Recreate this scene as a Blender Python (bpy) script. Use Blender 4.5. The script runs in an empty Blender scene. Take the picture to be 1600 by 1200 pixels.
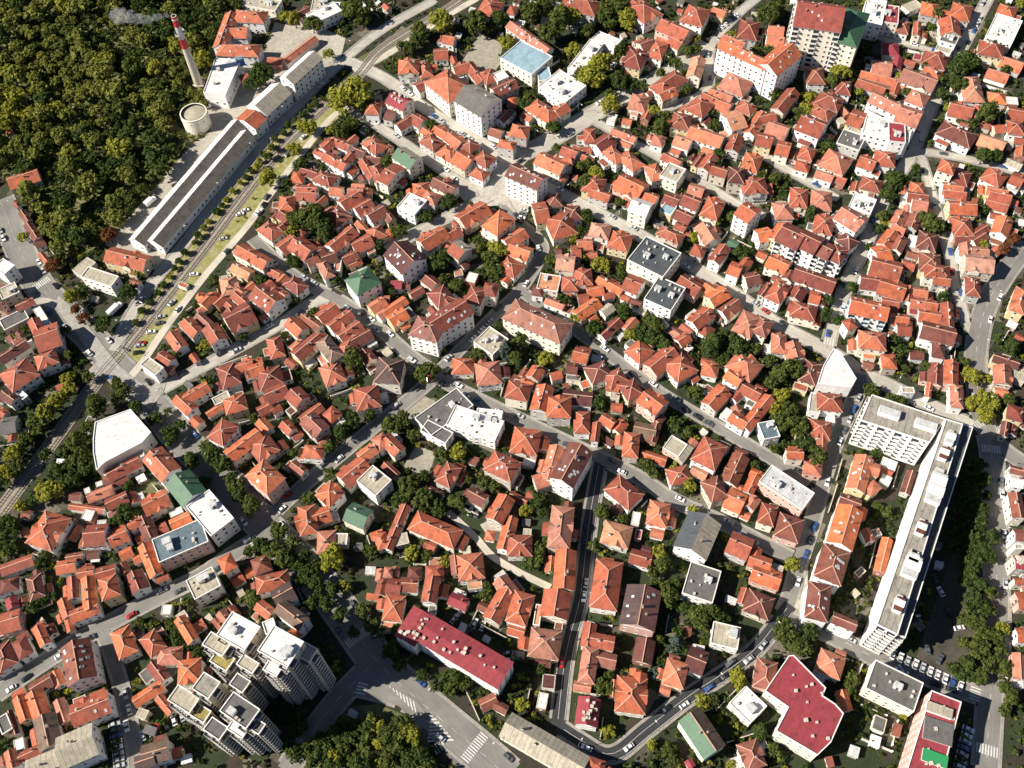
# Aerial view of a red-roofed town in low sun: every building, tree and car stands on the ground
# plane at its real size in metres (x right, y away from the camera, z up).
import bpy, math, random
import numpy as np
random.seed(11); rng = np.random.default_rng(5)
ISL=[[[-36.8,96.8],[-38.0,85.1],[-27.5,85.2]],[[-53.9,108.2],[-42.4,100.4],[-41.1,95.2]]]
TRUCKS=[[-188.9,293.7,0.95,"large white box truck parked beside the mossy-roofed yard near the railway",8.5],[-182.4,362.6,0.95,"white box truck parked on the pale factory yard left of the long sheds",7]]
CAM=[[0.998701,-0.043052,-0.027255],[0.050954,0.843818,0.534205],[-0.0,-0.5349,0.844916]]
CH=[-168.7,452.2]
TK=[-164.9,418.9]
ZEB=[[-111.6,172.1,2.2],[-63.8,104.6,0],[-21.0,82.6,0],[-36.3,82.3,0],[164.8,88.4,0],[165.4,73.1,0],[201.4,207.3,0],[203.9,195.1,0],[144.1,255.7,0],[-228.3,313.4,0],[-84.5,86.9,0],[-65.2,127.0,0]]
RAIL=[[-223.7,180.0],[-220.5,189.3],[-206.3,219.5],[-191.1,252.8],[-181.6,270.0],[-178.6,275.7],[-155.7,320.8],[-133.3,367.3],[-117.4,397.9],[-98.4,426.2],[-78.2,452.9],[-64.2,476.0],[-30.6,504.5],[-19.0,515.5]]
REFS=["cream tower block","green-roofed dark tower","white hotel","long orange apartment terrace","middle dark red terrace","corner dark red terrace","dark grey flat block","four-sided red roof block","grey two-sided roof block","brown-roofed square-side block","half-green half-grey roof","blue-roofed gymnasium","long white-roofed school","dark brown mansard block","pale rounded corner block","central pink-roofed block","square pale-roofed building","dark red skylight block","wide low school","mossy flat-roofed building","brown roof-windowed terrace block","green-roofed terrace block","white-roofed terrace block","slate blue roofed block","maroon mansard block","big tan-roofed block","U-shaped red-roofed building","farther dark factory shed","nearer dark factory shed","orange factory section","grey factory hall","pale blue office wing","dark pyramid roof","green hipped villa block","pink-walled villa","pale green roofed house","long pale low building","crimson-roofed house","two-tone roofed villa","pale grey metal roof","brown and green roof","half dark green-grey roof","cluttered grey flat roof","pink block with pale roof","white-roofed skylight block","tall narrow white block","upper slate grey block","lower slate grey block","long white blank-walled slab","stepped cream apartment row","blue-balconied white block","tallest grey tower","upper left grey tower","dark-topped middle tower","nearest grey tower","long crimson roof","white power plant hall","large white-roofed hall","angular white-sheeted building","long white slab block","stepped crimson-roofed block","pink-striped block","striped chimney","round concrete tank"]
ROADNAMES=["the wide tree-lined avenue","the lane at the left edge","the street ending at the green-roofed villa","the pale track beside the railway grass","the road along the long factory","the upper pale road beside the grass median","the street past the blue-roofed gymnasium","the wide street above the open square","the street beside the tall slab","the narrow upper diagonal street","the small street below the slab","the dark street through the right side","the street along the dark red terraces","the short street between right-hand houses","the street right of the white hotel","the big road down the right edge","the road leaving the right-hand junction","the street below the long slab block","the dark diagonal street near the bottom","the narrow black street","the long street below the central block","the curved street beside the corner block","the diagonal right of the central block","the street from round tree to avenue","the street crossing the lower left corner","the narrow street left of the grey towers","the curved lane between the lower gardens","the street running left from the open square","the street near the half-green roof","the short street behind the green-roofed tower","the road curving round the bottom park","the road above the bottom park"]
ROADS=[["avenue",12.75,"n",[[-262.8,370.8],[-245.2,337.0],[-231.6,314.4],[-214.2,294.9],[-199.0,279.6],[-185.7,264.2],[-172.4,250.3],[-158.9,234.8],[-146.9,220.2],[-126.1,199.1],[-108.4,178.6],[-90.1,159.6],[-77.5,144.7],[-64.7,127.0],[-54.8,113.9],[-36.3,96.8],[-18.6,81.4],[-8.4,72.0]]],
["west_lane",4.4399999999999995,"p",[[-243.8,289.1],[-229.5,301.6],[-216.4,298.5]]],
["station_street",5.18,"p",[[-163.4,245.3],[-147.2,255.8],[-130.6,266.2],[-107.9,281.3],[-94.3,292.3],[-82.8,296.2]]],
["railside_track",3.7,"q",[[-175.3,255.4],[-170.3,265.0],[-162.5,283.6],[-147.0,314.9],[-130.8,343.0],[-119.8,366.4],[-93.6,416.8],[-82.5,427.0]]],
["works_road",5.18,"p",[[-185.8,270.3],[-179.0,297.3],[-162.0,332.4],[-145.1,368.1],[-119.0,417.6],[-87.9,465.6],[-64.7,492.5],[-34.4,516.7]]],
["parallel_road",4.4399999999999995,"q",[[-81.3,457.4],[-64.0,468.1],[-30.6,498.6],[-9.3,515.9]]],
["school_street",5.92,"p",[[-87.3,467.7],[-63.5,449.6],[-45.2,428.4],[-25.9,409.4],[-7.2,392.0],[2.7,380.8],[12.3,370.0],[37.5,348.9],[69.5,322.4],[94.2,299.3],[108.9,284.7],[124.6,266.7],[146.9,248.4],[157.6,237.2],[171.1,227.5],[188.8,214.2],[199.4,207.1]]],
["market_street",10.2,"p",[[-3.2,358.4],[6.0,380.6],[23.6,391.2],[55.6,414.9],[73.7,427.3],[99.0,443.8],[121.9,465.0]]],
["hill_street",4.4399999999999995,"p",[[82.3,409.9],[99.0,416.8],[116.3,426.8],[123.2,461.0],[142.3,487.9],[158.3,504.3]]],
["upper_diagonal",3.7,"p",[[49.1,408.9],[85.7,375.0],[98.3,361.7],[109.0,351.5],[118.3,342.1],[131.1,331.8]]],
["garden_street",3.7,"p",[[129.2,383.7],[154.0,357.8],[170.2,341.2]]],
["right_street",5.18,"p",[[292.5,493.5],[259.1,442.4],[231.0,398.1],[218.1,375.0],[208.4,360.8],[195.5,344.7],[178.5,313.9],[163.4,288.9],[149.8,261.5],[145.2,249.9]]],
["terrace_street",5.18,"n",[[157.3,236.2],[153.8,227.2],[136.1,198.1],[121.4,166.7],[112.6,149.5],[106.0,135.0],[101.1,126.8]]],
["inner_right_street",3.7,"p",[[215.8,372.8],[219.0,365.6],[217.9,343.2],[215.9,306.5],[213.6,281.8],[212.3,259.4],[215.0,255.6]]],
["east_street",3.7,"p",[[215.8,372.8],[239.0,365.6],[269.7,352.0]]],
["east_road",8.5,"n",[[255.2,306.8],[234.8,284.3],[221.7,266.2],[210.9,241.6],[205.1,214.9],[203.8,195.7],[196.7,166.0],[188.8,138.5],[181.3,113.0],[173.1,93.9],[162.8,65.9]]],
["corner_road",5.92,"n",[[201.1,207.9],[207.5,197.1],[216.5,186.3]]],
["slab_street",5.92,"n",[[101.6,125.3],[116.6,119.3],[134.9,107.4],[151.3,100.2],[171.5,91.1]]],
["lower_street",5.18,"a",[[105.2,131.0],[86.9,112.8],[60.1,97.2],[43.2,86.3],[29.3,77.9],[18.1,83.7],[10.6,89.1]]],
["black_street",5.18,"a",[[36.3,198.5],[29.6,171.8],[24.9,147.3],[22.2,135.4],[15.6,115.3],[10.6,89.1]]],
["middle_street",5.18,"n",[[-126.9,335.5],[-107.3,312.4],[-86.9,297.2],[-77.9,290.8],[-58.9,272.7],[-46.7,259.2],[-36.3,249.7],[-27.6,241.5],[-0.7,223.8],[33.0,202.5],[52.4,189.9],[64.7,179.3],[83.1,168.0],[109.5,150.5]]],
["curved_street",4.4399999999999995,"n",[[-33.4,248.8],[-19.9,264.8],[-5.9,280.5],[7.0,295.1],[18.2,316.3],[15.9,326.8],[6.5,338.0],[-0.1,352.8]]],
["parallel_street",4.4399999999999995,"n",[[6.9,293.1],[24.2,274.9],[32.6,267.0],[60.7,237.6],[69.7,228.9],[91.3,211.2],[111.9,194.2],[124.4,184.3]]],
["slope_street",5.18,"n",[[-34.9,246.1],[-49.3,232.6],[-57.7,225.5],[-75.5,209.4],[-94.6,191.3],[-107.0,177.7]]],
["west_street",5.92,"n",[[-103.1,173.4],[-117.0,165.6],[-131.1,155.2],[-148.6,146.6],[-169.7,135.0],[-186.5,124.4],[-203.6,111.7]]],
["tower_street",4.4399999999999995,"n",[[-167.1,134.9],[-163.4,128.3],[-155.6,111.7],[-148.5,93.5],[-145.0,80.8]]],
["court_lane",2.96,"q",[[-29.6,178.6],[-23.8,172.5],[-17.8,165.8],[-11.4,157.6],[-0.8,150.1],[11.2,143.2]]],
["square_street",5.92,"p",[[-58.6,322.6],[-47.6,331.0],[-20.0,347.6],[-4.9,356.3]]],
["upper_left_street",4.4399999999999995,"p",[[-78.8,423.2],[-62.5,408.0],[-49.4,395.0],[-26.3,371.3],[-8.2,357.8]]],
["side_street",2.96,"p",[[214.0,465.1],[235.3,455.1],[256.6,443.7]]],
["park_road",7.6499999999999995,"n",[[-58.6,116.6],[-64.6,110.7],[-72.7,102.2],[-83.8,87.6],[-89.5,78.1]]],
["park_side_road",5.18,"n",[[-64.4,107.1],[-54.6,104.1],[-44.8,100.1],[-38.7,91.5]]]]
ZONES=[["forest_floor","F",[[-339.4,592.9],[-159.7,577.8],[-163.5,515.0],[-163.5,491.6],[-165.6,447.7],[-157.2,413.9],[-170.1,405.0],[-178.9,370.5],[-201.7,337.9],[-219.9,323.8],[-238.1,352.3],[-254.5,375.7],[-295.2,418.9]]],
["factory_yard","Y",[[-201.4,336.2],[-182.6,373.0],[-166.6,404.8],[-157.2,413.9],[-165.0,442.4],[-157.2,482.5],[-139.9,470.1],[-114.7,506.4],[-87.0,485.6],[-89.1,467.9],[-119.5,423.7],[-148.9,372.0],[-171.2,328.8],[-188.1,324.5]]],
["railway_verge","V",[[-188.6,269.0],[-179.0,287.7],[-159.8,328.0],[-143.9,363.6],[-117.8,411.0],[-94.5,433.1],[-82.9,436.3],[-84.1,423.6],[-94.0,411.8],[-121.0,361.1],[-131.7,341.8],[-147.6,312.2],[-170.6,263.2],[-175.4,256.4]]],
["junction_plaza","A",[[-218.7,304.9],[-210.9,297.4],[-201.9,287.2],[-190.0,271.7],[-180.5,260.3],[-169.5,250.8],[-158.2,253.6],[-158.8,246.0],[-163.6,236.8],[-173.3,243.4],[-187.1,255.4],[-198.2,256.0],[-192.6,264.6],[-206.1,281.9],[-219.4,297.9]]],
["open_square","S",[[-27.9,377.4],[-10.4,373.4],[2.9,387.9],[18.1,384.5],[10.8,374.7],[22.1,365.6],[17.5,356.1],[9.1,337.9],[1.4,349.2],[-15.0,348.1],[-21.5,355.2]]],
["west_plaza_yard","Y",[[-187.4,329.9],[-169.1,329.9],[-171.3,318.5],[-193.0,315.9]]],
["sports_court","C",[[-21.0,455.6],[-8.2,484.1],[4.5,474.0],[2.7,456.5],[-1.1,450.3]]],
["sports_court","C",[[-47.2,231.5],[-40.7,237.2],[-34.9,233.5],[-36.3,225.9],[-42.0,219.0],[-47.4,224.9]]],
["sports_court","C",[[-48.8,200.9],[-43.3,211.6],[-34.4,207.0],[-38.2,195.7]]],
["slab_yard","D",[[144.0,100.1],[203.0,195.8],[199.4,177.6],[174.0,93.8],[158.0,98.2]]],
["median_lawn","L",[[-81.6,465.6],[-64.3,479.3],[-26.8,504.2],[-19.0,515.5],[-11.3,514.9],[-30.7,493.9],[-63.9,464.3],[-72.9,457.9]]],
["west_lawn","L",[[-165.3,193.7],[-159.8,202.6],[-153.5,197.6],[-151.3,192.0],[-161.8,189.0]]],
["gravel_yard","Y",[[-16.3,172.1],[-12.2,174.2],[-3.1,168.5],[-6.0,162.9],[-12.5,165.5]]],
["dirt_yard","Y",[[107.2,134.9],[115.4,147.9],[110.6,124.3],[102.0,127.3]]],
["bottom_park","L",[[-84.4,79.0],[-78.0,90.0],[-67.8,100.0],[-56.9,100.7],[-44.7,95.3],[-38.7,88.1],[-32.8,73.2],[-81.8,75.5]]],
["avenue_junction","J",[[-68.3,128.5],[-62.3,129.4],[-47.4,113.5],[-32.7,101.8],[-17.3,87.0],[-7.2,74.1],[-25.8,73.5],[-32.8,84.4],[-42.3,98.1],[-55.1,105.9],[-64.3,104.6],[-68.1,108.0],[-65.7,115.7]]],
["school_yard","Y",[[-133.7,483.6],[-129.8,503.4],[-102.4,492.6],[-112.8,479.1],[-126.6,466.3],[-132.4,469.5]]]]
BUILD_ROWS="""F;;;crimson flat-roofed building~0~0~1;f m 8.9 225.8 471 15.7 9.7 -1.86
F;;;white flat-roofed building~0~1~1;f w 9.8 216.8 472.4 23.7 11.5 -1.94
H;;;bright orange hipped house~0~0~1;h o 5.1 252 478.6 9.4 11.3 -0.36|g r 3.4 257.3 474.2 6.1 3.5 1.21
S;;;pale tan flat-roofed outbuilding~0~0~1;f t 3.8 242.9 483.6 6.8 8.8 -1.1
H;;;bright orange hipped house~2~0~1;h o 6 268.3 473.6 10.7 14.5 -0.44|g o 3.1 261.7 477.1 4.4 4.2 -0.44|g r 3.6 272.2 481.8 4.8 3.8 -0.44
H;;;red-orange gabled house~1~0~1;g r 6.9 257.5 459.3 13.6 10.7 -1.74|f g 3.3 250.8 462.4 4.9 3.4 -1.74
F;;;grey flat-roofed building~1~1~2;f g 5.8 256 452.6 9.1 11 -0.54
F;;;pale tan flat-roofed building~0~1~2;f t 5 250.3 443.6 8.5 5.2 -0.55
H;;;bright orange hipped house~4~1~2;h o 4.8 294.9 473.5 9.5 11.2 -0.54|f r 3.6 299.5 468.2 6.5 3.9 1.03
F;;;white flat-roofed building~2~1~2;f w 7 287.2 456.2 22 14.6 -2.14
H;;;bright orange hipped house~3~1~2;h o 6.8 275.2 439.9 13.2 11.8 -0.4|g d 3.7 266.4 440.1 6.1 3.3 1.17|f v 3.4 272 433.3 4.8 2.9 -0.4
S;;;bright orange gabled outbuilding~7~0~2;g o 3.8 284.5 430.2 11.3 10 -0.59
S;;;red-orange gabled outbuilding~3~0~2;g r 3 274.6 422.8 11.2 8.6 -0.55
H;;;dusty pink hipped house~1~0~2;h p 6.2 255.6 409.8 19.6 10.5 -1.7|g r 3 256.7 397.7 4 3.7 -1.7|g d 2.6 255.5 421.5 3.6 3.6 -1.7|g r 3.6 249 414.3 3.7 3.7 -0.13
S;;;bright orange hipped outbuilding~1~0~2;h o 3.8 268.7 404.5 8.6 8.2 -0.21
S;;;white flat-roofed outbuilding~5~0~2;f w 3.9 275.9 401.7 5.9 5.9 -0.21
H;;;red-orange gabled house~0~0~2;g r 5.1 245.7 394.9 11.9 10.9 -0.42|g r 3.4 246.5 386.9 4.6 3 -0.42
S;;;red-orange gabled outbuilding~0~0~2;g r 3.2 256.1 387.6 9.4 7.8 -0.52
S;;;red-orange gabled outbuilding~4~0~2;g r 4 262.4 381.5 5.7 5.7 0.12
S;;;red-orange gabled outbuilding~6~0~2;g r 4 274.5 391.6 7.9 9.7 -0.35
H;;;red-orange hipped house~2~0~2;h r 5.2 270.4 380.2 7.8 9.6 -0.23|g r 3.1 270.7 373 4.8 4.3 -0.23|f v 3.6 275.5 378 5.4 3.3 1.34
H;;;dark red hipped house~0~7~2;h d 5.8 238.5 377 18.3 11.4 -0.69|g r 3.7 231.1 374.1 6 2.5 -0.69
S;;;dusty pink gabled outbuilding~2~0~2;g p 4.2 255.5 371.3 12.7 9.2 -0.56
S;;;pale tan gabled outbuilding~0~7~2;g t 2.9 263.1 357.3 8.4 4.9 -0.68
S;;;red-orange gabled outbuilding~8~0~2;g r 3.8 268.7 363.8 7.6 4.4 -1.93
X;;;;h d 4.8 232.7 464.7 6.8 10.8 -0.36|f g 2.9 234.7 471.3 3.8 3.1 -0.36
X;;;;g r 5.9 239.7 461 11.7 3.6 -1.88|g r 3.7 242.8 457.7 5 4.3 -1.88
S;;;crimson hipped outbuilding~0~7~1;h m 4.2 221.9 447.3 8.4 10 -0.21
S;;;crimson gabled outbuilding~1~2~2;g m 3.8 222.7 435.6 10.7 4.6 -1.95
H;;;red-orange gabled house~0~2~2;g r 5 212.5 431.6 10.3 11.6 -0.26|f v 3.3 206.8 435.4 3.3 2.6 1.31
S;;;crimson flat-roofed outbuilding~3~1~2;f m 3.1 235.7 441.1 4.4 5.5 -0.46
H;;;red-orange hipped house~2~1~2;h r 4.9 243.4 435.6 12.7 11.7 -0.52
H;;;red-orange hipped house~1~1~2;h r 5 238.6 424.9 9.7 8 -0.54
H;;;dusty pink gabled house~0~1~2;g p 5.8 229.6 419.3 18.6 12.1 -0.61|g d 3 221.2 426.3 4.2 3.2 0.96
S;;;red-orange gabled outbuilding~2~1~2;g r 2.8 230.4 436.9 5.6 4.4 -0.55
S;;;red-orange gabled outbuilding~0~2~2;g r 3.9 209.3 424.8 19 6 -0.46
S;;;red-orange gabled outbuilding~0~1~2;g r 4.1 216.9 416.3 12.4 3.7 -2.04
S;;;red-orange gabled outbuilding~0~3~2;g r 4 203.8 418 15.5 6.8 -0.58
S;;;red-orange gabled outbuilding~1~1~2;g r 2.9 222.8 415.9 8.1 4.4 -0.61
H;;;dark red hipped house~0~6~0;h d 6 174.6 426.7 9.3 12.9 -0.11|f r 3.3 180.2 422.5 3.8 2.8 1.46
H;;;red-orange pyramid-roofed house~0~4~2;p r 6 188 416.2 7.3 10.7 -0.28|g d 3 182.7 416.2 3.8 3 1.29
H;;;red-orange hipped house~1~4~2;h r 6.9 177.6 405.2 12.9 10.5 -0.6|g o 2.8 170.6 409.3 5.7 3.3 0.97
H;;;red-orange hipped house~2~4~2;h r 6.2 172 397.9 11.3 8 -0.72|g o 3.3 167.8 403.7 5.3 2.5 0.85
A;;;bright orange gabled apartment house~0~4~2;g o 8.1 164 386.1 13.1 13.3 -0.62|f r 3.2 171.9 383 3.8 3.5 0.95|f t 3.4 157.6 390.6 3.6 2.4 0.95|g r 3.7 159.8 379.1 6 2.9 -0.62
H;;;red-orange gabled house~0~5~2;g r 5.9 189.5 392 7.4 12.7 -0.58
F;;;pale tan flat-roofed building~0~5~2;f t 5 187 383.2 7.8 7.1 -0.54
F;;;grey flat-roofed building~1~5~2;f g 6 183.2 376.5 12.1 11.6 -0.55
S;;;red-orange gabled outbuilding~0~4~2;g r 4.2 185.4 400.3 6.2 3.2 -1.26
S;;;pale tan flat-roofed outbuilding~1~4~2;f t 3.1 182.3 394 4.2 3.9 -1.14
H;;;bright orange hipped house~1~5~2;h o 5.9 171.8 361.7 13.1 13.7 -0.63|g d 3.1 163.7 364.2 3.2 3 0.94
H;;;red-orange hipped house~1~1~45;h r 6.2 158.3 368.5 7 8.8 -0.47|g r 2.9 162.1 373.1 5.7 2.8 -0.47|g d 2.7 153 370.1 6.2 3.9 1.1
X;;;;h r 4.8 155 360.9 6.8 6.3 -0.45
H;;;red-orange gabled house~1~6~2;g r 6 187.4 359.9 8.2 8.5 -0.52|f r 3.6 191.5 354.7 4.1 4.1 -0.52
H;;;red-orange hipped house~0~6~2;h r 6.1 197.2 362.1 9.9 10.3 -0.28
X;;;;g r 4.8 164.5 353.5 8.9 5.4 -0.52
S;;;red-orange gabled outbuilding~0~1~49;g r 4 172 351.2 6.4 5 -0.56
H;;;red-orange hipped house~2~6~2;h r 4.8 186.7 345.9 9.9 8.5 -0.41|g r 2.6 179.4 346.7 6.1 4 1.16|f p 3.8 185.4 339.7 4 3.1 1.16
X;;;;h r 5.1 208.7 341.5 6.7 7.9 -0.21|g r 2.7 203.3 342.3 4.5 4.3 1.36
A;;;red-orange hipped apartment house~0~7~2;h r 10.1 224.7 350.4 7.5 8.4 -0.52|f v 3 227.7 355.2 4.6 2.9 -0.52
H;;;red-orange hipped house~1~7~2;h r 5 233 347.6 7.2 9.5 -0.55|f o 2.5 237.3 344.2 4.7 3.7 1.02|g d 3.6 236.5 352.5 3.7 2.6 -0.55
H;;;red-orange gabled house~2~7~2;g r 5.2 225.9 339.7 9.7 8.2 -0.25|f p 3 232.6 337.8 5.6 4.3 1.32
H;;;red-orange hipped house~5~7~2;h r 5.9 248.3 345.7 9.7 10 -0.77|g d 2.5 253.4 350.4 4.4 3.9 -0.77
X;;;;g r 5.1 259.8 344 6 8.7 -0.65|f v 3.6 256.9 339.2 4.9 2.5 -0.65|g d 3.8 263.4 348.2 5.9 2.4 -0.65|f t 2.5 262.3 340 4.5 2.8 0.92
X;;;;g r 5 247.5 336.7 9.8 5.7 -0.32|g r 2.7 241.9 340 5.6 3 1.25
L;tower_block;tower block;tall cream tower block with a dark red roof;g x 28 176.1 448.7 25.1 22.6 -0.29
L;tower_block;tower block;dark tower with a steep green hipped roof beside the cream tower block;h G 22 194.8 445.2 30 12.3 1.11
L;hotel;hotel;large white hotel with a crimson rooftop pavilion;g r 12.2 204.1 395.6 16.1 9.2 -0.75|g r 12.2 213.6 385.5 11.5 13.8 -0.55|h r 11 222.3 399.7 9.7 10.3 -0.63|f w 10.1 201.5 379 23.6 14.6 -0.41|f m 11.8 204.7 374.2 14 8.3 -1.8
H;;;red-orange hipped house~0~6~58;h r 6.1 138.1 219.1 10.2 8.5 -0.19|f w 3.2 138 212.5 4.4 3.3 1.38
F;;;pale tan flat-roofed building~0~5~58;f t 5.1 132.1 219.4 4.9 10.1 -0.32
H;;;red-orange L-shaped hipped house~1~6~58;h r 6.2 130.7 205.8 9.4 8.6 -0.28|g r 6.2 130.6 199.4 7.5 3.6 -1.79|g r 2.7 125.4 209.3 4.2 2.6 1.29
X;;;;p r 4.9 124.6 187.8 6.9 5.5 -0.28|g r 2.6 126.2 192.4 6 4.2 -0.28
A;;;bright orange L-shaped gabled apartment house~0~2~3;g o 7.9 142.6 182.9 16.5 7 -2.02|g r 7.1 148.7 185.1 4.7 5.6 -0.4|h r 6.8 146.4 176.5 4 6.2 -1.01|f t 2.6 148.2 191.5 3.9 3.7 -2.02
S;;;white flat-roofed outbuilding~2~3~59;f w 4 157.1 188.6 6.2 4.8 -0.51
S;;;white flat-roofed outbuilding~0~3~59;f w 3.8 154 181.3 4.1 4.6 -0.59
S;;;red-orange gabled outbuilding~1~3~59;g r 3.8 155.4 185.3 4.2 3.4 -0.47
H;;;dark red gabled house~0~2~3;g d 5.8 136.2 171 8.2 5.6 -0.48|g o 2.6 140.9 167.4 5 3.6 1.09
L;apartment_block;apartment block;long apartment terrace with a bright orange roof west of the long white slab block;g o 12.1 129.6 157.6 17.6 9.7 -2.04
L;apartment_block;apartment block;middle dark red apartment terrace on the street west of the long white slab block;h d 11.8 121.3 142.5 14.3 10.1 -2.04
X;;;;g d 4.9 140.6 156.6 5.3 3.5 -1.35|f g 3.3 144.3 158.1 4.3 3.2 0.22
S;;;dark red gabled outbuilding~0~2~59;g d 4 163 179.6 10.9 3.2 -2.08
S;;;bright orange gabled outbuilding~0~7~3;g o 4.2 144.9 148.1 15 3.7 -2.02
S;;;grey flat-roofed outbuilding~0~0~4;f g 3.8 134.1 141.7 2.5 4.2 -0.97
X;;;;g o 5 183.1 223.4 7.6 1.8 -1.95
H;;;red-orange hipped house~0~0~58;h r 6 193.7 218.9 11.3 4.8 -1.83|g d 3.1 197.7 218.1 3.7 3.2 -1.83
F;;;pale tan flat-roofed building~0~0~58;f t 6.2 173.2 222.9 5.3 2.9 -3.25
H;;;red-orange hipped house~0~1~59;h r 6.2 216 208.8 6.2 7.1 -0.41|g r 2.9 220.3 205.8 4.2 4.1 -0.41
X;;;;g d 5.2 209.7 201.8 7.2 2.5 -2.01|g d 2.5 213.8 202.5 4.5 4.4 -2.01
X;;;;g d 5.9 208.8 181.1 6.8 3.8 -0.38|f p 3.1 214.2 180.2 3.8 3.2 -0.38
X;;;;g w 6 206.5 176.8 4.6 5.4 -0.25
A;;;dark red gabled apartment house~0~0~59;g d 7.9 202.2 164.9 10.8 4.6 -1.71|f r 3 205.6 163.5 5.3 2.5 -1.71
A;;;dark red gabled apartment house~1~0~59;g d 9.2 198.9 151.7 4.6 4.4 -0.08|f g 3 202.5 151 4.6 2.8 1.5
F;;;pale tan flat-roofed building~0~0~59;f t 8.2 197.2 147.1 3.4 2.1 -0.07
A;;;crimson gabled apartment house~0~7~59;g m 8.8 195.5 140.6 4.5 5.1 -0.06|f t 3 199 139.2 4.1 2.7 1.51
L;apartment_block;apartment block;dark red apartment terrace at the street corner south west of the long white slab block;h d 11.8 112.7 127.8 14.3 8 -1.88|g d 10.9 121.2 119.6 8.7 4 -0.47
H;;;bright orange hipped house~0~1~60;h o 5.9 114.1 105.4 8.8 8.4 -0.48|g r 3.7 119.1 109.4 3.5 3.1 -0.48|f v 3.5 109.6 101.7 4.5 2.5 -0.48
S;;;bright orange gabled outbuilding~0~0~60;g o 4 116.8 92.2 7.2 3.7 -1.48
L;apartment_block;apartment block;flat dark grey roofed block south of the long white slab block;f g 9 134.6 95.4 18 11.9 -0.55
S;;;grey flat-roofed outbuilding~0~6~6;f g 2.9 128 83.5 5.4 4.4 -2.04
X;;;;g o 6.8 194.1 133.5 4.5 2.1 -0.05|g o 2.9 197.7 132.8 3.3 2.9 1.52
X;;;;g o 6 193 126 4.4 6.3 -0.06|f w 2.9 196.6 125.5 3.7 2.9 1.51
X;;;;g o 5.9 188.4 112.5 3.7 4.9 -0.12|g d 3.8 191.6 113.1 6.3 2.6 1.45
H;;;bright orange gabled house~0~1~61;g o 5 184.1 101.1 9.5 3.9 -1.83|f w 3.4 182.3 95.3 4 2.8 -0.26|g d 2.5 187.4 100.7 5.6 2.7 -1.83
H;;;red-orange hipped house~0~3~11;h r 7.2 -1.9 496.7 11.8 15.1 -0.43|f d 2.7 3.4 489.9 5.5 3.5 1.14
S;;;red-orange hipped outbuilding~0~2~11;h r 4.1 11.2 498.3 5.4 7.8 -0.39
A;;;red-orange hipped apartment house~0~1~11;h r 9 51.1 493 21.2 13 -0.42|f r 2.9 39.8 497 5.1 2.7 1.15
A;;;red-orange gabled apartment house~0~2~11;g r 8.1 19.9 467.7 33 6.8 -0.89|g r 3.6 18.8 477.3 3.5 3.2 0.68
X;;;;g r 5.1 -26.1 473.5 6.8 6.8 -0.32|g d 2.7 -30.7 476.2 4.7 3.6 1.25
X;;;;g r 4.8 -30.8 461.8 7.8 9 0.02|g o 2.9 -25.3 463.2 3.8 3.4 1.59
H;;;red-orange hipped house~1~3~7;h r 7.2 -48.7 449.7 11.1 11.4 -0.01|f t 3.5 -48.8 457 3.8 3.3 -0.01|f g 2.6 -46.8 442.6 4.2 2.8 -0.01
H;;;red-orange hipped house~0~3~7;h r 5.1 -40.3 449.3 13.1 6.9 -1.33|g r 2.9 -35.5 453.5 4.3 3.8 0.24
S;;;red-orange gabled outbuilding~0~2~7;g r 4.2 -23.6 456.6 5.8 3.3 -1.3
L;apartment_block;apartment block;large four-sided red pyramid roof on a pale three-storey block, beside the grey-roofed white block;p r 11.2 -26.4 427.9 21.6 16.1 -0.91
X;;;;g r 5 -41.9 435.7 6.6 7.8 0.55|g r 3 -36.8 437.6 4.8 4.1 2.12
X;;;;g r 5 -19.2 448.6 9.6 7.4 0.34|g o 2.5 -25.2 446.3 6.2 3.3 1.91|f v 3.1 -18.7 442.5 5.2 4.4 0.34
H;;;red-orange gabled house~0~2~8;g r 4.8 -11.7 444.3 18.2 6.1 -1.13
H;;;red-orange hipped house~0~1~8;h r 6.1 -4.1 439.5 7.9 10.9 0.4
F;;;white flat-roofed building~0~5~11;f w 6.8 2.1 438.5 7.2 7 0.5
A;;;red-orange gabled apartment house~0~1~8;g r 7.8 3.9 427.8 13.8 7.5 0.5|f r 3.1 -4.6 424.9 3.9 3.9 2.07
L;apartment_block;apartment block;tall white block with a grey two-sided roof in the upper middle;g tg 14.8 -10.4 410.9 19 16.4 -0.76
H;;;red-orange L-shaped hipped house~0~5~12;h r 5.8 24.2 410 17.4 9.9 -0.8|g r 5.9 33.9 410.3 8 6.9 0.69|g o 3.6 16.5 416.4 6.3 2.5 0.77|g r 3.7 15.6 408.6 6.5 4.4 -0.8
A;;;crimson gabled apartment house~0~4~7;g m 8.8 -53.2 420.2 11.5 9.8 -0.64
X;;;;g d 4.8 -58.4 414.7 5 8.7 -0.36
X;;;;g r 4.8 -50.5 407.5 10.3 6.2 0.66|g r 4.8 -43.6 408.9 7.7 8 -0.73
H;;;red-orange pyramid-roofed house~0~1~10;p r 5.9 -36.2 390.8 10.2 7.6 -0.77
X;;;;g r 4.8 -38.4 399.4 6.9 4.3 -0.77|f v 3.3 -41.1 397.2 3.6 2.6 -0.77
X;;;;g r 5.2 -31.5 399.1 7.5 5.8 -0.72|g o 3.3 -29.8 403.2 5.4 2.5 -0.72
H;;;red-orange gabled house~0~5~8;g r 6.1 -23.8 391.1 10.6 7.4 -0.87
H;;;red-orange hipped house~0~6~8;h r 5.8 -15.9 386.6 8.1 8 -0.79
H;;;red-orange hipped house~0~0~10;h r 4.9 -27.3 382.7 10.8 8.5 -0.73
H;;;red-orange gabled house~1~0~10;g r 5.9 -18.9 376.4 10 10.8 -0.75
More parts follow.
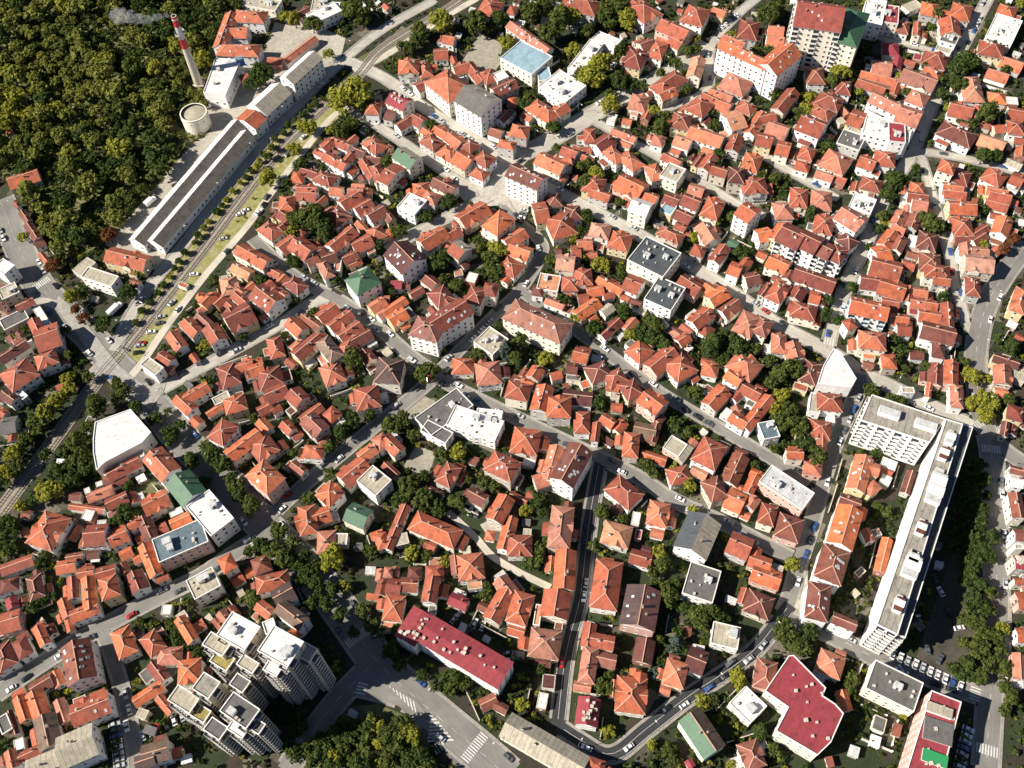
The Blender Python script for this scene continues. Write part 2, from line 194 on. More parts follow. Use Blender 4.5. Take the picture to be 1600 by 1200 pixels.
X;;;;h r 4.9 -11.3 367 8.3 6.3 -0.62
H;;;red-orange pyramid-roofed house~0~4~9;p r 6.8 -8.4 375.5 9.3 8.8 -0.72
L;apartment_block;apartment block;brown-roofed white apartment block at the open square in the upper middle;g d 14.2 12.5 354.6 18.6 10.2 -0.61
L;apartment_block;apartment block;pale apartment block with a half green half grey roof;g tG 9.2 -48.3 376.7 13.1 9.5 -0.78
X;;;;g r 5 -59.5 388.8 3.9 5.4 -0.82|g o 3 -57.9 385.6 3.4 2.9 0.75
A;;;red-orange gabled apartment house~0~5~10;g r 8 -56.9 367.1 6.7 13.9 -0.66|g r 3 -51.6 365.9 4.4 3.2 0.91
H;;;dark red gabled house~1~7~10;g d 6.8 -29.5 358 13.1 7 -0.63|g r 3.2 -28.6 364.5 4.5 3.7 0.94
H;;;red-orange hipped house~0~7~10;h r 4.8 -41.5 358.5 7.8 8.4 0.07|g r 3.7 -47.1 357.5 4.1 3.5 1.64
X;;;;g d 4.9 3.1 408.5 8.4 5.3 0.9|f g 3.8 7 412.7 3.8 3.1 2.47
S;;;dark red gabled outbuilding~0~7~8;g d 3.9 -1.7 397.7 6.9 6.2 -0.53
S;;;red-orange hipped outbuilding~0~0~8;h r 4.2 7.9 420.2 4.8 7.1 -0.07
A;;;red-orange L-shaped hipped apartment house~0~2~9;h r 7.8 10.8 393.7 9 8.8 -0.27|h r 7.8 3.7 384.3 8.7 5.4 -0.38|g d 3.3 9.6 400.4 3.7 3.4 -0.27|f r 3.4 5.1 396 3.6 3.2 1.3
H;;;bright orange L-shaped gabled house~0~1~9;g o 7.2 26.1 369.6 15.6 9.5 -0.63|g o 6 33.6 371.3 5.5 6.2 0.12|g r 3.5 32 362.2 5.5 2.6 0.94|g d 2.9 20.4 377.2 5.6 2.6 0.94
X;;;;g r 4.8 36.3 379.2 8.6 7.1 -0.53|f r 3.3 40.7 383 6.5 3.8 -0.53
X;;;;h r 6 47.6 389.5 5.4 10.2 -0.07|f r 3.5 43 390.7 3.9 3.4 -0.07|g r 2.8 45.7 382.4 4.7 4.2 -0.07
S;;;red-orange gabled outbuilding~0~0~9;g r 3.8 45.2 375 7 3.8 -0.7
H;;;red-orange hipped house~1~3~44;h r 6 46.8 354.2 10.4 10.2 -0.32|f t 3.3 53.8 354 6 3.1 1.25
S;;;red-orange gabled outbuilding~0~3~7;g r 4.2 -62.9 507 5.1 3.5 -1.01
L;gymnasium;gymnasium;school gymnasium with a bright pale blue flat roof;f b 8.2 17.3 450.9 22.6 18.7 -0.73|f b 6.1 26.5 438.8 7.2 10.3 0.11
L;school_building;school;school building with a long bright white flat roof;f w 6.9 35.9 427.5 19.7 17.8 -0.79|f w 5.9 50.8 452.5 27.4 8.6 1.01|f w 4.8 63.8 466.5 15.1 8.3 -0.64
F;;;white flat-roofed building~0~6~10;f w 7.1 -45.8 346.4 10.8 11.3 -0.59
H;;;red-orange hipped house~2~7~10;h r 6 -36.5 351 8.1 7.7 -0.47|g d 3.2 -30.8 349.7 3.4 3.1 1.1
X;;;;g d 5.1 -58.3 341.4 9 4.4 -1.01
S;;;bright orange gabled outbuilding~0~3~13;g o 3.9 -58.1 330.7 3.6 4.8 0.43
H;;;bright orange gabled house~0~5~9;g o 5.9 -15.2 338.3 15.9 10.2 0.6|f r 3.1 -5.3 341.7 4.4 4.1 0.6|g r 3.4 -24.3 335.3 3 2.5 2.17
A;;;bright orange hipped apartment house~0~5~9;h o 10.2 -2.6 328.4 9.8 13.5 -0.74|g o 3.2 -9 330.5 4.9 2.6 0.83
H;;;red-orange gabled house~1~6~9;g r 6.2 4.9 321.5 11.9 7.5 0.6|g o 2.7 -1.9 318 5.1 3.3 2.17
H;;;bright orange gabled house~0~2~15;g o 6.2 7.1 312.8 10.9 8.3 -0.5
H;;;red-orange hipped house~0~3~15;h r 5.2 2 304.5 10.9 9.4 -0.67|g o 3.5 -0.2 297.8 3.8 3.7 0.91|g o 3 -2.9 310.8 5.5 4.4 0.91
H;;;bright orange L-shaped gabled house~0~1~13;g o 6.2 -35.2 323.7 14.1 9 0.62|g r 5.1 -25.4 327.1 7.9 6.6 0.52|g o 3.6 -39.5 328.2 3.2 3.1 2.19|g o 3.3 -28.2 320.6 4.3 4.1 2.19
L;apartment_block;apartment block;white block with a big dark brown mansard roof full of skylights;g d 10.9 -48.3 309 15.2 14 -0.93
X;;;;g m 5 -53 297.3 4.9 4.3 -0.06|g d 3.7 -48.6 297.1 3.9 3.1 -0.06
A;;;pale tan gabled apartment house~0~0~13;g tr 7.9 -22.3 314.2 7.8 9.1 -0.83|g d 3.4 -20.2 308.7 3.4 3.2 0.74|f r 3 -16.6 317.1 5.3 3.1 -0.83
S;;;dusty pink flat-roofed outbuilding~0~0~13;f p 2.8 -23.2 304.2 4 4 0.19
S;;;white flat-roofed outbuilding~0~2~16;f w 3.8 -16.7 300 4.8 5.7 -0.36
S;;;dark red gabled outbuilding~0~7~13;g d 3.9 -36.7 299.1 8.4 5.7 -0.81
S;;;red-orange gabled outbuilding~0~6~13;g r 2.9 -43.6 293.5 6.6 4.2 0.6
H;;;red-orange hipped house~0~1~14;h r 7.1 -31.4 287.1 8.9 10.5 0.55|g r 3.1 -35.1 281.4 5.9 3.4 2.12|f w 2.9 -25.3 288.9 5 3.4 2.12
S;;;bright orange gabled outbuilding~0~3~14;g o 4.2 -53.6 284.6 12.6 4.8 0.66
S;;;red-orange gabled outbuilding~0~7~33;g r 4 -57.6 289.7 2.5 3.3 -0.06
H;;;bright orange gabled house~0~4~14;g o 5.2 -51.9 277.6 8.7 6.8 0.59|g o 2.9 -48.9 274 4.3 2.6 0.59|f g 2.7 -46.8 281.4 6.3 3.9 2.16
L;apartment_block;apartment block;pale corner apartment block with a rounded corner and a dusty pink roof;h p 12.2 -37.3 264.8 13.5 10.7 -0.39|g r 12.2 -27.5 271.5 20.1 10.7 0.61
A;;;red-orange L-shaped hipped apartment house~0~2~16;h r 8.9 -15.1 285.1 7.4 9.5 -0.37|h r 8.9 -7.9 288.3 6.2 7 -0.26|f r 3.5 -14.8 292.2 4.8 3.9 -0.37|g r 3.2 -20 286.8 4.9 2.9 1.2
L;apartment_block;apartment block;long white apartment block with a wide dusty pink roof in the centre;h p 10.9 13.1 267.2 29.7 12.3 -0.56
L;flat_roofed_building;flat-roofed building;square white two-storey building with a pale flat roof beside a dark spruce;f t 5.8 -8.6 260.9 11.5 11.3 -0.74
H;;;red-orange pyramid-roofed house~0~5~16;p r 4.8 -21.8 248.6 9.5 8 -0.06
H;;;red-orange hipped house~0~6~16;h r 6.1 -10.4 243.1 10.6 11.5 0.08|g d 3.4 -3.1 244.6 5.1 4.3 1.65|g r 3.1 -13.3 250.8 4.4 3.9 1.65
X;;;;g r 5.2 10.7 242.5 6.1 5.8 1|f r 3.4 14.4 245.3 5.4 2.5 2.57|g r 3.3 7 239.2 5.8 3.5 2.57|g d 2.9 6 244.1 4.5 3.7 1
S;;;red-orange gabled outbuilding~0~6~15;g r 4.2 20 241.3 4.9 3.7 0.27
H;;;bright orange gabled house~0~7~15;g o 6 31.8 250.2 6.8 7.4 -0.36|g r 3.4 34.3 254.8 4.9 2.9 -0.36
X;;;;g d 5.1 27.4 244.2 4.6 5.5 -0.19|f g 3.6 27.7 239.9 6.4 2.7 -0.19
H;;;red-orange gabled house~0~6~9;g r 6.2 18.8 337.2 6.8 13.2 0.16
H;;;bright orange hipped house~1~7~9;h o 5.8 28.2 328.1 12.5 14.3 0.26|g r 3.5 28 337.4 5 3.8 0.26
X;;;;h d 5.1 26.1 345.9 6.9 8.1 0.05
H;;;dark red hipped house~0~7~9;h d 5.2 35.1 336.6 6.8 9 0.12|f o 2.9 33.4 342.8 5.2 3.7 0.12
H;;;dusty pink hipped house~0~5~44;h p 7.1 47 322.5 9.4 8.6 -0.29|g r 2.8 50.2 328.2 6 4.2 -0.29|f d 3.8 40.3 323.9 4.8 4.2 1.28|f r 2.7 46.9 315.9 4.1 3.3 1.28
X;;;;g r 5.1 39.1 316.1 6.9 6.4 0.06|g r 2.7 41.7 311.2 5.6 3.7 0.06
X;;;;g r 5 34.4 311.9 4.3 7.4 0.04
H;;;dusty pink gabled house~1~1~15;g p 6.8 28.7 303.8 8.5 9.1 -0.2|f r 3.1 35.2 303.4 4.3 4 -0.2
S;;;dark red gabled outbuilding~0~2~15;g d 4.1 26 313.2 2.8 3.4 -0.05
H;;;red-orange L-shaped hipped house~0~1~15;h r 5.9 29.8 291.7 7.2 8.1 -0.05|h r 6.2 36.5 295 8 9.1 -0|g o 3 28 286.6 3.8 2.4 -0.05
X;;;;h d 5.2 14.6 288.5 5 4.6 -0.29
F;;;dusty pink flat-roofed building~0~2~15;f p 6 20 292.8 10.1 9.5 -0.26
X;;;;g o 5 22.1 281.1 9.3 3.6 -0.51|f d 3.2 28.3 278.6 5.1 4 1.06
S;;;bright orange gabled outbuilding~1~1~15;g o 4.2 41.7 288 7.4 6 0.19
S;;;red-orange gabled outbuilding~0~1~15;g r 4.1 35.7 283.7 4.8 5.2 0.11
H;;;bright orange gabled house~0~0~15;g o 4.8 37 277 13.1 6.2 0.64|g r 2.9 39.4 272.6 3.9 3.7 0.64
A;;;red-orange hipped apartment house~0~7~16;h r 7.8 2.4 231.9 9.6 8.6 -0.28|f d 3.6 2.4 238.5 4.1 3.3 1.29
A;;;bright orange L-shaped gabled apartment house~0~3~17;g o 7.8 12.8 227.2 12.8 7.4 -1.86|h o 8.2 19.9 222.3 10.1 10 -0.09|g o 3.3 14.4 235.2 4.7 3.4 -0.29
H;;;dark red gabled house~1~2~17;g d 5.2 28.6 228.4 12.6 6.9 -0.18|f p 3.4 37.1 228.2 4.5 4.2 1.39
H;;;red-orange L-shaped hipped house~0~2~17;h r 5.8 29.5 215.5 10.5 6.4 -1.65|g r 5.2 35.1 210.5 9.3 2.9 -1.77
H;;;red-orange hipped house~0~3~17;h r 6.2 4.6 207.3 11.3 12 -0.23|g r 3.5 12.4 207.1 6 4 1.34
S;;;white flat-roofed outbuilding~0~4~17;f w 3.1 5.5 198.5 5 3.8 -0.34
A;;;red-orange hipped apartment house~1~4~17;h r 9.9 -5.8 194 12.4 9.6 -0.53|f d 2.8 0.6 190.2 6.2 2.4 1.04|g r 2.7 -11.7 199.6 3.5 3.1 -0.53
A;;;bright orange L-shaped gabled apartment house~0~4~17;g o 8 15.2 195 16.5 5.6 -1.88|g r 6.8 10.3 187.9 6 6.1 0.3|g r 3.7 11 195.9 5.6 2.9 -1.88
L;apartment_block;apartment block;tall apartment block with a dark red skylight-dotted roof above the narrow black street;g d 12.8 22.9 191.3 18.6 10.3 -2.1
H;;;red-orange hipped house~0~6~18;h r 6.2 -28.9 193.1 9.9 6.6 -2.11|g r 3.2 -33.3 196.1 4.9 4.1 -2.11|g r 3.2 -23.7 192.6 5.3 2.8 -2.11|g o 3.3 -24 197.6 3.9 2.9 -0.54
H;;;dark red gabled house~1~6~18;g d 6.1 -17 182 7.7 5.8 -0.58|g d 2.5 -21.5 184.6 5.3 2.6 0.99
H;;;red-orange gabled house~0~5~17;g r 7 -7.5 175.6 11.8 6.9 -2.07|g d 2.5 -1.5 176.3 3.7 2.9 -2.07
S;;;red-orange gabled outbuilding~1~5~17;g r 3.2 0.2 181.7 7.6 3.1 -0.52
S;;;red-orange gabled outbuilding~0~5~17;g r 3 5.4 183.4 3 2.5 -0.39
S;;;dark red gabled outbuilding~0~6~18;g d 3.2 -34.3 186.6 6.5 2.4 -0.53
H;;;bright orange gabled house~1~5~17;g o 5.2 -5 165.3 14.5 4.8 -1.87
H;;;red-orange hipped house~2~5~17;h r 5.9 -0.3 159.5 9.5 8.5 -0.05|g d 3.7 6.4 158.3 4.1 3.2 -0.05
S;;;bright orange pyramid-roofed outbuilding~3~5~17;p o 2.9 -12.1 165.8 3.5 3.7 -0.23
H;;;bright orange hipped house~1~0~35;h o 5.9 -34.4 168.3 20.5 8.4 -0.48|g r 3.1 -36.8 162.6 4.6 4 -0.48|g r 3.5 -23.8 163 6 3.2 1.08
H;;;red-orange gabled house~0~0~35;g r 4.9 -50.5 170.8 20.3 3.6 -1.93|f d 3.6 -46.4 181.8 6.3 3.2 -0.36
H;;;red-orange gabled house~0~5~18;g r 6 -52.9 208.8 9.8 5.8 -0.86|f v 3.1 -51.9 214.2 5.5 2.8 -0.86
S;;;bright orange gabled outbuilding~0~1~35;g o 3.9 -53.6 198 8.1 3 -0.82
S;;;pale tan flat-roofed outbuilding~0~7~35;f t 4 -48.4 165.6 5.4 5 0.21
X;;;;h r 4.8 -34.8 150.4 6.7 5 -0.03|f p 3.6 -34.6 154.9 5 4.2 -0.03
X;;;;g d 5.2 -26.4 152.9 7.8 3.3 -1.47
H;;;red-orange hipped house~0~2~55;h r 5.9 -20.3 151.5 9.9 10.4 0.08|f p 3.7 -18.9 144.6 5.7 3.6 0.08
X;;;;h r 5 -53.4 151.3 2.8 3.6 -0.1|g r 3.2 -50.7 152 3.7 2.5 1.47|g r 2.8 -56.6 151.1 4.5 3.5 1.47
S;;;dark red hipped outbuilding~1~7~35;h d 4 -42.9 150.8 4.7 4.3 -0.08
H;;;dusty pink L-shaped hipped house~0~6~17;h p 7.2 16.9 166 18 8.6 -1.75|g r 4 11.1 167 2.8 5.2 -0.14|g d 3.6 20.8 176.6 4.1 3 -1.75|g o 3.4 22.2 164.1 3.6 2.6 -1.75
S;;;pale tan flat-roofed outbuilding~2~5~17;f t 3.2 3.1 166 3.3 3.6 -0.15
L;school_building;school;wide low school with white and grey flat roofs below the round tree;f g 6 -30.4 224.2 23.5 11.9 0.66|f w 7 -16.9 217 23 10.8 -0.43|f w 6 -11.6 216.8 11.3 14.6 -0.19|f g 5.8 -33.7 214.3 13.1 6.2 -0.57
S;;;red-orange gabled outbuilding~0~4~63;g r 4 -269.2 420.6 15.5 2.8 -0.96
H;;;red-orange gabled house~0~4~27;g r 4.8 -250.2 380.3 15.3 9.3 0.39
X;;;;g d 4.8 -250.1 362.3 5.2 2.3 -0.94
X;;;;g d 5.2 -243.4 353 9.2 3.3 -0.96
X;;;;g d 4.8 -237.7 343.3 12.8 4.1 -0.96|g d 3.4 -233.1 336.1 4.5 4.4 0.61
S;;;red-orange gabled outbuilding~2~3~19;g r 4 -228.7 326.1 7.6 2.5 -0.89
F;;;white flat-roofed building~2~3~19;f w 9.1 -244.2 317.3 8.4 6.6 -0.63
H;;;bright orange gabled house~0~5~27;g o 6 -185.5 321 21.7 9.2 -0.35|f r 3.6 -182.2 313.4 4.3 2.9 -0.35
F;;;pale tan flat-roofed building~0~3~19;f t 7.9 -196.3 308.8 17.4 6.7 -0.42
S;;;pale tan flat-roofed outbuilding~1~3~19;f t 4 -207.5 319.2 9.9 6.2 0.92
S;;;dark red gabled outbuilding~0~2~19;g d 4 -180.7 307.3 5.7 3.5 -0.44
S;;;bright orange flat-roofed outbuilding~1~2~19;f o 2.1 -157.4 305.9 4.8 2.5 -0.47
F;;;pale tan flat-roofed building~1~3~19;f t 5.8 -240.4 304.5 8.4 7.4 0.53
X;;;;g r 6 -230.5 295.9 8.2 4.4 0.54
X;;;;g d 5.9 -241.7 295.7 2.1 4.3 -0.06|f v 2.9 -244.1 296.6 5 2.8 1.51
F;;;grey flat-roofed building~0~4~19;f g 4.9 -234.4 287.9 12 7.2 0.57
S;;;white flat-roofed outbuilding~0~3~19;f w 4.1 -221.8 289.2 15.7 3.6 -0.96
X;;;;g r 7 -221.9 282 8.5 5.1 -1.04|g r 8 -214.3 274.3 10.5 13.9 0.38
H;;;dark red gabled house~2~3~57;g d 6.1 -229.8 268.5 13.5 6.2 0.71|f w 3.4 -224.6 275 3.9 2.7 2.28
X;;;;g d 5.2 -229.4 278.2 5.1 2.3 -0.93|f r 2.5 -232 276.8 3.4 3 0.64
H;;;red-orange hipped house~0~3~57;h r 7 -213 262.4 9 8 0.44|g r 2.7 -207 264.4 5.9 3.5 2.01
H;;;red-orange hipped house~1~3~57;h r 7.1 -223.7 254.7 13.2 12.7 0.71|f g 2.9 -228.7 260.9 3.2 3.1 2.28
L;flat_roofed_building;flat-roofed building;square building with a mossy flat roof at the corner of the big junction;f t 7 -163.3 255.5 10 5.2 -0.68
X;;;;g r 5 -158.6 260.4 7.5 5.9 -0.63|g r 2.5 -162.8 263.4 6.4 2.9 0.94
S;;;dark red gabled outbuilding~0~0~19;g d 4.1 -157.1 256.3 5 3 -0.69
H;;;red-orange gabled house~0~1~19;g r 5 -154.9 270.5 10.7 5.9 -0.95|g r 2.6 -157.4 277 3.5 2.9 0.62
H;;;red-orange gabled house~1~1~19;g r 6 -148.4 277.1 10.6 6.2 -0.85|f g 2.5 -153 282.8 6 4 0.72
S;;;bright orange gabled outbuilding~1~0~19;g o 3 -145.9 261.7 5.2 2.5 -0.95
X;;;;g d 6.2 -226.2 243.4 8 4.6 -0.66|g r 3.1 -231.1 245.7 4.7 2.5 0.92
F;;;white flat-roofed building~0~3~57;f w 5.1 -224.1 247.5 13.4 2.8 -0.73
X;;;;g r 5.2 -227.5 235.7 2.5 3 -0.57|g r 2.5 -230.3 237.2 5.4 3.9 1
H;;;grey gabled house~0~4~57;g g 5.2 -223.5 229.3 6.5 7.9 0.12|f p 3.6 -227.9 228.8 3 2.5 1.69|g r 3.2 -221.5 223.8 3.5 3.3 1.69
S;;;grey flat-roofed outbuilding~0~3~57;f g 3.9 -188.4 228.9 3.9 6.7 -0.27
L;apartment_block;apartment block;brown-roofed terrace block with many roof windows, upper end of the avenue row;g r 11 -150 202.5 14.3 9.2 -0.84
L;apartment_block;apartment block;terrace block with a green metal roof in the row on the avenue;g G 11.2 -137.9 190.4 13.4 10.9 -0.89
L;apartment_block;apartment block;terrace block with a bright white roof and rounded end in the row on the avenue;f w 11.2 -126.4 178.5 18.1 11.3 -0.86
H;;;bright orange gabled house~0~6~57;g o 4.8 -168.5 204.9 14 6.2 0.51|g r 3.3 -169.6 199.3 6 2.4 0.51
S;;;dark red gabled outbuilding~0~6~57;g d 3.8 -174.6 200.3 4.3 2.7 0.41
S;;;dark red gabled outbuilding~1~5~57;g d 4 -187.6 193 4.2 3.3 -0.09
H;;;bright orange gabled house~1~6~57;g o 4.8 -176.7 193.2 10.4 4.3 0.38
H;;;bright orange gabled house~0~5~20;g o 4.9 -168.9 189.3 8.8 5.1 0.47|g o 3.3 -163 191 5.2 3.3 2.04|f p 3.5 -169.5 184.3 5.8 3.3 0.47
S;;;red-orange gabled outbuilding~2~6~57;g r 3.8 -181.8 187.2 14.9 2.2 -0.19
S;;;white flat-roofed outbuilding~1~6~57;f w 3.1 -178.7 198.7 2.7 2.4 0.36
S;;;white flat-roofed outbuilding~0~5~57;f w 3.1 -183.2 195.5 2.3 3.3 0.39
S;;;white flat-roofed outbuilding~3~6~57;f w 4.2 -180.3 183.6 4.7 4.5 1.33
H;;;bright orange gabled house~0~5~21;g o 6.8 -151.4 186.7 10.3 8 0.47|f w 3.6 -152.6 191.9 4.4 2.5 0.47
H;;;red-orange gabled house~2~4~23;g r 7.1 -173.9 173 8.2 9.1 0.05|g d 2.7 -175.7 166.5 4.9 3.5 0.05|g r 3.1 -180 172.9 6.3 3.9 1.62|f v 3.2 -174.3 179.5 4 3.6 1.62
H;;;red-orange gabled house~1~4~23;g r 6.1 -164.9 172.2 7.2 6.5 0.43|g r 3.4 -166.5 177.3 4.5 4 0.43
A;;;red-orange hipped apartment house~0~5~57;h r 7.8 -193.9 175.9 14.6 11.9 -1.93|g r 2.5 -185.3 176.8 6.5 3.6 -1.93|g d 3.2 -189.1 183.2 5.5 2.4 -0.35
S;;;dark red gabled outbuilding~2~5~57;g d 3.2 -207.1 186 3.6 3 -0.26
S;;;red-orange gabled outbuilding~0~3~24;g r 4.2 -205.4 162.9 12.6 4.8 0.34
X;;;;g r 4.9 -184.6 160.8 7.2 5.2 0.14|g d 3.6 -182.8 165.3 6.2 3.2 0.14
X;;;;g o 5.2 -175.9 157.2 6.1 4.8 0.14|g r 3.4 -177.2 160.7 4.2 2.5 0.14
H;;;bright orange gabled house~2~5~23;g o 6 -167.2 156.7 7.2 5.6 0.24
S;;;bright orange gabled outbuilding~0~4~23;g o 4 -161.3 165.5 4.8 4.1 0.49
S;;;dark red gabled outbuilding~0~5~23;g d 4.2 -161.1 159.1 4.4 3.1 -1.09
X;;;;g r 6.2 -158.8 177.6 5.7 3.4 0.53|f r 3.8 -160 180.4 3.9 2.7 0.53
H;;;dark red gabled house~0~4~23;g d 5.8 -153.7 175.6 11 5.1 -1.07|g r 2.9 -157 172.7 3.5 3.2 0.5
H;;;bright orange gabled house~0~5~23;g o 7 -149.8 160.9 15.2 4.9 -1.09|g r 3.4 -156 163.2 4 3.1 0.48
H;;;bright orange gabled house~0~2~23;g o 5 -140.5 178.5 8.2 4.8 0.46
S;;;red-orange gabled outbuilding~0~3~23;g r 3.9 -147.8 176.1 3.2 4.2 0.5
S;;;white flat-roofed outbuilding~0~5~21;f w 3.9 -143.4 183.2 5.3 3 0.46
S;;;white flat-roofed outbuilding~0~1~23;f w 3.9 -136 175.9 6 4.5 0.47
L;apartment_block;apartment block;pink block with white-framed slate blue roofs near the row on the avenue;f n 10.1 -137.5 167.2 20.5 11.1 0.41
X;;;;h d 4.8 -206.2 154.2 6.7 5.3 0.21|g r 3.5 -211.5 152.4 4.7 4.4 1.78
H;;;dark red hipped house~1~3~24;h d 5 -195.4 152.5 9.9 5.3 -1.19|g o 2.7 -191.2 152.6 3.6 2.5 -1.19|g d 3.5 -196.5 159.1 3 3 -1.19|g d 2.5 -192 147.1 5.1 2.6 0.39
X;;;;g m 5 -203.3 146.3 4.4 4 -1.15|g r 3.2 -199.8 147.1 3.2 3 -1.15
H;;;red-orange gabled house~0~3~24;g r 5.8 -201.8 138.4 7.2 8.2 0.27|f r 3.3 -206.2 135.3 4 2.9 1.84
X;;;;g o 6.9 -187.7 131.6 8.5 3.6 -1|g r 2.9 -191.6 136.3 4.7 3.7 0.57|g d 3.4 -186.1 135 4.3 2.8 -1
H;;;red-orange hipped house~1~4~24;h r 6.1 -200.8 124.7 10.1 6.2 -1.04|g r 3.2 -204.1 119.9 5.4 4.4 -1.04
H;;;red-orange hipped house~0~4~24;h r 6 -194.6 127.6 7.8 5 -0.98|g r 3.6 -196.5 132.7 4.1 2.7 0.59
X;;;;g r 5.8 -179.7 151.1 9.2 3.8 -1.32|g o 2.8 -183.1 151 4.2 2.8 -1.32
H;;;bright orange gabled house~1~2~24;g o 7.2 -172.1 147.8 13.9 5 -1.31
X;;;;g r 5.1 -181.3 143.1 8 4.1 -1.11|g r 3 -183.3 139.7 3.4 2.5 -1.11
H;;;bright orange gabled house~0~2~24;g o 6.2 -172.9 140.7 10.6 5 0.37
S;;;bright orange gabled outbuilding~0~2~24;g o 3.8 -179.1 136.7 5.9 2.4 -1.16
A;;;bright orange hipped apartment house~0~2~24;h o 8.9 -163.8 149.4 9 6.6 -1.22
H;;;red-orange gabled house~1~5~23;g r 5.8 -154.2 152.3 8.7 6.6 -1.09
X;;;;g o 5.1 -144.7 154.1 4.7 3 0.4
L;apartment_block;apartment block;cream corner block with a maroon mansard roof and skylights, lower left;g d 10.9 -169.3 119.2 15.7 10.3 -1.22
H;;;bright orange hipped house~0~1~24;h o 6.8 -154.9 127.4 11.2 6.9 -1.1|f o 3.2 -151.3 131.8 3.5 3.2 0.47
H;;;bright orange hipped house~1~3~53;h o 6 -144 126.7 8.9 6.3 -0.9|f p 2.5 -142.4 131.9 5.6 2.6 -0.9
H;;;bright orange gabled house~0~4~52;g o 6.2 -131.5 131.4 11.5 4.1 -0.96|f t 2.8 -135.6 137.7 5 3.5 0.61|g r 3.1 -127.9 133.6 4.5 3.6 0.61
H;;;red-orange hipped house~0~3~53;h r 5.2 -137 121.6 8.8 6.3 0.02|g d 3.4 -137.4 126.1 3.1 2.7 0.02
H;;;red-orange gabled house~0~4~53;g r 4.9 -140.5 115.7 9.2 4.5 -0.87|f g 2.6 -145.5 115.1 5.6 4 -0.87
H;;;bright orange gabled house~1~4~53;g o 4.8 -143.2 107.7 11.4 4.1 0.59
X;;;;g o 5.2 -136.1 103.1 8.4 2.8 -0.82|g r 2.9 -133.4 105.3 4.3 4.2 -0.82
A;;;bright orange hipped apartment house~0~3~53;h o 8 -127.5 114.4 8 8.7 0.09|g d 2.9 -122.3 115.2 3.3 2.5 1.66|f r 2.8 -125.3 108.6 5.6 3.3 0.09|g r 3.2 -129.7 120.8 4.3 3.5 1.66
S;;;pale tan flat-roofed outbuilding~0~5~53;f t 4.1 -144.5 100.5 4 3.3 -0.34
H;;;dark red gabled house~0~5~24;g d 4.8 -184.9 113.1 7.6 5 0.56|g o 3.3 -179.7 115.6 6.3 3.8 2.13
H;;;bright orange L-shaped gabled house~2~3~25;g o 5.8 -189.5 104.2 9.9 4.3 -1.06|g o 6.1 -183.9 105.3 10.8 5.9 -1.07|g r 3.7 -192.9 110.1 4.4 3.7 0.51
H;;;dark brown gabled house~0~3~25;g e 7 -177.7 94.9 12.2 7.6 -1.16|g r 2.6 -183.6 94.4 5.9 3.5 -1.16
H;;;red-orange gabled house~1~3~25;g r 4.8 -174.9 102.8 9.2 3.7 -1.07|g r 2.5 -171.6 97.9 3.3 2.7 0.5
A;;;red-orange gabled apartment house~0~2~25;g r 8.2 -162.6 102.2 13.7 8.2 0.36|f r 3.6 -169.2 106.2 4.7 3.9 0.36|g r 2.9 -163.1 108.3 5.6 3.5 0.36
L;apartment_block;apartment block;big tan-roofed block with a yellow panelled end wall, lower left;g t 10.1 -164.3 88.5 12.9 11.5 0.38
A;;;pale tan gabled apartment house~0~5~25;g t 8.2 -176.6 83.6 10.9 5.9 0.36|f v 2.9 -172.9 80.3 5.8 3 0.36
S;;;white flat-roofed outbuilding~0~4~25;f w 3.8 -188.8 91.5 3.5 4.6 0.36
X;;;;g r 5.2 -183.5 87.9 7.8 3.2 0.42
X;;;;g r 5.8 -189.5 85.9 6.6 3.7 -1.14|g d 3.8 -193.1 85.7 3.6 3 -1.14
F;;;grey flat-roofed building~0~4~25;f g 6.2 -194.7 98.7 4 6.8 0.57
X;;;;g d 5 -192.6 99.3 9.5 2.2 -1.08
S;;;white flat-roofed outbuilding~0~6~23;f w 3.9 -141.3 140.7 3.8 3.9 -0.05
A;;;dark brown gabled apartment house~1~0~25;g e 8 -136.1 85.3 9.3 6.9 0.23|g r 3.8 -129.6 85.7 3.6 3.3 0.23|f d 2.7 -136.4 80 5.7 3.2 0.23|g d 3.4 -136.5 90.5 3.9 3.3 0.23
A;;;dark brown gabled apartment house~0~0~25;g e 8.2 -139.3 82.5 6.5 4.8 0.29
L;school_building;school;U-shaped red-roofed building beside the chimney wood;g r 7.9 -155.2 487.9 29.3 8.1 -1.7|h r 7.8 -142.5 499.8 18.8 10.3 -0.16|h r 8 -145.9 470.1 23.8 9.9 -0.12|g r 6.9 -147.5 487 9.7 9.5 -0.06
S;;;red-orange gabled outbuilding~0~4~31;g r 3.8 -125.4 464.1 8.6 6.4 -0.21
S;;;red-orange gabled outbuilding~0~2~31;g r 3.8 -112.2 472.8 25.4 5.2 0.86
X;;;;g d 5.8 -111.7 503.7 7.8 5.8 0.62|f v 3 -116.6 506 4.1 3.7 0.62
F;;;pale tan flat-roofed building~0~2~31;f t 6.8 -102.6 508.5 8.6 11.6 -0.08
F;;;white flat-roofed building~0~1~31;f w 6.9 -99.2 500.8 18.6 10.5 0.58
F;;;pale tan flat-roofed building~0~1~26;f t 5.9 -137.5 514 22.1 10.1 -0.33
X;;;;h r 7.1 -67.6 417.7 7.2 9.2 -0.14|g r 3.4 -64.2 424.1 4.3 4 1.43
S;;;red-orange gabled outbuilding~1~4~10;g r 3.9 -79.1 397.3 6.8 3.9 0.9
X;;;;g r 5 -91 393.4 8.8 5.7 0.91|g r 3.7 -96.1 389.5 5.2 3.5 2.48|g r 3.3 -93.4 397 5.7 2.5 0.91|g d 3.7 -87.4 389.9 4.2 3 2.48
H;;;red-orange gabled house~2~4~10;g r 4.8 -84.3 394.3 11.4 5.7 -0.58
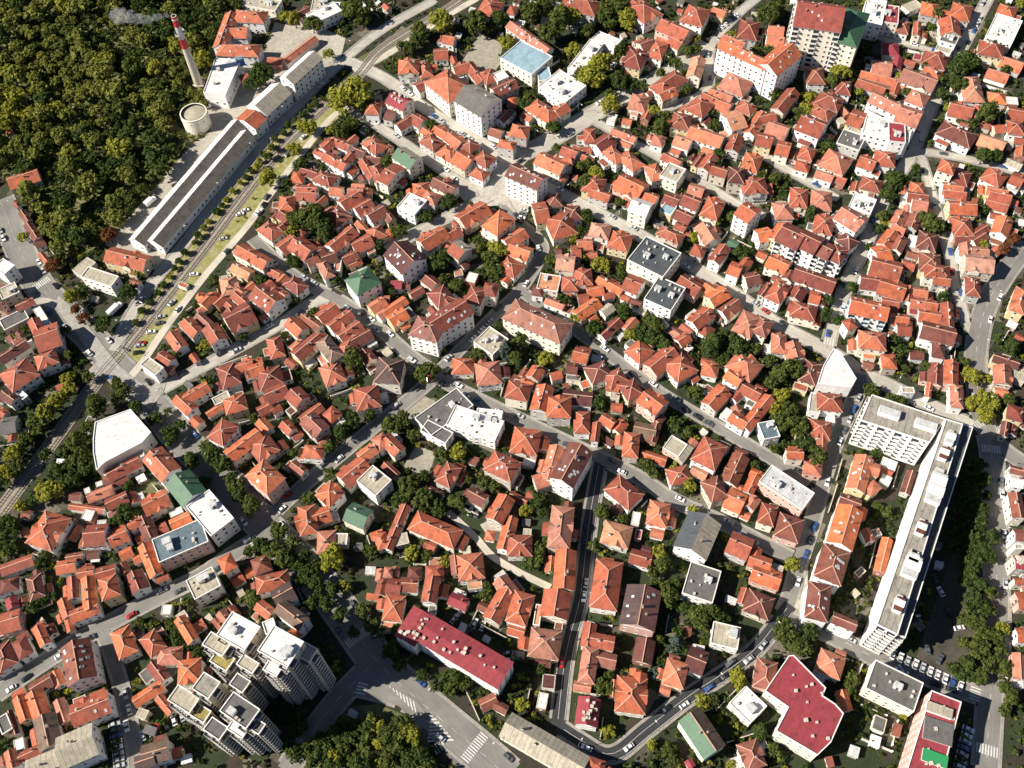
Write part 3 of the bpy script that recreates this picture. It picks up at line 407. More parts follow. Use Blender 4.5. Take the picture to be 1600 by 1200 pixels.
H;;;red-orange gabled house~3~4~10;g r 5.9 -86.4 380.4 14.8 6 -0.65|g r 3 -78 375.7 5.7 4.4 0.92|f t 2.9 -92.8 379.4 5.5 3.3 -0.65
X;;;;g r 4.8 -79.2 384 10.5 4.9 1.02
H;;;red-orange hipped house~0~4~10;h r 6.9 -66 389.7 11.8 8.4 -0.87|f p 3.7 -70.2 396.4 4.5 4 0.7
X;;;;g d 4.8 -74.7 387.1 6.6 6.2 -0.55
H;;;red-orange gabled house~1~4~10;g r 5.1 -69.5 374.3 14.4 4.5 -1.14|g d 2.7 -72.1 369.9 4.4 3.8 -1.14
H;;;red-orange hipped house~0~5~10;h r 6 -63.9 370.1 12.8 6.1 -1.2
S;;;dark red gabled outbuilding~0~4~10;g d 3.8 -66.7 382.8 7.4 4 -0.22
X;;;;g r 5 -100.4 374.2 10.4 5.3 -0.45|f p 3.6 -98.3 377.7 4 2.7 -0.45
H;;;red-orange hipped house~4~4~10;h r 6.2 -91.1 367.9 10.9 7.7 -0.56|g r 3.7 -86.8 371.3 5.2 2.8 -0.56
X;;;;h r 4.8 -105.7 371.4 6.3 7.3 -0.2|f p 3.5 -107.4 366.5 4 2.9 -0.2
H;;;red-orange gabled house~0~7~29;g r 5.2 -100.3 361.1 10.2 7.3 -0.12
X;;;;g r 5 -85.1 360.2 6.4 5.8 -0.23
X;;;;g r 5 -75.2 359 7.8 5 -0.07|g o 3.5 -69.2 358.5 5.9 4.2 1.5|g o 3.8 -74.2 363.5 6.3 4.3 -0.07
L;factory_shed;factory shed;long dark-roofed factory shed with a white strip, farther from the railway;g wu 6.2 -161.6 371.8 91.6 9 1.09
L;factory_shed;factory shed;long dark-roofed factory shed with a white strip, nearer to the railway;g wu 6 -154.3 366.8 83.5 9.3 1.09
L;factory_building;factory building;factory section with a short orange roof between the dark sheds and the grey hall;g o 8 -133.3 413 9 13.9 0.94
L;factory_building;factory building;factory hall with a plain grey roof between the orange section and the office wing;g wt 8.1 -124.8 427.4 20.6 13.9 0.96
L;factory_building;factory building;pale blue factory office wing with rows of windows at the upper end of the works;g wt 12.2 -107.8 447 24.8 9.8 0.95
H;;;red-orange hipped house~0~0~28;h r 4.9 -110 353.2 9.8 7.5 -1.55|f d 3.7 -115.8 353.8 4 3.8 0.02|f r 3.1 -104.6 351.9 5.1 3.3 -1.55
X;;;;g r 5.2 -109.6 343.7 8.6 5.8 -0.68|g r 5.1 -109.3 339.5 9.1 4.9 -2.26|g r 3 -115.3 346.6 4.6 3.7 0.89
H;;;red-orange hipped house~0~7~28;h r 5.1 -116.9 335.2 11.5 7.7 -0.77|f o 2.6 -121.7 341.5 4.3 3.1 -0.77
H;;;red-orange L-shaped gabled house~1~3~33;g r 7 -99.2 321.1 12.2 9.7 -0.76|g r 5.9 -107.2 324.7 9.5 8.6 0.76|g r 2.9 -94.1 325.7 4 3.7 0.81
S;;;red-orange pyramid-roofed outbuilding~0~3~33;p r 3.8 -101.3 335.4 5 3.8 -0.73
X;;;;g d 5.8 -91.4 318.5 6.2 5.6 0.59
X;;;;g d 5.8 -94.3 314.2 5.9 5.6 0.52
X;;;;g d 6.1 -86 314.9 6.6 6.6 0.39
X;;;;h p 6.9 -87.1 306.9 10.6 4.8 -1.14
F;;;dusty pink flat-roofed building~0~3~33;f p 4.8 -81.9 310.8 3.1 6.9 -0.07
X;;;;g r 4.8 -76.1 315.8 7.3 5.5 0.47|g o 3.5 -73.6 312.6 6.4 2.6 0.47
H;;;red-orange gabled house~0~3~33;g r 7.2 -80.1 325.4 15.6 7.3 0.82|g r 2.8 -86.5 326.3 5.2 3.4 0.82
H;;;red-orange gabled house~0~2~33;g r 5.2 -70.5 323.8 9.9 8.6 0.5|f o 3.6 -66.1 319.9 4 2.5 0.5
H;;;red-orange hipped house~1~2~33;h r 6.1 -83.6 342.2 11.5 9.6 -0.87|f w 3.1 -91.5 340.8 6.2 4.3 -0.87|f r 3.7 -78.7 337 3.6 2.7 0.7|g r 3.7 -89.4 347.3 6.2 3.8 0.7
H;;;red-orange gabled house~1~5~10;g r 6.9 -77 351.3 11.3 8.7 0.65
H;;;red-orange gabled house~2~3~13;g r 5.9 -70.5 346.9 9.4 8.5 0.63|f p 3.6 -65.4 350.7 3.3 3.3 0.63
H;;;dark red gabled house~1~3~13;g d 5.9 -63.8 342.1 9.4 8.4 0.61
S;;;red-orange gabled outbuilding~1~3~33;g r 4 -93.5 354 8.2 3.7 0.86
S;;;red-orange gabled outbuilding~1~3~13;g r 3.8 -71.2 336 7.9 3.7 -0.95
H;;;red-orange hipped house~0~3~13;h r 5 -63.6 330.3 7.6 7.9 0.44
H;;;red-orange gabled house~1~7~29;g r 4.9 -99.8 358 9.7 6.9 -0.15|f t 3.2 -105.9 360.3 3.2 3.2 1.42
H;;;red-orange gabled house~1~7~28;g r 6.2 -123.7 318.3 19 7.1 -0.63|f d 3.2 -132.3 325.5 5.6 3.4 0.94
H;;;dusty pink gabled house~2~7~28;g p 5.2 -128.4 310.4 10.9 5.5 -0.61|f g 3 -134.3 313.6 5.4 2.4 0.96
S;;;red-orange gabled outbuilding~0~4~33;g r 3 -112.7 309.8 6.1 4.2 -0.57
H;;;dusty pink hipped house~0~6~28;h p 5.9 -133.4 300.9 9.8 7.7 -1.31|f t 3.4 -137.4 307.1 4.2 3.9 -1.31
X;;;;g r 5.2 -129 298.2 6.8 5.2 -0.72
X;;;;g r 5.9 -127.2 292.7 8.7 5 -0.8
S;;;red-orange gabled outbuilding~0~7~28;g r 3.9 -124.6 300.4 6.8 4.3 0.8
X;;;;g r 4.8 -143.2 293.7 7.6 5.3 0.94|g o 3.7 -146.8 296.8 4 4 2.51|g r 2.8 -140.3 298 4.2 2.8 2.51
S;;;red-orange gabled outbuilding~2~1~19;g r 3.9 -137 293.9 7.9 4.6 0.88
S;;;red-orange gabled outbuilding~1~1~19;g r 3 -145.9 289.9 4.5 3.4 0.76
S;;;red-orange gabled outbuilding~3~1~19;g r 4 -131.5 289.2 7.4 3.4 -0.82
A;;;red-orange L-shaped gabled apartment house~0~4~33;g r 7.8 -114 290.9 13.7 10.5 -0.75|g r 7 -114.4 298.3 6 5.4 0.74|g r 3.7 -115.8 283.3 3.1 3.1 0.82
X;;;;g r 5.8 -108.2 294 6.7 6.3 -0.67
X;;;;g r 4.9 -109.5 302.5 8.7 3.6 -2.18
H;;;red-orange hipped house~0~4~33;h r 5.8 -101.4 299.3 10 6.7 -0.76
H;;;red-orange gabled house~3~1~19;g r 7 -126.2 280.8 12.5 12.9 0.54
S;;;dusty pink gabled outbuilding~0~1~19;g p 3.8 -143.2 281.7 11.8 4.2 -0.8
H;;;red-orange gabled house~2~1~19;g r 6.8 -136.9 272 10.5 7.4 -1.02
H;;;red-orange gabled house~1~5~33;g r 5.9 -85 281.6 10.1 6.7 0.72|g o 3.2 -88.1 285.9 4.6 4 0.72
H;;;red-orange gabled house~0~5~33;g r 5.9 -78.7 276.6 12.2 6.5 0.7
H;;;red-orange gabled house~0~6~33;g r 6 -73.9 270.2 11.6 6.5 0.66
H;;;dark red gabled house~0~3~32;g d 5 -68.7 266.9 9.8 6.8 0.56|f v 3.1 -63.9 264.5 4.7 2.4 0.56
H;;;red-orange L-shaped gabled house~2~5~33;g r 6.1 -99.1 274.4 9.5 6.9 -0.84|g d 5.1 -92.8 277.5 11.6 4.5 -0.71|f v 3 -104.5 273.4 4.3 2.5 -0.84
H;;;red-orange gabled house~1~4~32;g r 7.1 -92.8 262.1 14.7 7 -2.35|g r 2.5 -100.7 256.6 5.3 4.1 -0.78|g o 2.8 -87 269.5 4.7 4 -0.78|f v 2.6 -91.8 255.9 5.1 3.1 -2.35
A;;;dark brown hipped apartment house~0~4~32;h e 8.2 -82.6 259.4 13.5 6.8 -0.96|f r 3.6 -86.6 256.8 5.4 2.6 -0.96
X;;;;g r 4.9 -97.8 263.8 6.1 6.2 0.79
H;;;red-orange hipped house~3~5~33;h r 5.9 -107.9 263.4 11.1 6.2 -1.29|f r 3.3 -112.5 262.8 4.5 3 -1.29
H;;;red-orange hipped house~1~3~32;h r 6.2 -74.9 260.2 9.2 8.2 0.61|g r 2.7 -73.5 254.6 5.9 2.6 0.61
X;;;;g r 4.8 -65.5 256.6 7.3 5.6 -0.96|f d 2.5 -63.6 251.5 4.3 3.2 0.61
H;;;red-orange hipped house~0~4~32;h r 6.1 -80.8 247.1 9 10.8 0.37|g r 3.2 -74.5 249.3 4.9 4.4 1.94
L;town_hall;hall;building with a steep dark brown-grey pyramid roof near the round tree;p e 9.1 -54.7 245.3 11.3 12.8 -0.16
X;;;;g o 4.8 -61.8 285.7 8 5.8 0.64
S;;;bright orange gabled outbuilding~1~7~33;g o 4.2 -59.6 280.7 4.1 4.6 0.69
L;apartment_block;apartment block;white villa block with a green hipped roof at the small crossroads;h G 10.2 -68.2 296.1 12.7 11.6 0.58
H;;;red-orange hipped house~0~0~19;h r 6.1 -128 249.1 7.8 12.1 0.38|g r 3 -132.6 245 4 3.9 1.95
X;;;;g r 5.1 -121.6 254.5 7.6 4.9 0.29|g r 3.6 -116.3 257.5 4.3 3.5 0.29|f o 3.4 -121.3 258.8 4.7 3.2 0.29
X;;;;g r 6.2 -115.5 251.3 6.3 6.5 0.39|g d 3.8 -119.8 249.8 3.4 2.8 1.96
H;;;red-orange hipped house~4~2~34;h r 5.8 -109 246.8 10.4 10 0.3|f r 3 -102.3 249.4 6 4 1.87|g r 3.7 -115 244.1 5.6 2.7 1.87
H;;;bright orange L-shaped gabled house~0~7~19;g o 6 -145.9 234.9 10.9 5.8 -0.79|g o 6 -141.8 240.6 11.9 5.7 0.6|g d 3 -149.7 240.5 3.1 2.5 0.78
H;;;red-orange hipped house~1~2~34;h r 6.2 -123.4 233.5 8.9 7.7 0.3|f d 3.5 -123 239.6 4.3 3.7 0.3
S;;;bright orange gabled outbuilding~1~1~20;g o 4.2 -133 232 7 2.9 0.66
F;;;pale tan flat-roofed building~0~7~19;f t 5.2 -130.1 237.5 7.5 4.3 0.51
S;;;red-orange gabled outbuilding~0~1~20;g r 4 -140.2 226.7 4.9 4.4 -0.75
A;;;red-orange hipped apartment house~0~3~34;h r 9.2 -126.4 217.8 8.3 10.4 -0.55|g o 3.4 -123.1 223.4 3.6 2.6 -0.55
H;;;bright orange gabled house~0~3~34;g o 7.1 -117 212 16.4 6.8 0.71
H;;;red-orange hipped house~0~2~34;h r 6.1 -108.9 210.9 9.7 11 0.61|g r 3.3 -101.6 212.5 4.7 4 2.18
S;;;bright orange gabled outbuilding~0~2~34;g o 3.9 -109.9 223 7 4.5 -0.85
X;;;;g r 4.8 -99.3 221 6.4 4.5 -0.83|g r 2.5 -95.5 218.1 4.4 3.1 0.74
S;;;bright orange gabled outbuilding~1~2~34;g o 3.8 -110 232.1 7.3 4.7 0.52
S;;;red-orange gabled outbuilding~2~2~34;g r 3.9 -105.3 231.3 4.1 3.6 0.64
H;;;red-orange gabled house~2~2~34;g r 5.8 -105.4 238.5 9.6 8.2 0.46|g r 3.2 -111.5 236.8 3.4 2.8 2.03
H;;;bright orange gabled house~3~2~34;g o 7.2 -95.6 235 7.7 7.6 -0.84|f r 2.7 -90.5 237.2 4.1 2.9 -0.84|f d 3.1 -98.9 230.3 3.8 3.5 -0.84
H;;;dark red gabled house~1~1~34;g d 7 -86.9 220.2 10.4 7.8 -0.83|g r 2.7 -83.4 214.5 4.5 2.7 0.74
S;;;red-orange gabled outbuilding~0~1~34;g r 4.1 -89.4 228.2 10.7 4.5 0.72
X;;;;h r 5.1 -80.2 226.2 6 6.3 -0.76|f v 3.5 -77.2 222.8 5.7 3.2 0.81
H;;;red-orange hipped house~0~5~32;h r 6.1 -64.5 233.5 10.4 11.3 0.17|g o 2.8 -71.4 235.4 4.8 2.5 1.75|f w 3 -57.7 235.6 4 3.7 1.75
L;apartment_block;apartment block;big pink-walled villa with a large hipped roof beside the avenue trees;h o 11 -105.3 193.9 13.4 9.7 -0.75
X;;;;g d 4.8 -93.2 200.4 7.3 4.1 -0.73|f r 2.7 -97.7 203 4.4 3 0.84
H;;;red-orange hipped house~0~1~34;h r 6.2 -86.8 207.4 7.9 5.6 -0.13|f r 2.7 -92.4 208.6 6.1 3.4 1.44
X;;;;g o 6.1 -63.5 205.5 7.4 5.7 0.69
H;;;red-orange gabled house~0~2~35;g r 6 -68.9 196.6 12.6 8.7 0.72|g r 2.7 -74.4 199.4 4 2.7 0.72
A;;;bright orange hipped apartment house~0~3~35;h o 8 -78.2 186 8 8.3 -0.74|f r 3.2 -82.2 190.5 5.4 4 0.83
X;;;;h r 6.1 -57.8 210.7 5.4 6.7 0.58
H;;;bright orange L-shaped gabled house~0~4~35;g o 4.8 -85.2 176.6 14.3 7 0.3|h o 6.1 -87.2 175.5 12.5 6.7 -1.41|f v 3 -76.6 178 4 3 1.87
L;detached_house;house;white house with a pale green metal roof left of the small white block;g G 6.9 -66.3 176 9.2 8.4 -0.48
F;;;pale tan flat-roofed building~0~1~35;f t 8.8 -59.7 190.6 11 9.6 -0.75
H;;;red-orange hipped house~0~5~35;h r 5.9 -78.9 165.4 6.8 9.2 0.03
F;;;pale tan flat-roofed building~0~5~35;f t 5.1 -73.2 166.5 5.3 4.9 -0.07
X;;;;h r 4.8 -56.4 165 6.3 4.6 -1.25|g o 2.7 -58.9 168.9 5 2.7 0.32
A;;;bright orange hipped apartment house~0~7~23;h o 9.1 -117.6 157 5.2 6.7 0.53|g r 2.6 -114.6 152.4 4.7 4.2 0.53
H;;;dark red hipped house~0~2~52;h d 6.2 -104.6 156.7 6.4 6.7 0.37|g r 2.8 -109.6 155.3 3.9 3.4 0.37
F;;;pale tan flat-roofed building~0~7~23;f t 9 -126.1 148.9 11 9.3 0.51
H;;;bright orange hipped house~0~1~52;h o 6.9 -99.3 149 12.5 6.6 0.21|g r 3.5 -106.8 148 4.4 2.6 1.78
A;;;dark brown gabled apartment house~1~2~51;g e 8 -94 142.7 7.9 7.8 0.5
A;;;dark brown gabled apartment house~0~2~51;g e 9.1 -90 134 12.9 5.5 -0.67|g o 2.8 -89.9 127.8 4.5 4.1 -0.67|f r 3.3 -86.9 137.1 3.2 3.1 0.9
X;;;;g r 6.1 -101.6 137.9 7.1 4.4 -0.68|f r 2.8 -105.2 136.2 3.7 2.8 -0.68
X;;;;g p 5.1 -117.7 136.2 5 3.6 -0.88|g r 3.5 -114.8 138.3 4.6 3.6 -0.88|g d 2.7 -114.6 133.8 5.9 2.6 0.69|g r 3.7 -119.9 134 4.9 2.6 -0.88
S;;;dark red gabled outbuilding~0~7~55;g d 4.1 -14.9 98.2 6.1 4.2 0.41
S;;;dark red gabled outbuilding~0~3~36;g d 3.8 -10.6 96.3 5.2 3 -0.51
L;flat_roofed_building;flat-roofed building;long low pale-roofed building along the avenue at the bottom edge;g t 5.8 5 80.9 32 9.1 -0.56
X;;;;h r 5.9 23.1 73.6 5.9 3.9 -0.35|g r 3.8 27.2 70.9 4 3.8 1.22
H;;;red-orange hipped house~1~3~55;h r 6.1 -50.7 135.8 7.1 9.9 -0.14|g r 3.6 -55.7 138.4 3.8 3.6 1.43|f p 3.4 -53.1 129.4 6 3.6 -0.14
X;;;;g r 4.9 -51 145.2 5.5 5.9 -0.21|g r 3.6 -55.9 145.4 5.8 4.1 1.36
X;;;;g d 5 -45 145.5 6.6 5.5 -0.11
H;;;red-orange gabled house~0~3~55;g r 6.8 -36.2 142.4 10.3 5.3 -1.74|f g 3.1 -35.9 135.5 3.2 3 -1.74|g r 3.5 -31.6 142.8 5 3.7 -1.74
X;;;;g m 4.8 -25.4 137.6 7.3 4.6 -0.47|f w 3 -25 141.6 4.9 2.8 -0.47
H;;;red-orange gabled house~2~1~55;g r 5.9 -6.6 142.4 7.9 5.9 -0.96|f v 2.7 -8.6 147.9 5 3.4 0.61|f r 2.9 -1.9 143.3 5.8 2.8 -0.96
H;;;red-orange gabled house~0~1~55;g r 6.1 -9.4 134.7 13.3 6.5 1.04|g d 3.8 -15.5 135.1 4.4 3.1 2.61
H;;;red-orange hipped house~1~1~55;h r 7.1 -1.3 132.9 12.3 7.6 1.23|g r 3.2 -3.3 125.2 6.3 3.6 2.8
F;;;dusty pink flat-roofed building~0~1~55;f p 6.1 5.4 130 8.3 2.5 -1.78
H;;;red-orange gabled house~0~4~38;g r 6.9 12.6 133.6 10.7 10.1 -1.79|f d 2.6 13.3 126.3 3.1 3.1 -1.79
H;;;dusty pink hipped house~0~3~37;h p 6 7.5 118.7 11.2 10.7 -0.19|g o 3.2 -0.2 119.8 4.4 4.4 1.38|g d 3.8 6.3 112.2 5.9 2.5 -0.19
H;;;bright orange gabled house~1~3~38;g o 7 17.2 147.6 16.3 7.7 -1.71|g r 3.3 11.9 151.8 6.1 3.9 -1.71
S;;;white flat-roofed outbuilding~0~2~36;f w 3 5.3 98 5.9 3.6 -1.83
S;;;dark red flat-roofed outbuilding~0~3~37;f d 2.8 8.1 105 4.8 5.4 -0.16
L;detached_house;house;house with a bright crimson metal roof at the foot of the narrow black street;g m 7.2 21.7 92.1 9.7 7.6 -1.8
H;;;red-orange L-shaped gabled house~0~5~38;g r 5.8 24.5 121.2 9.1 4.4 -1.8|g r 6.2 29.4 118.3 8.8 5.1 -0.25
H;;;red-orange L-shaped hipped house~0~2~37;h r 6.2 23.5 109.7 13.2 5.5 -1.8|g d 4.8 30.1 111.6 7.7 5.1 -0.27|g r 3.8 20.5 102.2 6.2 3 -0.23
H;;;red-orange hipped house~0~3~38;h r 7 33.1 140.7 19.6 10.1 -1.8|g r 3.3 34.7 151.7 4.6 2.6 -0.23
L;detached_house;house;villa with a two-tone pink and dark brown roof right of the narrow black street;g pe 8.2 45.3 130.1 16 12.9 -1.86
S;;;dark red gabled outbuilding~0~6~38;g d 4.2 45.1 114.4 9.1 6.7 -1.86
H;;;bright orange L-shaped hipped house~0~0~37;h o 7 38.2 97.5 12.5 10.6 -1.75|g o 6.9 42 102.5 5.5 4.2 -1.77|g o 3.7 40.9 105.5 4.4 3.8 -1.75|g r 3.1 32.1 101.1 6.1 2.5 -1.75
H;;;bright orange hipped house~0~3~40;h o 6.8 55.5 104.6 7.5 9.2 -0.35|g r 3.7 56.2 110.7 3.7 2.6 -0.35|g r 3.5 50.1 105.6 3.5 3.3 1.22|g r 3.5 51.4 99.5 3.5 3.2 -0.35
H;;;dark red gabled house~0~3~39;g d 6.2 64.1 109.1 6.8 8.9 -0.45
S;;;white flat-roofed outbuilding~0~6~42;f w 3.9 66 114.3 4.4 3 -0.24
F;;;pale tan flat-roofed building~0~7~42;f t 6 76.6 118.2 10.3 8.8 -0.3
H;;;dark red hipped house~0~4~5;h d 5.8 91.4 129.9 9.6 8.9 -0.47|g r 2.7 86.8 134.6 6.4 3 1.1
L;flat_roofed_building;flat-roofed building;white building with a pale grey metal roof beside the big crimson-roofed block;f w 6 80.7 92 10.1 9.3 -0.88
L;apartment_block;apartment block;white-walled block with a brown and green roof near the bottom edge;g eG 8.2 62.1 82.3 15.1 9 -1.08
H;;;dark red hipped house~0~6~39;h d 5.8 79.1 74.4 8.9 7 -1.32|f w 2.5 84.1 77.3 5.2 4.2 -1.32|f v 3 73.9 72.5 4 3.9 0.25
S;;;crimson gabled outbuilding~0~6~40;g m 3.2 57.1 73 2.5 2.2 -1.08
A;;;dark red hipped apartment house~0~1~39;h d 8 88.6 102.3 10.4 7 -1.91
A;;;bright orange gabled apartment house~0~1~17;g o 8.2 60.9 222.5 10.3 8.9 -0.8|g d 3.4 64 216.5 3.7 2.6 0.77
H;;;red-orange hipped house~0~1~17;h r 6.1 52.5 230.5 7.6 9.3 0.4
X;;;;g o 4.9 44.8 233.9 5.3 5.4 -0.21|f t 3.8 45.4 229.3 4 3.3 -0.21
S;;;red-orange gabled outbuilding~0~1~17;g r 3.2 45.6 223.6 4.7 3.6 -0.14
X;;;;g r 5 40.9 215.9 6.3 4.9 -0.7|g r 3.8 45.9 213.5 6 4.3 0.87
H;;;red-orange hipped house~0~0~17;h r 5.8 49.6 203.1 11.5 6.2 -1.76|g r 3.6 45.3 206.5 4.6 3.6 -1.76
S;;;dark brown L-shaped gabled outbuilding~1~1~17;g e 3.8 56.4 210.5 9.3 7.5 -0.29|g d 4 60.4 209.3 9.3 3.6 -1.93
S;;;red-orange gabled outbuilding~0~0~17;g r 3 58.8 197.8 10.8 4.1 -0.41
F;;;pale tan flat-roofed building~0~2~41;f t 4.9 68.4 201.7 7.4 7.8 0.89
S;;;pale tan gabled outbuilding~2~2~41;g t 3.8 71.9 198.9 8.3 3.6 0.92
S;;;red-orange gabled outbuilding~3~2~41;g r 2.9 76.1 203.8 3.9 3.1 0.82
A;;;red-orange hipped apartment house~0~2~41;h r 7.9 81.8 196.1 10.5 12.7 -0.59|f p 3.2 89.5 201.2 4.7 4.4 -0.59
H;;;dark red gabled house~0~4~43;g d 5.2 91.9 189 14.5 6.7 -2.1|g d 3.5 95.8 197.5 5.5 4 -0.53
X;;;;g r 4.8 97.9 182.1 9.2 4 -2.12|g o 3.2 101.3 187.4 5.4 3.5 -0.55
H;;;red-orange hipped house~1~2~41;h r 5.1 68.1 187.8 8.7 7.5 0.19
S;;;dusty pink gabled outbuilding~1~2~41;g p 4.2 76.9 188.9 6.7 4.1 -0.57
S;;;red-orange gabled outbuilding~0~2~41;g r 2.8 82.5 186.6 2.9 2.6 -0.49
H;;;dark red hipped house~0~2~41;h d 7.2 81.6 179.4 7.3 9.8 0.32
H;;;bright orange gabled house~0~1~41;g o 5.1 89.6 174.7 7.3 9.2 -0.55|g r 2.5 93.2 169.5 4.3 3.1 -0.55
X;;;;g r 5.2 96.6 173.5 5.7 4.1 0.89
S;;;red-orange gabled outbuilding~0~4~43;g r 3.9 91.9 181.8 3.9 2.5 -0.57
H;;;bright orange hipped house~0~5~43;h o 6.9 101.4 167 6 8.7 -0.4|f r 2.8 105.4 171.7 3.5 3.1 -0.4
H;;;dark red hipped house~0~6~43;h d 6 109.2 161.2 9.2 10.3 -0.43
X;;;;g r 6.2 118 194.6 6.7 4.4 -0.1|g o 2.5 119.2 198.3 4.1 3.2 -0.1
F;;;slate blue flat-roofed building~0~2~43;f n 6 109.3 206.7 7.2 8.3 0.16
H;;;red-orange gabled house~1~3~43;g r 5.9 89.3 224 11.5 7.3 -2.34|g r 3.8 93.5 230.1 5.1 3.2 -0.77|f d 3.7 87.4 230.3 4.3 3.2 -0.77
H;;;bright orange L-shaped gabled house~0~3~43;g o 6 97.3 212.4 7.8 5.9 -0.72|g o 5.9 105.9 215.7 20.2 5 0.83|f w 3.5 93.6 217.5 4.6 4.5 0.85
X;;;;g p 4.8 98 217.5 5.4 3.8 -1.38
H;;;red-orange gabled house~1~4~58;g r 4.8 105.3 227.3 8.9 6.3 -0.65|g o 3.2 110.3 229.3 5 2.8 -0.65|f g 3.3 104.5 222.1 3.5 3.1 -0.65
S;;;red-orange gabled outbuilding~0~4~58;g r 4.2 99.1 225.6 5.2 3.2 0.77
H;;;red-orange hipped house~0~7~17;h r 5.9 44.2 180.9 13.1 9.4 -0.82|g d 3.4 41 174.4 4 3.4 0.75
H;;;bright orange hipped house~0~3~41;h o 6.2 57.2 170.2 10.4 7.9 -1.86|g r 2.8 56.2 163.1 5 3.7 -0.29|g d 3.8 63 171.6 3.4 2.4 -1.86|g r 3.3 62.3 167.5 4.1 3.5 -1.86
H;;;dusty pink hipped house~1~2~38;h p 5.9 39.3 162.1 10.9 9.4 -0.33|f g 2.8 37.8 169.2 5.5 3 -0.33
S;;;white flat-roofed outbuilding~1~4~41;f w 2.9 48.3 170.1 5.8 3.3 -1.85
S;;;crimson flat-roofed outbuilding~0~4~41;f m 3 48.5 162.9 4.2 2.6 -1.86
H;;;bright orange gabled house~0~2~38;g o 4.8 48 151.7 8.3 5.7 -0.36|g d 3.8 50.7 155.4 3.6 3.2 -0.36
L;apartment_block;apartment block;large building with a half pale half dark green-grey roof and a white side wall;g tk 8.9 71.3 158.7 16.6 13.3 -2.08
H;;;red-orange gabled house~0~0~41;g r 6.2 88 154.4 8.7 9.4 -0.52
H;;;bright orange L-shaped gabled house~0~0~42;g o 5.2 95 147.3 8.5 5.8 -0.43|g o 5.2 94 150.8 5.6 3.2 -2.04
H;;;bright orange gabled house~0~3~5;g o 5.1 96.4 141.2 11.1 7.1 -0.43|f t 3.6 101.9 144.7 4.2 3.8 -0.43
L;apartment_block;apartment block;flat grey-roofed block with roof clutter, below the half dark roofed building;f g 7.2 70.4 139.5 13.9 12.2 -1.97
L;apartment_block;apartment block;pink apartment block with a wide pale flat roof near the street of the dark terraces;f v 8.2 111 178.1 20.5 9.7 -0.74
H;;;red-orange gabled house~0~4~44;g r 6 49.2 347.3 10.7 6.1 -0.5|g d 3.1 56.3 345.1 4.6 3.8 1.07
L;apartment_block;apartment block;white block with a white roof and skylights on the long diagonal street;g w 9.1 68.3 334.8 9.4 9.5 -0.53
X;;;;g r 4.8 65.1 346.8 5.3 6 -0.5|g r 2.9 62.7 343 4.2 3 -0.5
H;;;red-orange gabled house~0~1~44;g r 5.1 73.8 344.8 8.8 6.9 -0.53
X;;;;g r 5 84.7 342 7.3 7.9 -0.54|g d 3.6 89.5 345.6 4 3.1 -0.54
F;;;pale blue flat-roofed building~0~0~44;f b 5.1 82.5 336.3 6.3 7.1 -0.58
H;;;red-orange gabled house~1~0~44;g r 6.1 94.3 339.2 8.8 8.5 -0.57
H;;;red-orange gabled house~0~0~44;g r 4.9 89.7 331 8.1 7.3 -0.62|g d 2.8 94.4 327.7 4.8 3.4 0.95
X;;;;g r 4.8 87.2 324.5 5.3 4.6 -0.58|g r 3.1 90.5 320.7 4.2 3.2 -0.58
H;;;red-orange hipped house~0~4~45;h r 6.2 104.3 334.1 8.6 13.2 -0.49|g o 2.8 108.1 341.5 3.4 3.1 1.08
H;;;red-orange hipped house~0~1~46;h r 6.8 81 318 11.9 6.4 -0.66
H;;;dusty pink gabled house~0~5~45;g p 6 99.5 318 11.7 8.6 -1.25|g r 2.7 104.8 322.4 4.4 4.1 -1.25
L;apartment_block;apartment block;tall narrow white block with an orange-pink roof, right of the middle;g o 11.9 119.4 325.3 8.4 10.8 -0.83
H;;;red-orange hipped house~0~2~49;h r 5.9 138.8 330.5 8.7 10.3 -0.03|g r 3.4 138.6 323.3 5.8 4.1 -0.03|f o 2.6 140 337.5 5 3.8 -0.03
H;;;red-orange hipped house~1~2~49;h r 7.1 147.8 337.3 8.2 12.6 -0.23|g r 2.7 145.5 329.8 3 3 -0.23|f g 3.2 149.5 345.7 4.5 3.2 1.34
H;;;bright orange gabled house~0~7~45;g o 7.2 126.2 314.6 7 8 0.21|f r 2.7 127.2 320.6 3.8 3.4 0.21
A;;;bright orange gabled apartment house~0~4~49;g o 7.9 133 314.6 10.9 5.6 0.95
X;;;;h r 6.1 93.4 307.7 5.7 6.8 -0.51
H;;;red-orange gabled house~1~5~45;g r 6.9 102.9 304.1 11.6 5.7 -2.2|f t 3.6 100.8 308.1 4.5 2.5 -2.2
S;;;green gabled outbuilding~0~5~45;g G 3 111.4 313 4.5 5.6 -0.67
H;;;red-orange hipped house~0~3~46;h r 6 56.3 316.3 9.8 10.7 -0.39|f v 3.8 60 322.1 3.1 3 -0.39
L;apartment_block;apartment block;upper of the two dark slate grey flat-roofed white blocks;f k 10.8 70.9 301.4 19.4 17.6 -0.65
L;apartment_block;apartment block;lower of the two dark slate grey flat-roofed white blocks;f k 8.8 73.5 280.6 13.9 15.5 -0.59
X;;;;g r 6.8 109 294.6 5.6 7.9 -0.54
X;;;;g r 6.2 114.6 298.2 5.9 4.4 0.86|f r 3.5 117.2 301.5 3.7 2.6 2.44
X;;;;g d 6 116.1 288.8 6.8 7.6 0.2|g r 2.6 121 289 3.4 2.8 1.77
S;;;bright orange gabled outbuilding~0~5~49;g o 3.9 124.3 304.9 4.2 4.2 -0.68
H;;;bright orange gabled house~0~5~49;g o 6.2 130 296.7 10 8.3 -0.61|g d 3.7 129.3 289.7 5.6 3.8 -0.61
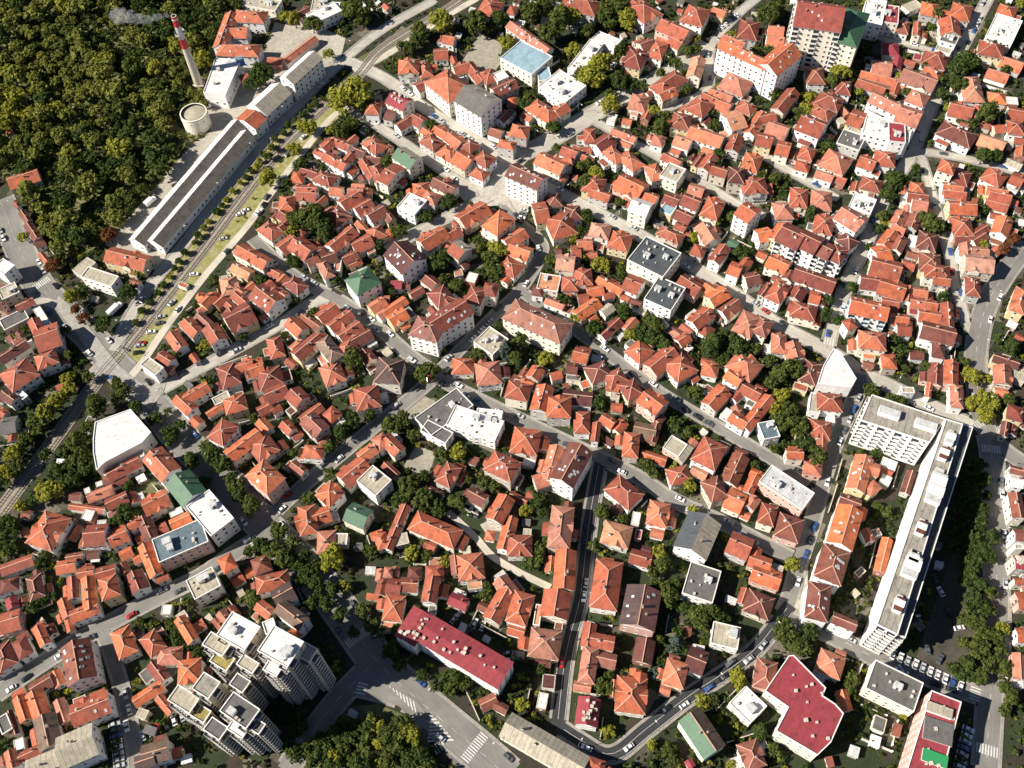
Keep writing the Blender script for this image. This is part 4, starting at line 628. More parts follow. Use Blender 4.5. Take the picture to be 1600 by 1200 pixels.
H;;;bright orange gabled house~0~0~47;g o 6.2 86.5 286.9 11 8.1 -0.76|g r 3.1 91.4 290.7 5.4 4.2 -0.76
H;;;bright orange L-shaped gabled house~1~0~47;g o 7 98.1 278.9 9.9 7.4 0.56|g o 5.8 95.7 284.2 6.4 5.9 -0.78
X;;;;g d 4.8 100.5 284.7 6.4 5.1 -0.77
H;;;dark red gabled house~2~0~47;g d 4.8 103.2 273.2 10.5 7.7 0.64|g d 3.1 97.9 269.5 3.1 2.4 2.21
H;;;red-orange gabled house~0~7~47;g r 5.9 88.8 267.8 11.5 7.4 0.68|f v 2.8 85.9 272.3 5.9 3.1 0.68|g r 3.2 82 263.7 5.7 4.2 2.25
S;;;bright orange hipped outbuilding~0~7~47;h o 3.8 90.5 262.4 5.8 5.8 -0.77
H;;;red-orange L-shaped hipped house~3~0~47;h r 6.9 109.1 262.2 8.7 13.2 -0.6|h d 6.9 115.8 260.4 9.6 6.8 0.97|g d 3 115.2 267.5 5.7 2.5 -0.6
X;;;;g r 6 121.4 281.9 8.9 3.1 0.9
H;;;red-orange hipped house~0~6~49;h r 7.2 126.6 279.6 12 7.2 0.93
H;;;red-orange L-shaped hipped house~0~3~58;h r 6.1 121.9 251.2 10.2 6.1 -1.78|g r 6 127.9 246.5 8.6 7.7 -1.52|g o 3.7 122.4 257.8 3.7 2.9 -0.21|f w 3.2 117 250.5 5 3.1 -1.78
H;;;red-orange hipped house~2~4~58;h r 6 104.4 240.2 12.5 11.2 -0.75|g d 3.5 97.1 243.9 3.4 3.3 0.82
X;;;;g o 6 98.8 234.1 7.3 5.9 -0.8
H;;;red-orange hipped house~0~5~47;h r 5.9 58.4 250.9 8.8 9.4 -0.85|f g 3.4 55.6 256.9 4.4 3.9 0.71|g d 3.1 62.5 256.5 6.3 4.3 -0.85
H;;;red-orange gabled house~0~6~47;g r 5.9 68 245.3 15.1 8.5 0.68|f p 2.7 68.1 252.4 4.5 2.5 0.68
H;;;red-orange hipped house~1~6~47;h r 5.8 75.6 241.2 11.1 11.4 0.54|g o 3.2 80.2 247.5 4.5 3.3 2.11|g r 2.7 81.9 236.7 3.6 2.8 0.54
H;;;red-orange hipped house~1~7~47;h r 4.9 89.2 240.1 6.7 7.3 -0.3|g r 3.2 89.2 245.2 5.8 2.5 -0.3
S;;;dusty pink gabled outbuilding~0~6~47;g p 4.2 76.3 261.6 5.1 3.8 -0.82
X;;;;g r 4.8 79.3 257 6.1 5.3 0.58|g d 3.3 75.6 253.3 5.3 4 2.15|f w 3.3 81.5 253.3 3.2 3.1 2.15
H;;;red-orange gabled house~1~5~47;g r 5 46.7 265.1 12.6 5 0.77|g r 3.5 42.6 267.3 4.9 3.9 0.77|f v 2.5 50.9 263 3.8 3.5 2.34
S;;;red-orange gabled outbuilding~1~5~47;g r 4.1 56.2 267.1 7.5 4.9 0.86
S;;;pale tan gabled outbuilding~2~4~47;g t 4.2 46.3 276.4 6.1 4.6 0.67
S;;;pale tan flat-roofed outbuilding~0~5~47;f t 2.9 61.9 276.5 6 4.7 -0.49
H;;;red-orange gabled house~0~4~47;g r 6.9 59.8 288.6 7.9 9.7 -0.59|g o 3.6 55.8 283.5 3.8 3.3 -0.59
H;;;bright orange gabled house~0~5~46;g o 4.9 49.1 290.4 13.6 4.8 -0.67|g r 2.7 51.5 293.4 4.5 2.8 -0.67
S;;;red-orange gabled outbuilding~1~4~47;g r 4 47.9 284.9 5.2 3.1 0.28
S;;;dark red gabled outbuilding~0~4~47;g d 4 60.2 279.9 4.8 3.3 -0.5
H;;;bright orange hipped house~2~7~15;h o 6.2 46.1 237.1 8.6 7.4 0.43
H;;;dark red hipped house~1~7~15;h d 6.2 38.9 240.6 9.7 9.1 0.35|f o 2.9 32.9 236.6 4.3 3.9 0.35
H;;;red-orange hipped house~0~1~12;h r 7.2 87 487.5 13.8 18.8 0.58|g d 3.5 91.6 495.5 3.1 2.7 2.15
A;;;red-orange hipped apartment house~0~3~48;h r 8.8 115.9 478.8 12.8 15.8 -0.47|g r 3.7 118.3 488.1 6.3 2.9 -0.47
H;;;red-orange gabled house~1~4~48;g r 6.8 102.8 469.7 18.1 11.4 -0.7|g r 3 96 465.9 6.4 3.2 -0.7
X;;;;g r 5.1 102.7 460.5 8.1 7.8 -0.76
X;;;;g r 5.2 131.1 485.2 7.9 6.5 -0.59|g d 3.3 126 488.8 4.5 3.1 -0.59|f r 2.9 136.1 488.2 4.1 4 0.98
X;;;;g d 5 85.9 460.1 8 8.8 0.43|g o 3 82.3 465.5 6.1 4 0.43
H;;;red-orange hipped house~3~4~48;h r 6 91.8 454.2 7.7 14.3 -0.42|f t 3.2 97.7 454.6 5.3 2.9 1.15
H;;;red-orange hipped house~0~0~12;h r 6.8 77.8 446.6 10.8 14.7 -0.46|g o 3.2 71.2 439.3 4.2 3.3 1.11|g r 2.8 85.5 446.4 3.4 3.3 1.11|f o 3.6 72.2 450.9 4.4 2.9 1.11
H;;;red-orange hipped house~0~2~48;h r 7 144.7 466.2 10.5 16.2 -0.31|f d 2.5 137.7 467.6 3.8 3.6 -0.31|f o 2.5 150.9 463.8 4.5 2.8 1.26
H;;;red-orange gabled house~1~1~48;g r 6.2 160.2 465.2 8.5 9.3 -0.24|g d 2.7 155.4 469.2 4.3 2.7 1.33
H;;;red-orange gabled house~0~1~48;g r 6.2 158.1 456.5 9.4 8.9 -0.2|f p 3.2 155.4 451 3.9 3 -0.2
L;apartment_block;apartment block;long tall white apartment slab with a red-orange roof and blank white wall, top right;g r 17.2 135.5 433 29.9 8 -0.72|g r 17.2 152.9 428 22.4 13.4 0.76|g r 16.9 130.5 443.2 12.9 10.5 -0.62
H;;;dusty pink gabled house~0~4~48;g p 6.8 110.7 436.9 16 7.3 -1.92
H;;;red-orange hipped house~2~4~48;h r 5.8 94.3 426.9 20 10.4 0.67|g r 3.8 83.3 422 3.2 3.1 0.67
H;;;red-orange gabled house~3~5~48;g r 6 92.2 418.4 10.1 7 0.48
H;;;red-orange hipped house~1~0~12;h r 5.1 76.4 413.6 9.3 11.8 -0.37|f p 3.6 73.4 406.9 4 2.9 -0.37
S;;;red-orange gabled outbuilding~0~0~12;g r 4.2 79.7 404.3 7.2 4.1 1.13
H;;;red-orange hipped house~0~6~48;h r 6.1 130.4 422.9 14.8 13.9 -0.63|f d 3.7 135.6 414.1 4 3.8 0.94
H;;;red-orange gabled house~0~7~48;g r 7.1 154.3 406.8 18.7 7.3 -2.24|f r 3 161.4 407.4 3.8 3 -2.24
H;;;red-orange L-shaped hipped house~2~5~48;h r 6.1 108.5 406.9 12.5 10.6 0.84|g r 5 114.7 413.3 9.1 8.2 -0.69|g r 3.3 100.5 408.5 6.3 3.5 0.84|g d 2.6 111.3 398.7 5.3 4.4 0.84
H;;;red-orange gabled house~0~5~48;g r 5 121.2 415.9 13.1 6.9 -0.57|f t 3.4 128.3 411.8 4.1 3.4 1
H;;;red-orange gabled house~1~5~48;g r 4.8 121.3 408 8.6 9.1 -0.61
H;;;dusty pink gabled house~2~6~48;g p 7.1 124.7 394.2 9 13.3 0.32|f p 2.5 119.6 389 4.6 4.1 1.89
H;;;red-orange hipped house~1~6~48;h r 4.9 133.5 405.8 9 8.2 -0.7|g d 3.5 131.7 399.7 4.2 3.4 -0.7
H;;;red-orange gabled house~3~6~48;g r 5.2 136.4 393 17.7 5.5 0.99|f r 3.6 141.8 402.1 3.5 3.4 2.56
X;;;;g r 5.1 143 396.9 9.4 6.2 0.18
H;;;dark red hipped house~4~5~48;h d 6.9 97 395.8 9.7 11.5 -0.31|g r 3 90.6 398.6 5.9 4.2 1.26|g o 2.9 104.4 396.2 4.2 3.4 -0.31
H;;;bright orange gabled house~3~2~45;g o 5.8 138.5 380 8.1 9.6 -0.38
H;;;red-orange gabled house~1~7~48;g r 5.9 146.5 386.7 10.6 10.8 -0.54|f r 2.8 150.7 392.2 3.5 2.9 -0.54
H;;;red-orange gabled house~0~1~45;g r 6.1 146.9 372.9 6.7 10.3 -0.39
H;;;bright orange gabled house~2~3~45;g o 6.1 108.6 384.5 18.4 9.7 -0.53|f g 3.3 110.6 390.9 5.3 3.4 -0.53|g o 3.4 108.7 376.9 6 3.3 -0.53
H;;;dusty pink gabled house~1~1~44;g p 4.8 96.3 382.6 8.9 8.3 -0.54|g r 2.7 92.1 378.2 4.8 3.5 -0.54
X;;;;h r 4.8 83.4 384.5 6.2 7.3 -0.42|g o 3.3 80 388.3 3.8 3 1.15
H;;;red-orange gabled house~1~2~44;g r 5 65.9 389.5 13.6 4.7 -0.57|g r 3.6 66.3 384.3 6 3.6 -0.57
S;;;red-orange gabled outbuilding~1~7~12;g r 3 69 402 4.7 4.4 -0.34
S;;;white flat-roofed outbuilding~0~7~12;f w 2.9 61.3 405.4 4.4 6 -0.41
H;;;red-orange gabled house~0~7~12;g r 5.9 54.3 383.3 10.6 9.3 0.69
H;;;red-orange L-shaped hipped house~2~3~44;h r 6 58.9 374.6 7.1 12.2 0.63|h r 5.8 67.1 369.7 7.7 13.3 0.61|f d 3 53.7 372.3 5.7 3.9 2.2
X;;;;g r 5.9 88.5 368.9 10.4 5.5 -0.7
X;;;;g r 5 102.5 368.7 10.7 3.2 0.95|g d 3.7 100 371 4.8 3.6 0.95
H;;;red-orange gabled house~1~3~45;g r 6.2 106.7 365.4 11.6 5.9 0.96|g r 3.5 112.2 370.8 5.9 3.6 2.53
H;;;red-orange gabled house~2~2~45;g r 6.1 122.4 377.9 11.7 6.9 1.15|f t 2.9 126.6 374.6 5.4 3.4 1.15
H;;;red-orange hipped house~1~2~45;h r 6.2 129 363.8 8.5 12.6 -0.44|f g 2.8 134.1 360 5 4.1 1.13
H;;;red-orange hipped house~0~2~44;h r 6 78.4 360.8 6.6 11 0.26|f d 2.8 77.7 367.8 5.8 3 0.26
F;;;pale tan flat-roofed building~0~1~44;f t 7.9 87.4 358 9.7 10.6 -0.6
X;;;;g o 6.9 111.3 358.3 8.1 6.5 -0.48|h d 8.2 119.1 353.8 7.6 10.5 -0.21|g r 3.4 115.4 361.6 6 3.3 -0.48
H;;;red-orange hipped house~0~2~45;h r 6.1 127.3 347.8 12.3 10.2 0.01|g r 2.6 135.3 346.2 3.8 3.4 0.01|g o 3.1 135.3 350.5 3.9 3.3 0.01
H;;;bright orange gabled house~0~3~44;g o 5.9 65.5 351.7 14.3 12.4 -0.66|g r 3.4 58.5 356.8 3.3 3.1 0.92
H;;;red-orange gabled house~0~3~45;g r 4.8 98.1 347.8 7.6 8.3 -0.43|g r 3.2 103 346 5 2.9 1.14
H;;;red-orange L-shaped hipped house~0~4~50;h r 6 136.6 268.7 11.2 8.6 -0.36|g r 5.1 133.1 272 4.8 6.1 -0.47|f r 3 144.2 268.5 4.1 3.1 1.21|g r 3.2 142.7 264.4 5.2 3.2 1.21
X;;;;g r 6 135.7 278.7 7.7 6.4 0.95
X;;;;g r 4.9 143.9 277.1 4.7 6.9 -0.37|g d 3.5 147 274.6 3.1 2.9 1.2
H;;;dark red hipped house~0~4~58;h d 6.1 132.8 235 11.6 7.1 1.1|f o 3.6 127.9 229 6.1 3.5 2.67
H;;;red-orange gabled house~0~7~49;g r 6.2 145.1 286.5 19.5 9.3 -0.51|f g 3.1 142.3 294.8 6.1 2.5 -0.51
X;;;;g d 5.9 134 289.4 5.3 5 0.89
L;apartment_block;apartment block;stepped cream apartment row with brown-red roofs and big balconies, right side;g r 12.8 137.3 308 11.1 13.3 -0.64|g r 12.9 144.9 303.9 10.2 11.8 -0.68|g r 12 151.4 299.3 7.3 10 -0.68|h r 11.1 157.2 297.2 6.8 10.3 -0.65
H;;;red-orange hipped house~0~1~49;h r 5.8 159.1 336.1 9.7 12.4 -0.25
H;;;red-orange hipped house~0~0~49;h r 6.2 156.8 320.1 8.8 12 -0.33|f g 3.5 151.1 321.4 4.6 2.9 1.24|g r 3.1 153.5 313 6 3.6 -0.33
A;;;red-orange gabled apartment house~0~0~49;g r 8.1 170 321.1 12.8 11 -0.84|f g 3.2 165.6 328 6.1 3.5 0.73
F;;;white flat-roofed building~0~1~49;f w 6 178.7 332.3 11.2 10.9 -0.52
H;;;dark red hipped house~1~0~49;h d 5.8 166.2 309 7.4 7.9 0.66|g r 2.7 161.9 306.1 3.9 2.9 2.23|f p 3 164 314.5 4.1 3.5 0.66
H;;;red-orange gabled house~3~6~2;g r 5.2 207.1 335.5 9.6 7 -0.24|f w 2.7 200.9 336 6.2 2.5 1.33
H;;;red-orange gabled house~4~6~2;g r 5.9 206.6 330.1 7.3 9.4 -0.31|g r 3.1 201.3 329.6 5 2.7 1.26|g o 2.8 211 326.4 5.4 3.3 1.26
H;;;red-orange gabled house~3~2~50;g r 5.2 194.6 322.1 9.9 5.6 0.98|f o 3.1 191.1 324.5 6.5 2.7 0.98
H;;;dark red gabled house~5~1~50;g d 4.9 201.2 319.9 9.9 5.6 1.04|g r 3.3 206.7 320.1 4.6 3.7 1.04
X;;;;g r 4.9 192.6 315.8 6.4 5.7 -0.51
H;;;bright orange gabled house~4~7~2;g o 6.1 226.6 326.4 12.8 8.6 -0.13|g r 3.2 234.4 326.5 5.9 2.7 1.44
H;;;red-orange gabled house~3~7~2;g r 4.9 226.3 336.7 10.4 5.9 -0.22
H;;;red-orange hipped house~6~1~50;h r 5.2 223.6 314.9 9.6 11.4 -0.09
S;;;red-orange gabled outbuilding~2~1~50;g r 4 223.1 308.9 8.6 4 -0.04
S;;;red-orange gabled outbuilding~4~1~50;g r 3.8 231.1 312 11.9 4.2 0.55
S;;;dark red gabled outbuilding~3~1~50;g d 3.9 230.3 308 8.4 5 0.54
H;;;bright orange gabled house~8~1~50;g o 6 242.3 313 11.5 7.5 1.02|f r 3.4 247.9 311.1 5.9 4.1 1.02|f d 2.7 238.7 306.4 5.9 3.5 2.59
S;;;red-orange gabled outbuilding~1~7~2;g r 4.1 245 328.6 10.6 6.2 -0.42
S;;;red-orange gabled outbuilding~2~7~2;g r 4.2 242.5 321.8 5 3.5 -0.31
H;;;red-orange gabled house~6~7~2;g r 4.8 247.7 333.1 10.3 8.4 -0.39|g r 2.6 254.9 331.5 4.3 4 -0.39
H;;;red-orange gabled house~2~2~50;g r 6 185.9 308.7 11.1 6.5 0.85
X;;;;g d 5.9 190.1 305.4 9.6 5.5 0.99
H;;;bright orange gabled house~1~2~50;g o 6.2 180.5 299.7 7 10.1 0.2
H;;;dark red hipped house~4~1~50;h d 5.8 204.3 306.5 8.8 11 -0.42|g r 2.7 207.4 312.6 3.5 2.5 -0.42
S;;;white flat-roofed outbuilding~1~1~50;f w 3.8 198.4 308.4 8.1 4.5 -1.97
S;;;dark red gabled outbuilding~0~1~50;g d 3.8 196 300.3 5.2 3.6 -0.46
H;;;red-orange gabled house~1~1~50;g r 6 179.9 290.7 13.8 12.6 -0.4|f g 3.3 187.2 286.7 6.3 2.9 1.17
X;;;;g r 5.2 191.7 293 5.5 5.6 -0.36
H;;;dark red hipped house~2~1~50;h d 6.2 201.7 293 9.2 11.2 -0.26
H;;;bright orange hipped house~3~1~50;h o 7.1 203.2 286.8 11.2 8.3 -0.25
X;;;;g o 6.2 204.1 282.1 7.6 5.2 -0.23|f w 3.2 204.8 277.9 4.2 2.6 -0.23
X;;;;g p 6.2 220.8 299.5 7.4 5.6 -1.79|g r 2.8 222.2 304.3 3.4 2.6 -0.22
H;;;dusty pink gabled house~7~1~50;g p 5.9 226.9 297.9 7.8 7.1 -0.15
S;;;red-orange gabled outbuilding~5~1~50;g r 3.8 236.4 300 5.2 3.9 0.72
H;;;dusty pink gabled house~6~0~50;g p 7.2 223.8 290.4 12.7 10.2 -0.22
H;;;red-orange hipped house~5~0~50;h r 6.1 217.8 277.7 11 6.1 -1.84
H;;;red-orange gabled house~0~2~50;g r 4.8 172.2 283.9 10.5 8.4 -0.25
H;;;bright orange gabled house~0~1~50;g o 6.1 179.9 278.6 11.9 10 -0.45
X;;;;g r 4.9 187.4 275.7 9.2 4.5 1.19|g r 2.6 189.3 281.2 5.1 2.4 2.76
X;;;;g r 4.9 193.3 276.7 6.2 5 -0.23|g r 3.1 197.7 275.2 4.5 3.1 1.34
S;;;red-orange gabled outbuilding~0~0~50;g r 3.9 178 271.5 7.5 8.8 -0.29
H;;;red-orange gabled house~1~0~50;g r 4.8 193 269.8 11.8 6.2 -0.28
S;;;crimson flat-roofed outbuilding~1~0~50;f m 3.8 188.1 267.4 4.4 5.4 -0.23
H;;;red-orange gabled house~2~0~50;g r 4.9 193.7 262.8 9.5 6.9 -0.27
H;;;red-orange gabled house~4~0~50;g r 5.9 201.6 262.1 13.2 5.2 -1.79|g d 3.2 204.9 270.1 4 3.1 -1.79|g r 3.3 206.6 264.5 5 3.6 -1.79
L;apartment_block;apartment block;white block with blue balconies and an orange roof near the big crossroads on the right;g o 9.2 165.4 265.9 16.9 9.9 -0.34
A;;;red-orange hipped apartment house~0~5~50;h r 7.8 155.5 258.7 4.5 5.1 0.31
H;;;red-orange gabled house~0~0~50;g r 5.2 179.6 261.6 7.5 6.6 -0.2|g r 2.6 184.4 259.7 4.5 2.6 1.36
X;;;;g r 5.8 179.8 255.8 5.9 6.7 -0.12|g r 3.1 175.4 254.6 3.5 2.4 1.45
A;;;red-orange hipped apartment house~0~6~50;h r 7.9 163.4 249.1 11.5 9.3 -0.21|f o 2.6 168.3 254.1 3.5 2.6 -0.21|g r 3.5 155.9 249.9 5.3 3.5 1.36|f o 3.6 161.7 243.3 5.4 2.7 -0.21
H;;;dark red gabled house~3~0~50;g d 7.2 193.9 251.7 14.6 9.7 -0.38|g r 3.6 203.3 250.4 4 3.8 1.19
H;;;dark red hipped house~0~7~50;h d 6.2 192.4 243.7 5.1 9.2 -0.29|f t 3.1 196.4 240.5 4.2 3.8 -0.29
S;;;dark red gabled outbuilding~0~7~50;g d 4 182.8 242.7 5.8 4.2 -0.13
X;;;;h r 5.8 169 238.7 5.9 7 -0.12|g r 3 171.4 243.4 4.1 3 -0.12
S;;;dark red gabled outbuilding~0~0~58;g d 4 160.3 238.9 4.4 2.5 -0.31
H;;;red-orange gabled house~1~7~50;g r 4.9 188 231.1 11.1 5.5 -1.88|g r 3.6 183.4 230.9 4.5 3 -1.88
H;;;red-orange gabled house~2~7~50;g r 6.2 194.5 230.7 12.5 5.5 -1.86|f o 2.5 199.5 230.3 4.1 4.1 -1.86
H;;;red-orange hipped house~8~0~50;h r 6.8 236.6 267.9 14.5 6.3 1.03|f t 2.5 241.4 275.4 6.2 3.4 2.6
S;;;bright orange gabled outbuilding~2~0~50;g o 3.9 231.4 249 3.5 4.1 -0.69
H;;;dark red gabled house~7~0~50;g d 5.2 220.7 236.1 10.8 5 -0.49|f d 2.6 222.9 239.5 3.4 3.1 -0.49|f r 3.8 227.2 233.5 3.2 3.2 -0.49
H;;;red-orange gabled house~3~7~50;g r 5.8 216.6 228.2 9.6 7.1 -1.82|g o 2.8 215 221.4 5.2 4.3 -0.25
S;;;pale tan flat-roofed outbuilding~1~7~50;f t 4 223.7 229.6 8.6 5.2 -0.6
L;residential_tower;tower block;tallest grey tower with a white flat roof in the lower left cluster;f w 42.2 -84.9 110.9 12.7 10.1 -0.53|f t 37.1 -77.9 110.7 8.3 5.4 -0.54|f w 37.8 -88.2 104.6 5.8 3.7 -0.52|f w 41.8 -89.5 118.4 4.1 4.8 0.38
L;residential_tower;tower block;upper left tower of the grey cluster with the largest white roof;f w 36.8 -101.9 119 12.3 9.8 -0.53|f t 34.2 -109.9 115.6 9.1 5.4 -0.53|f t 33.9 -98.1 107.9 7.1 4.2 -0.55|f y 30.1 -108.5 111 7.6 5.3 -0.56|f t 30.2 -99.6 113.7 7.2 6.5 -0.55|f z 23.9 -104 106.5 7.2 5.4 -0.55
L;residential_tower;tower block;dark-topped middle tower of the grey cluster;f z 29.9 -113.3 102.2 7.5 6.8 -0.56|f t 26.2 -121.9 98.9 9.9 6.2 -0.54|f g 28.1 -101.9 103 6.1 4.8 -0.58|f y 23.9 -116.9 94.8 8.2 4.7 -0.53
L;residential_tower;tower block;lowest and nearest tower of the grey cluster with a grey and white roof;f g 32.1 -99.8 92.4 11.9 7.7 -0.59|f w 27.9 -100.9 87.5 6.9 4.6 -0.57|f g 24.9 -109.7 88.4 7.3 5.1 -0.58|f g 29.8 -94.9 87.9 6.9 4.1 -0.57
L;apartment_block;apartment block;long L-shaped block with a crimson metal roof and roof vents beside the avenue;l m 12.1 -24.5 116.3 39.4 10.8 -0.58|l m 12.2 -42 126 12.9 8.4 -2.13
L;plant_building;power plant;white power plant hall at the foot of the striped chimney;P w 9 -158 462.7 -143.5 460 -149 431 -161.4 434.5
L;theatre_hall;hall;large white-roofed hall between the railway and the avenue;P w 9.5 -168.3 231.4 -157.4 219.1 -160.5 214.2 -174.8 205.6 -177.9 201.8 -180.8 210.3 -182.2 217.6 -182.8 225.7|P t 5 -162.7 216.5 -160.4 210.3 -176.2 201.3 -178.1 207
L;angular_hall;hall;angular white-sheeted building at the big crossroads;P w 8.5 144.7 245.2 147.2 243.3 151.3 228.7 148.1 224.3 142.1 225.3 133.8 227.1 138.3 236.3
L;slab_block;apartment slab;very long white slab block with roof penthouses on the right;P z 24 176.8 197.6 182.9 194.8 134.8 109.5 128.3 113.7|P k 21 184.4 196.5 188.1 194.7 138.4 109.1 135.9 110.5|P z 20 151.2 213.3 178.6 199.8 169.1 189.2 143.8 201.3
L;apartment_block;apartment block;big stepped block with a crimson roof and white walls, bottom right;P m 11 88.1 97 97.7 107.7 99.6 107.8 108.9 95.3 107.1 92.6 111.1 89.4 113.3 85.9 106.6 76.2 101 72.1 88 81.1 93.9 89.1 86.6 95.3
L;apartment_block;apartment block;tall pink-striped block with a crimson and green roof at the bottom right;P m 14 145.6 91.7 155.1 87.1 141.1 62.1 128.5 62.8"""
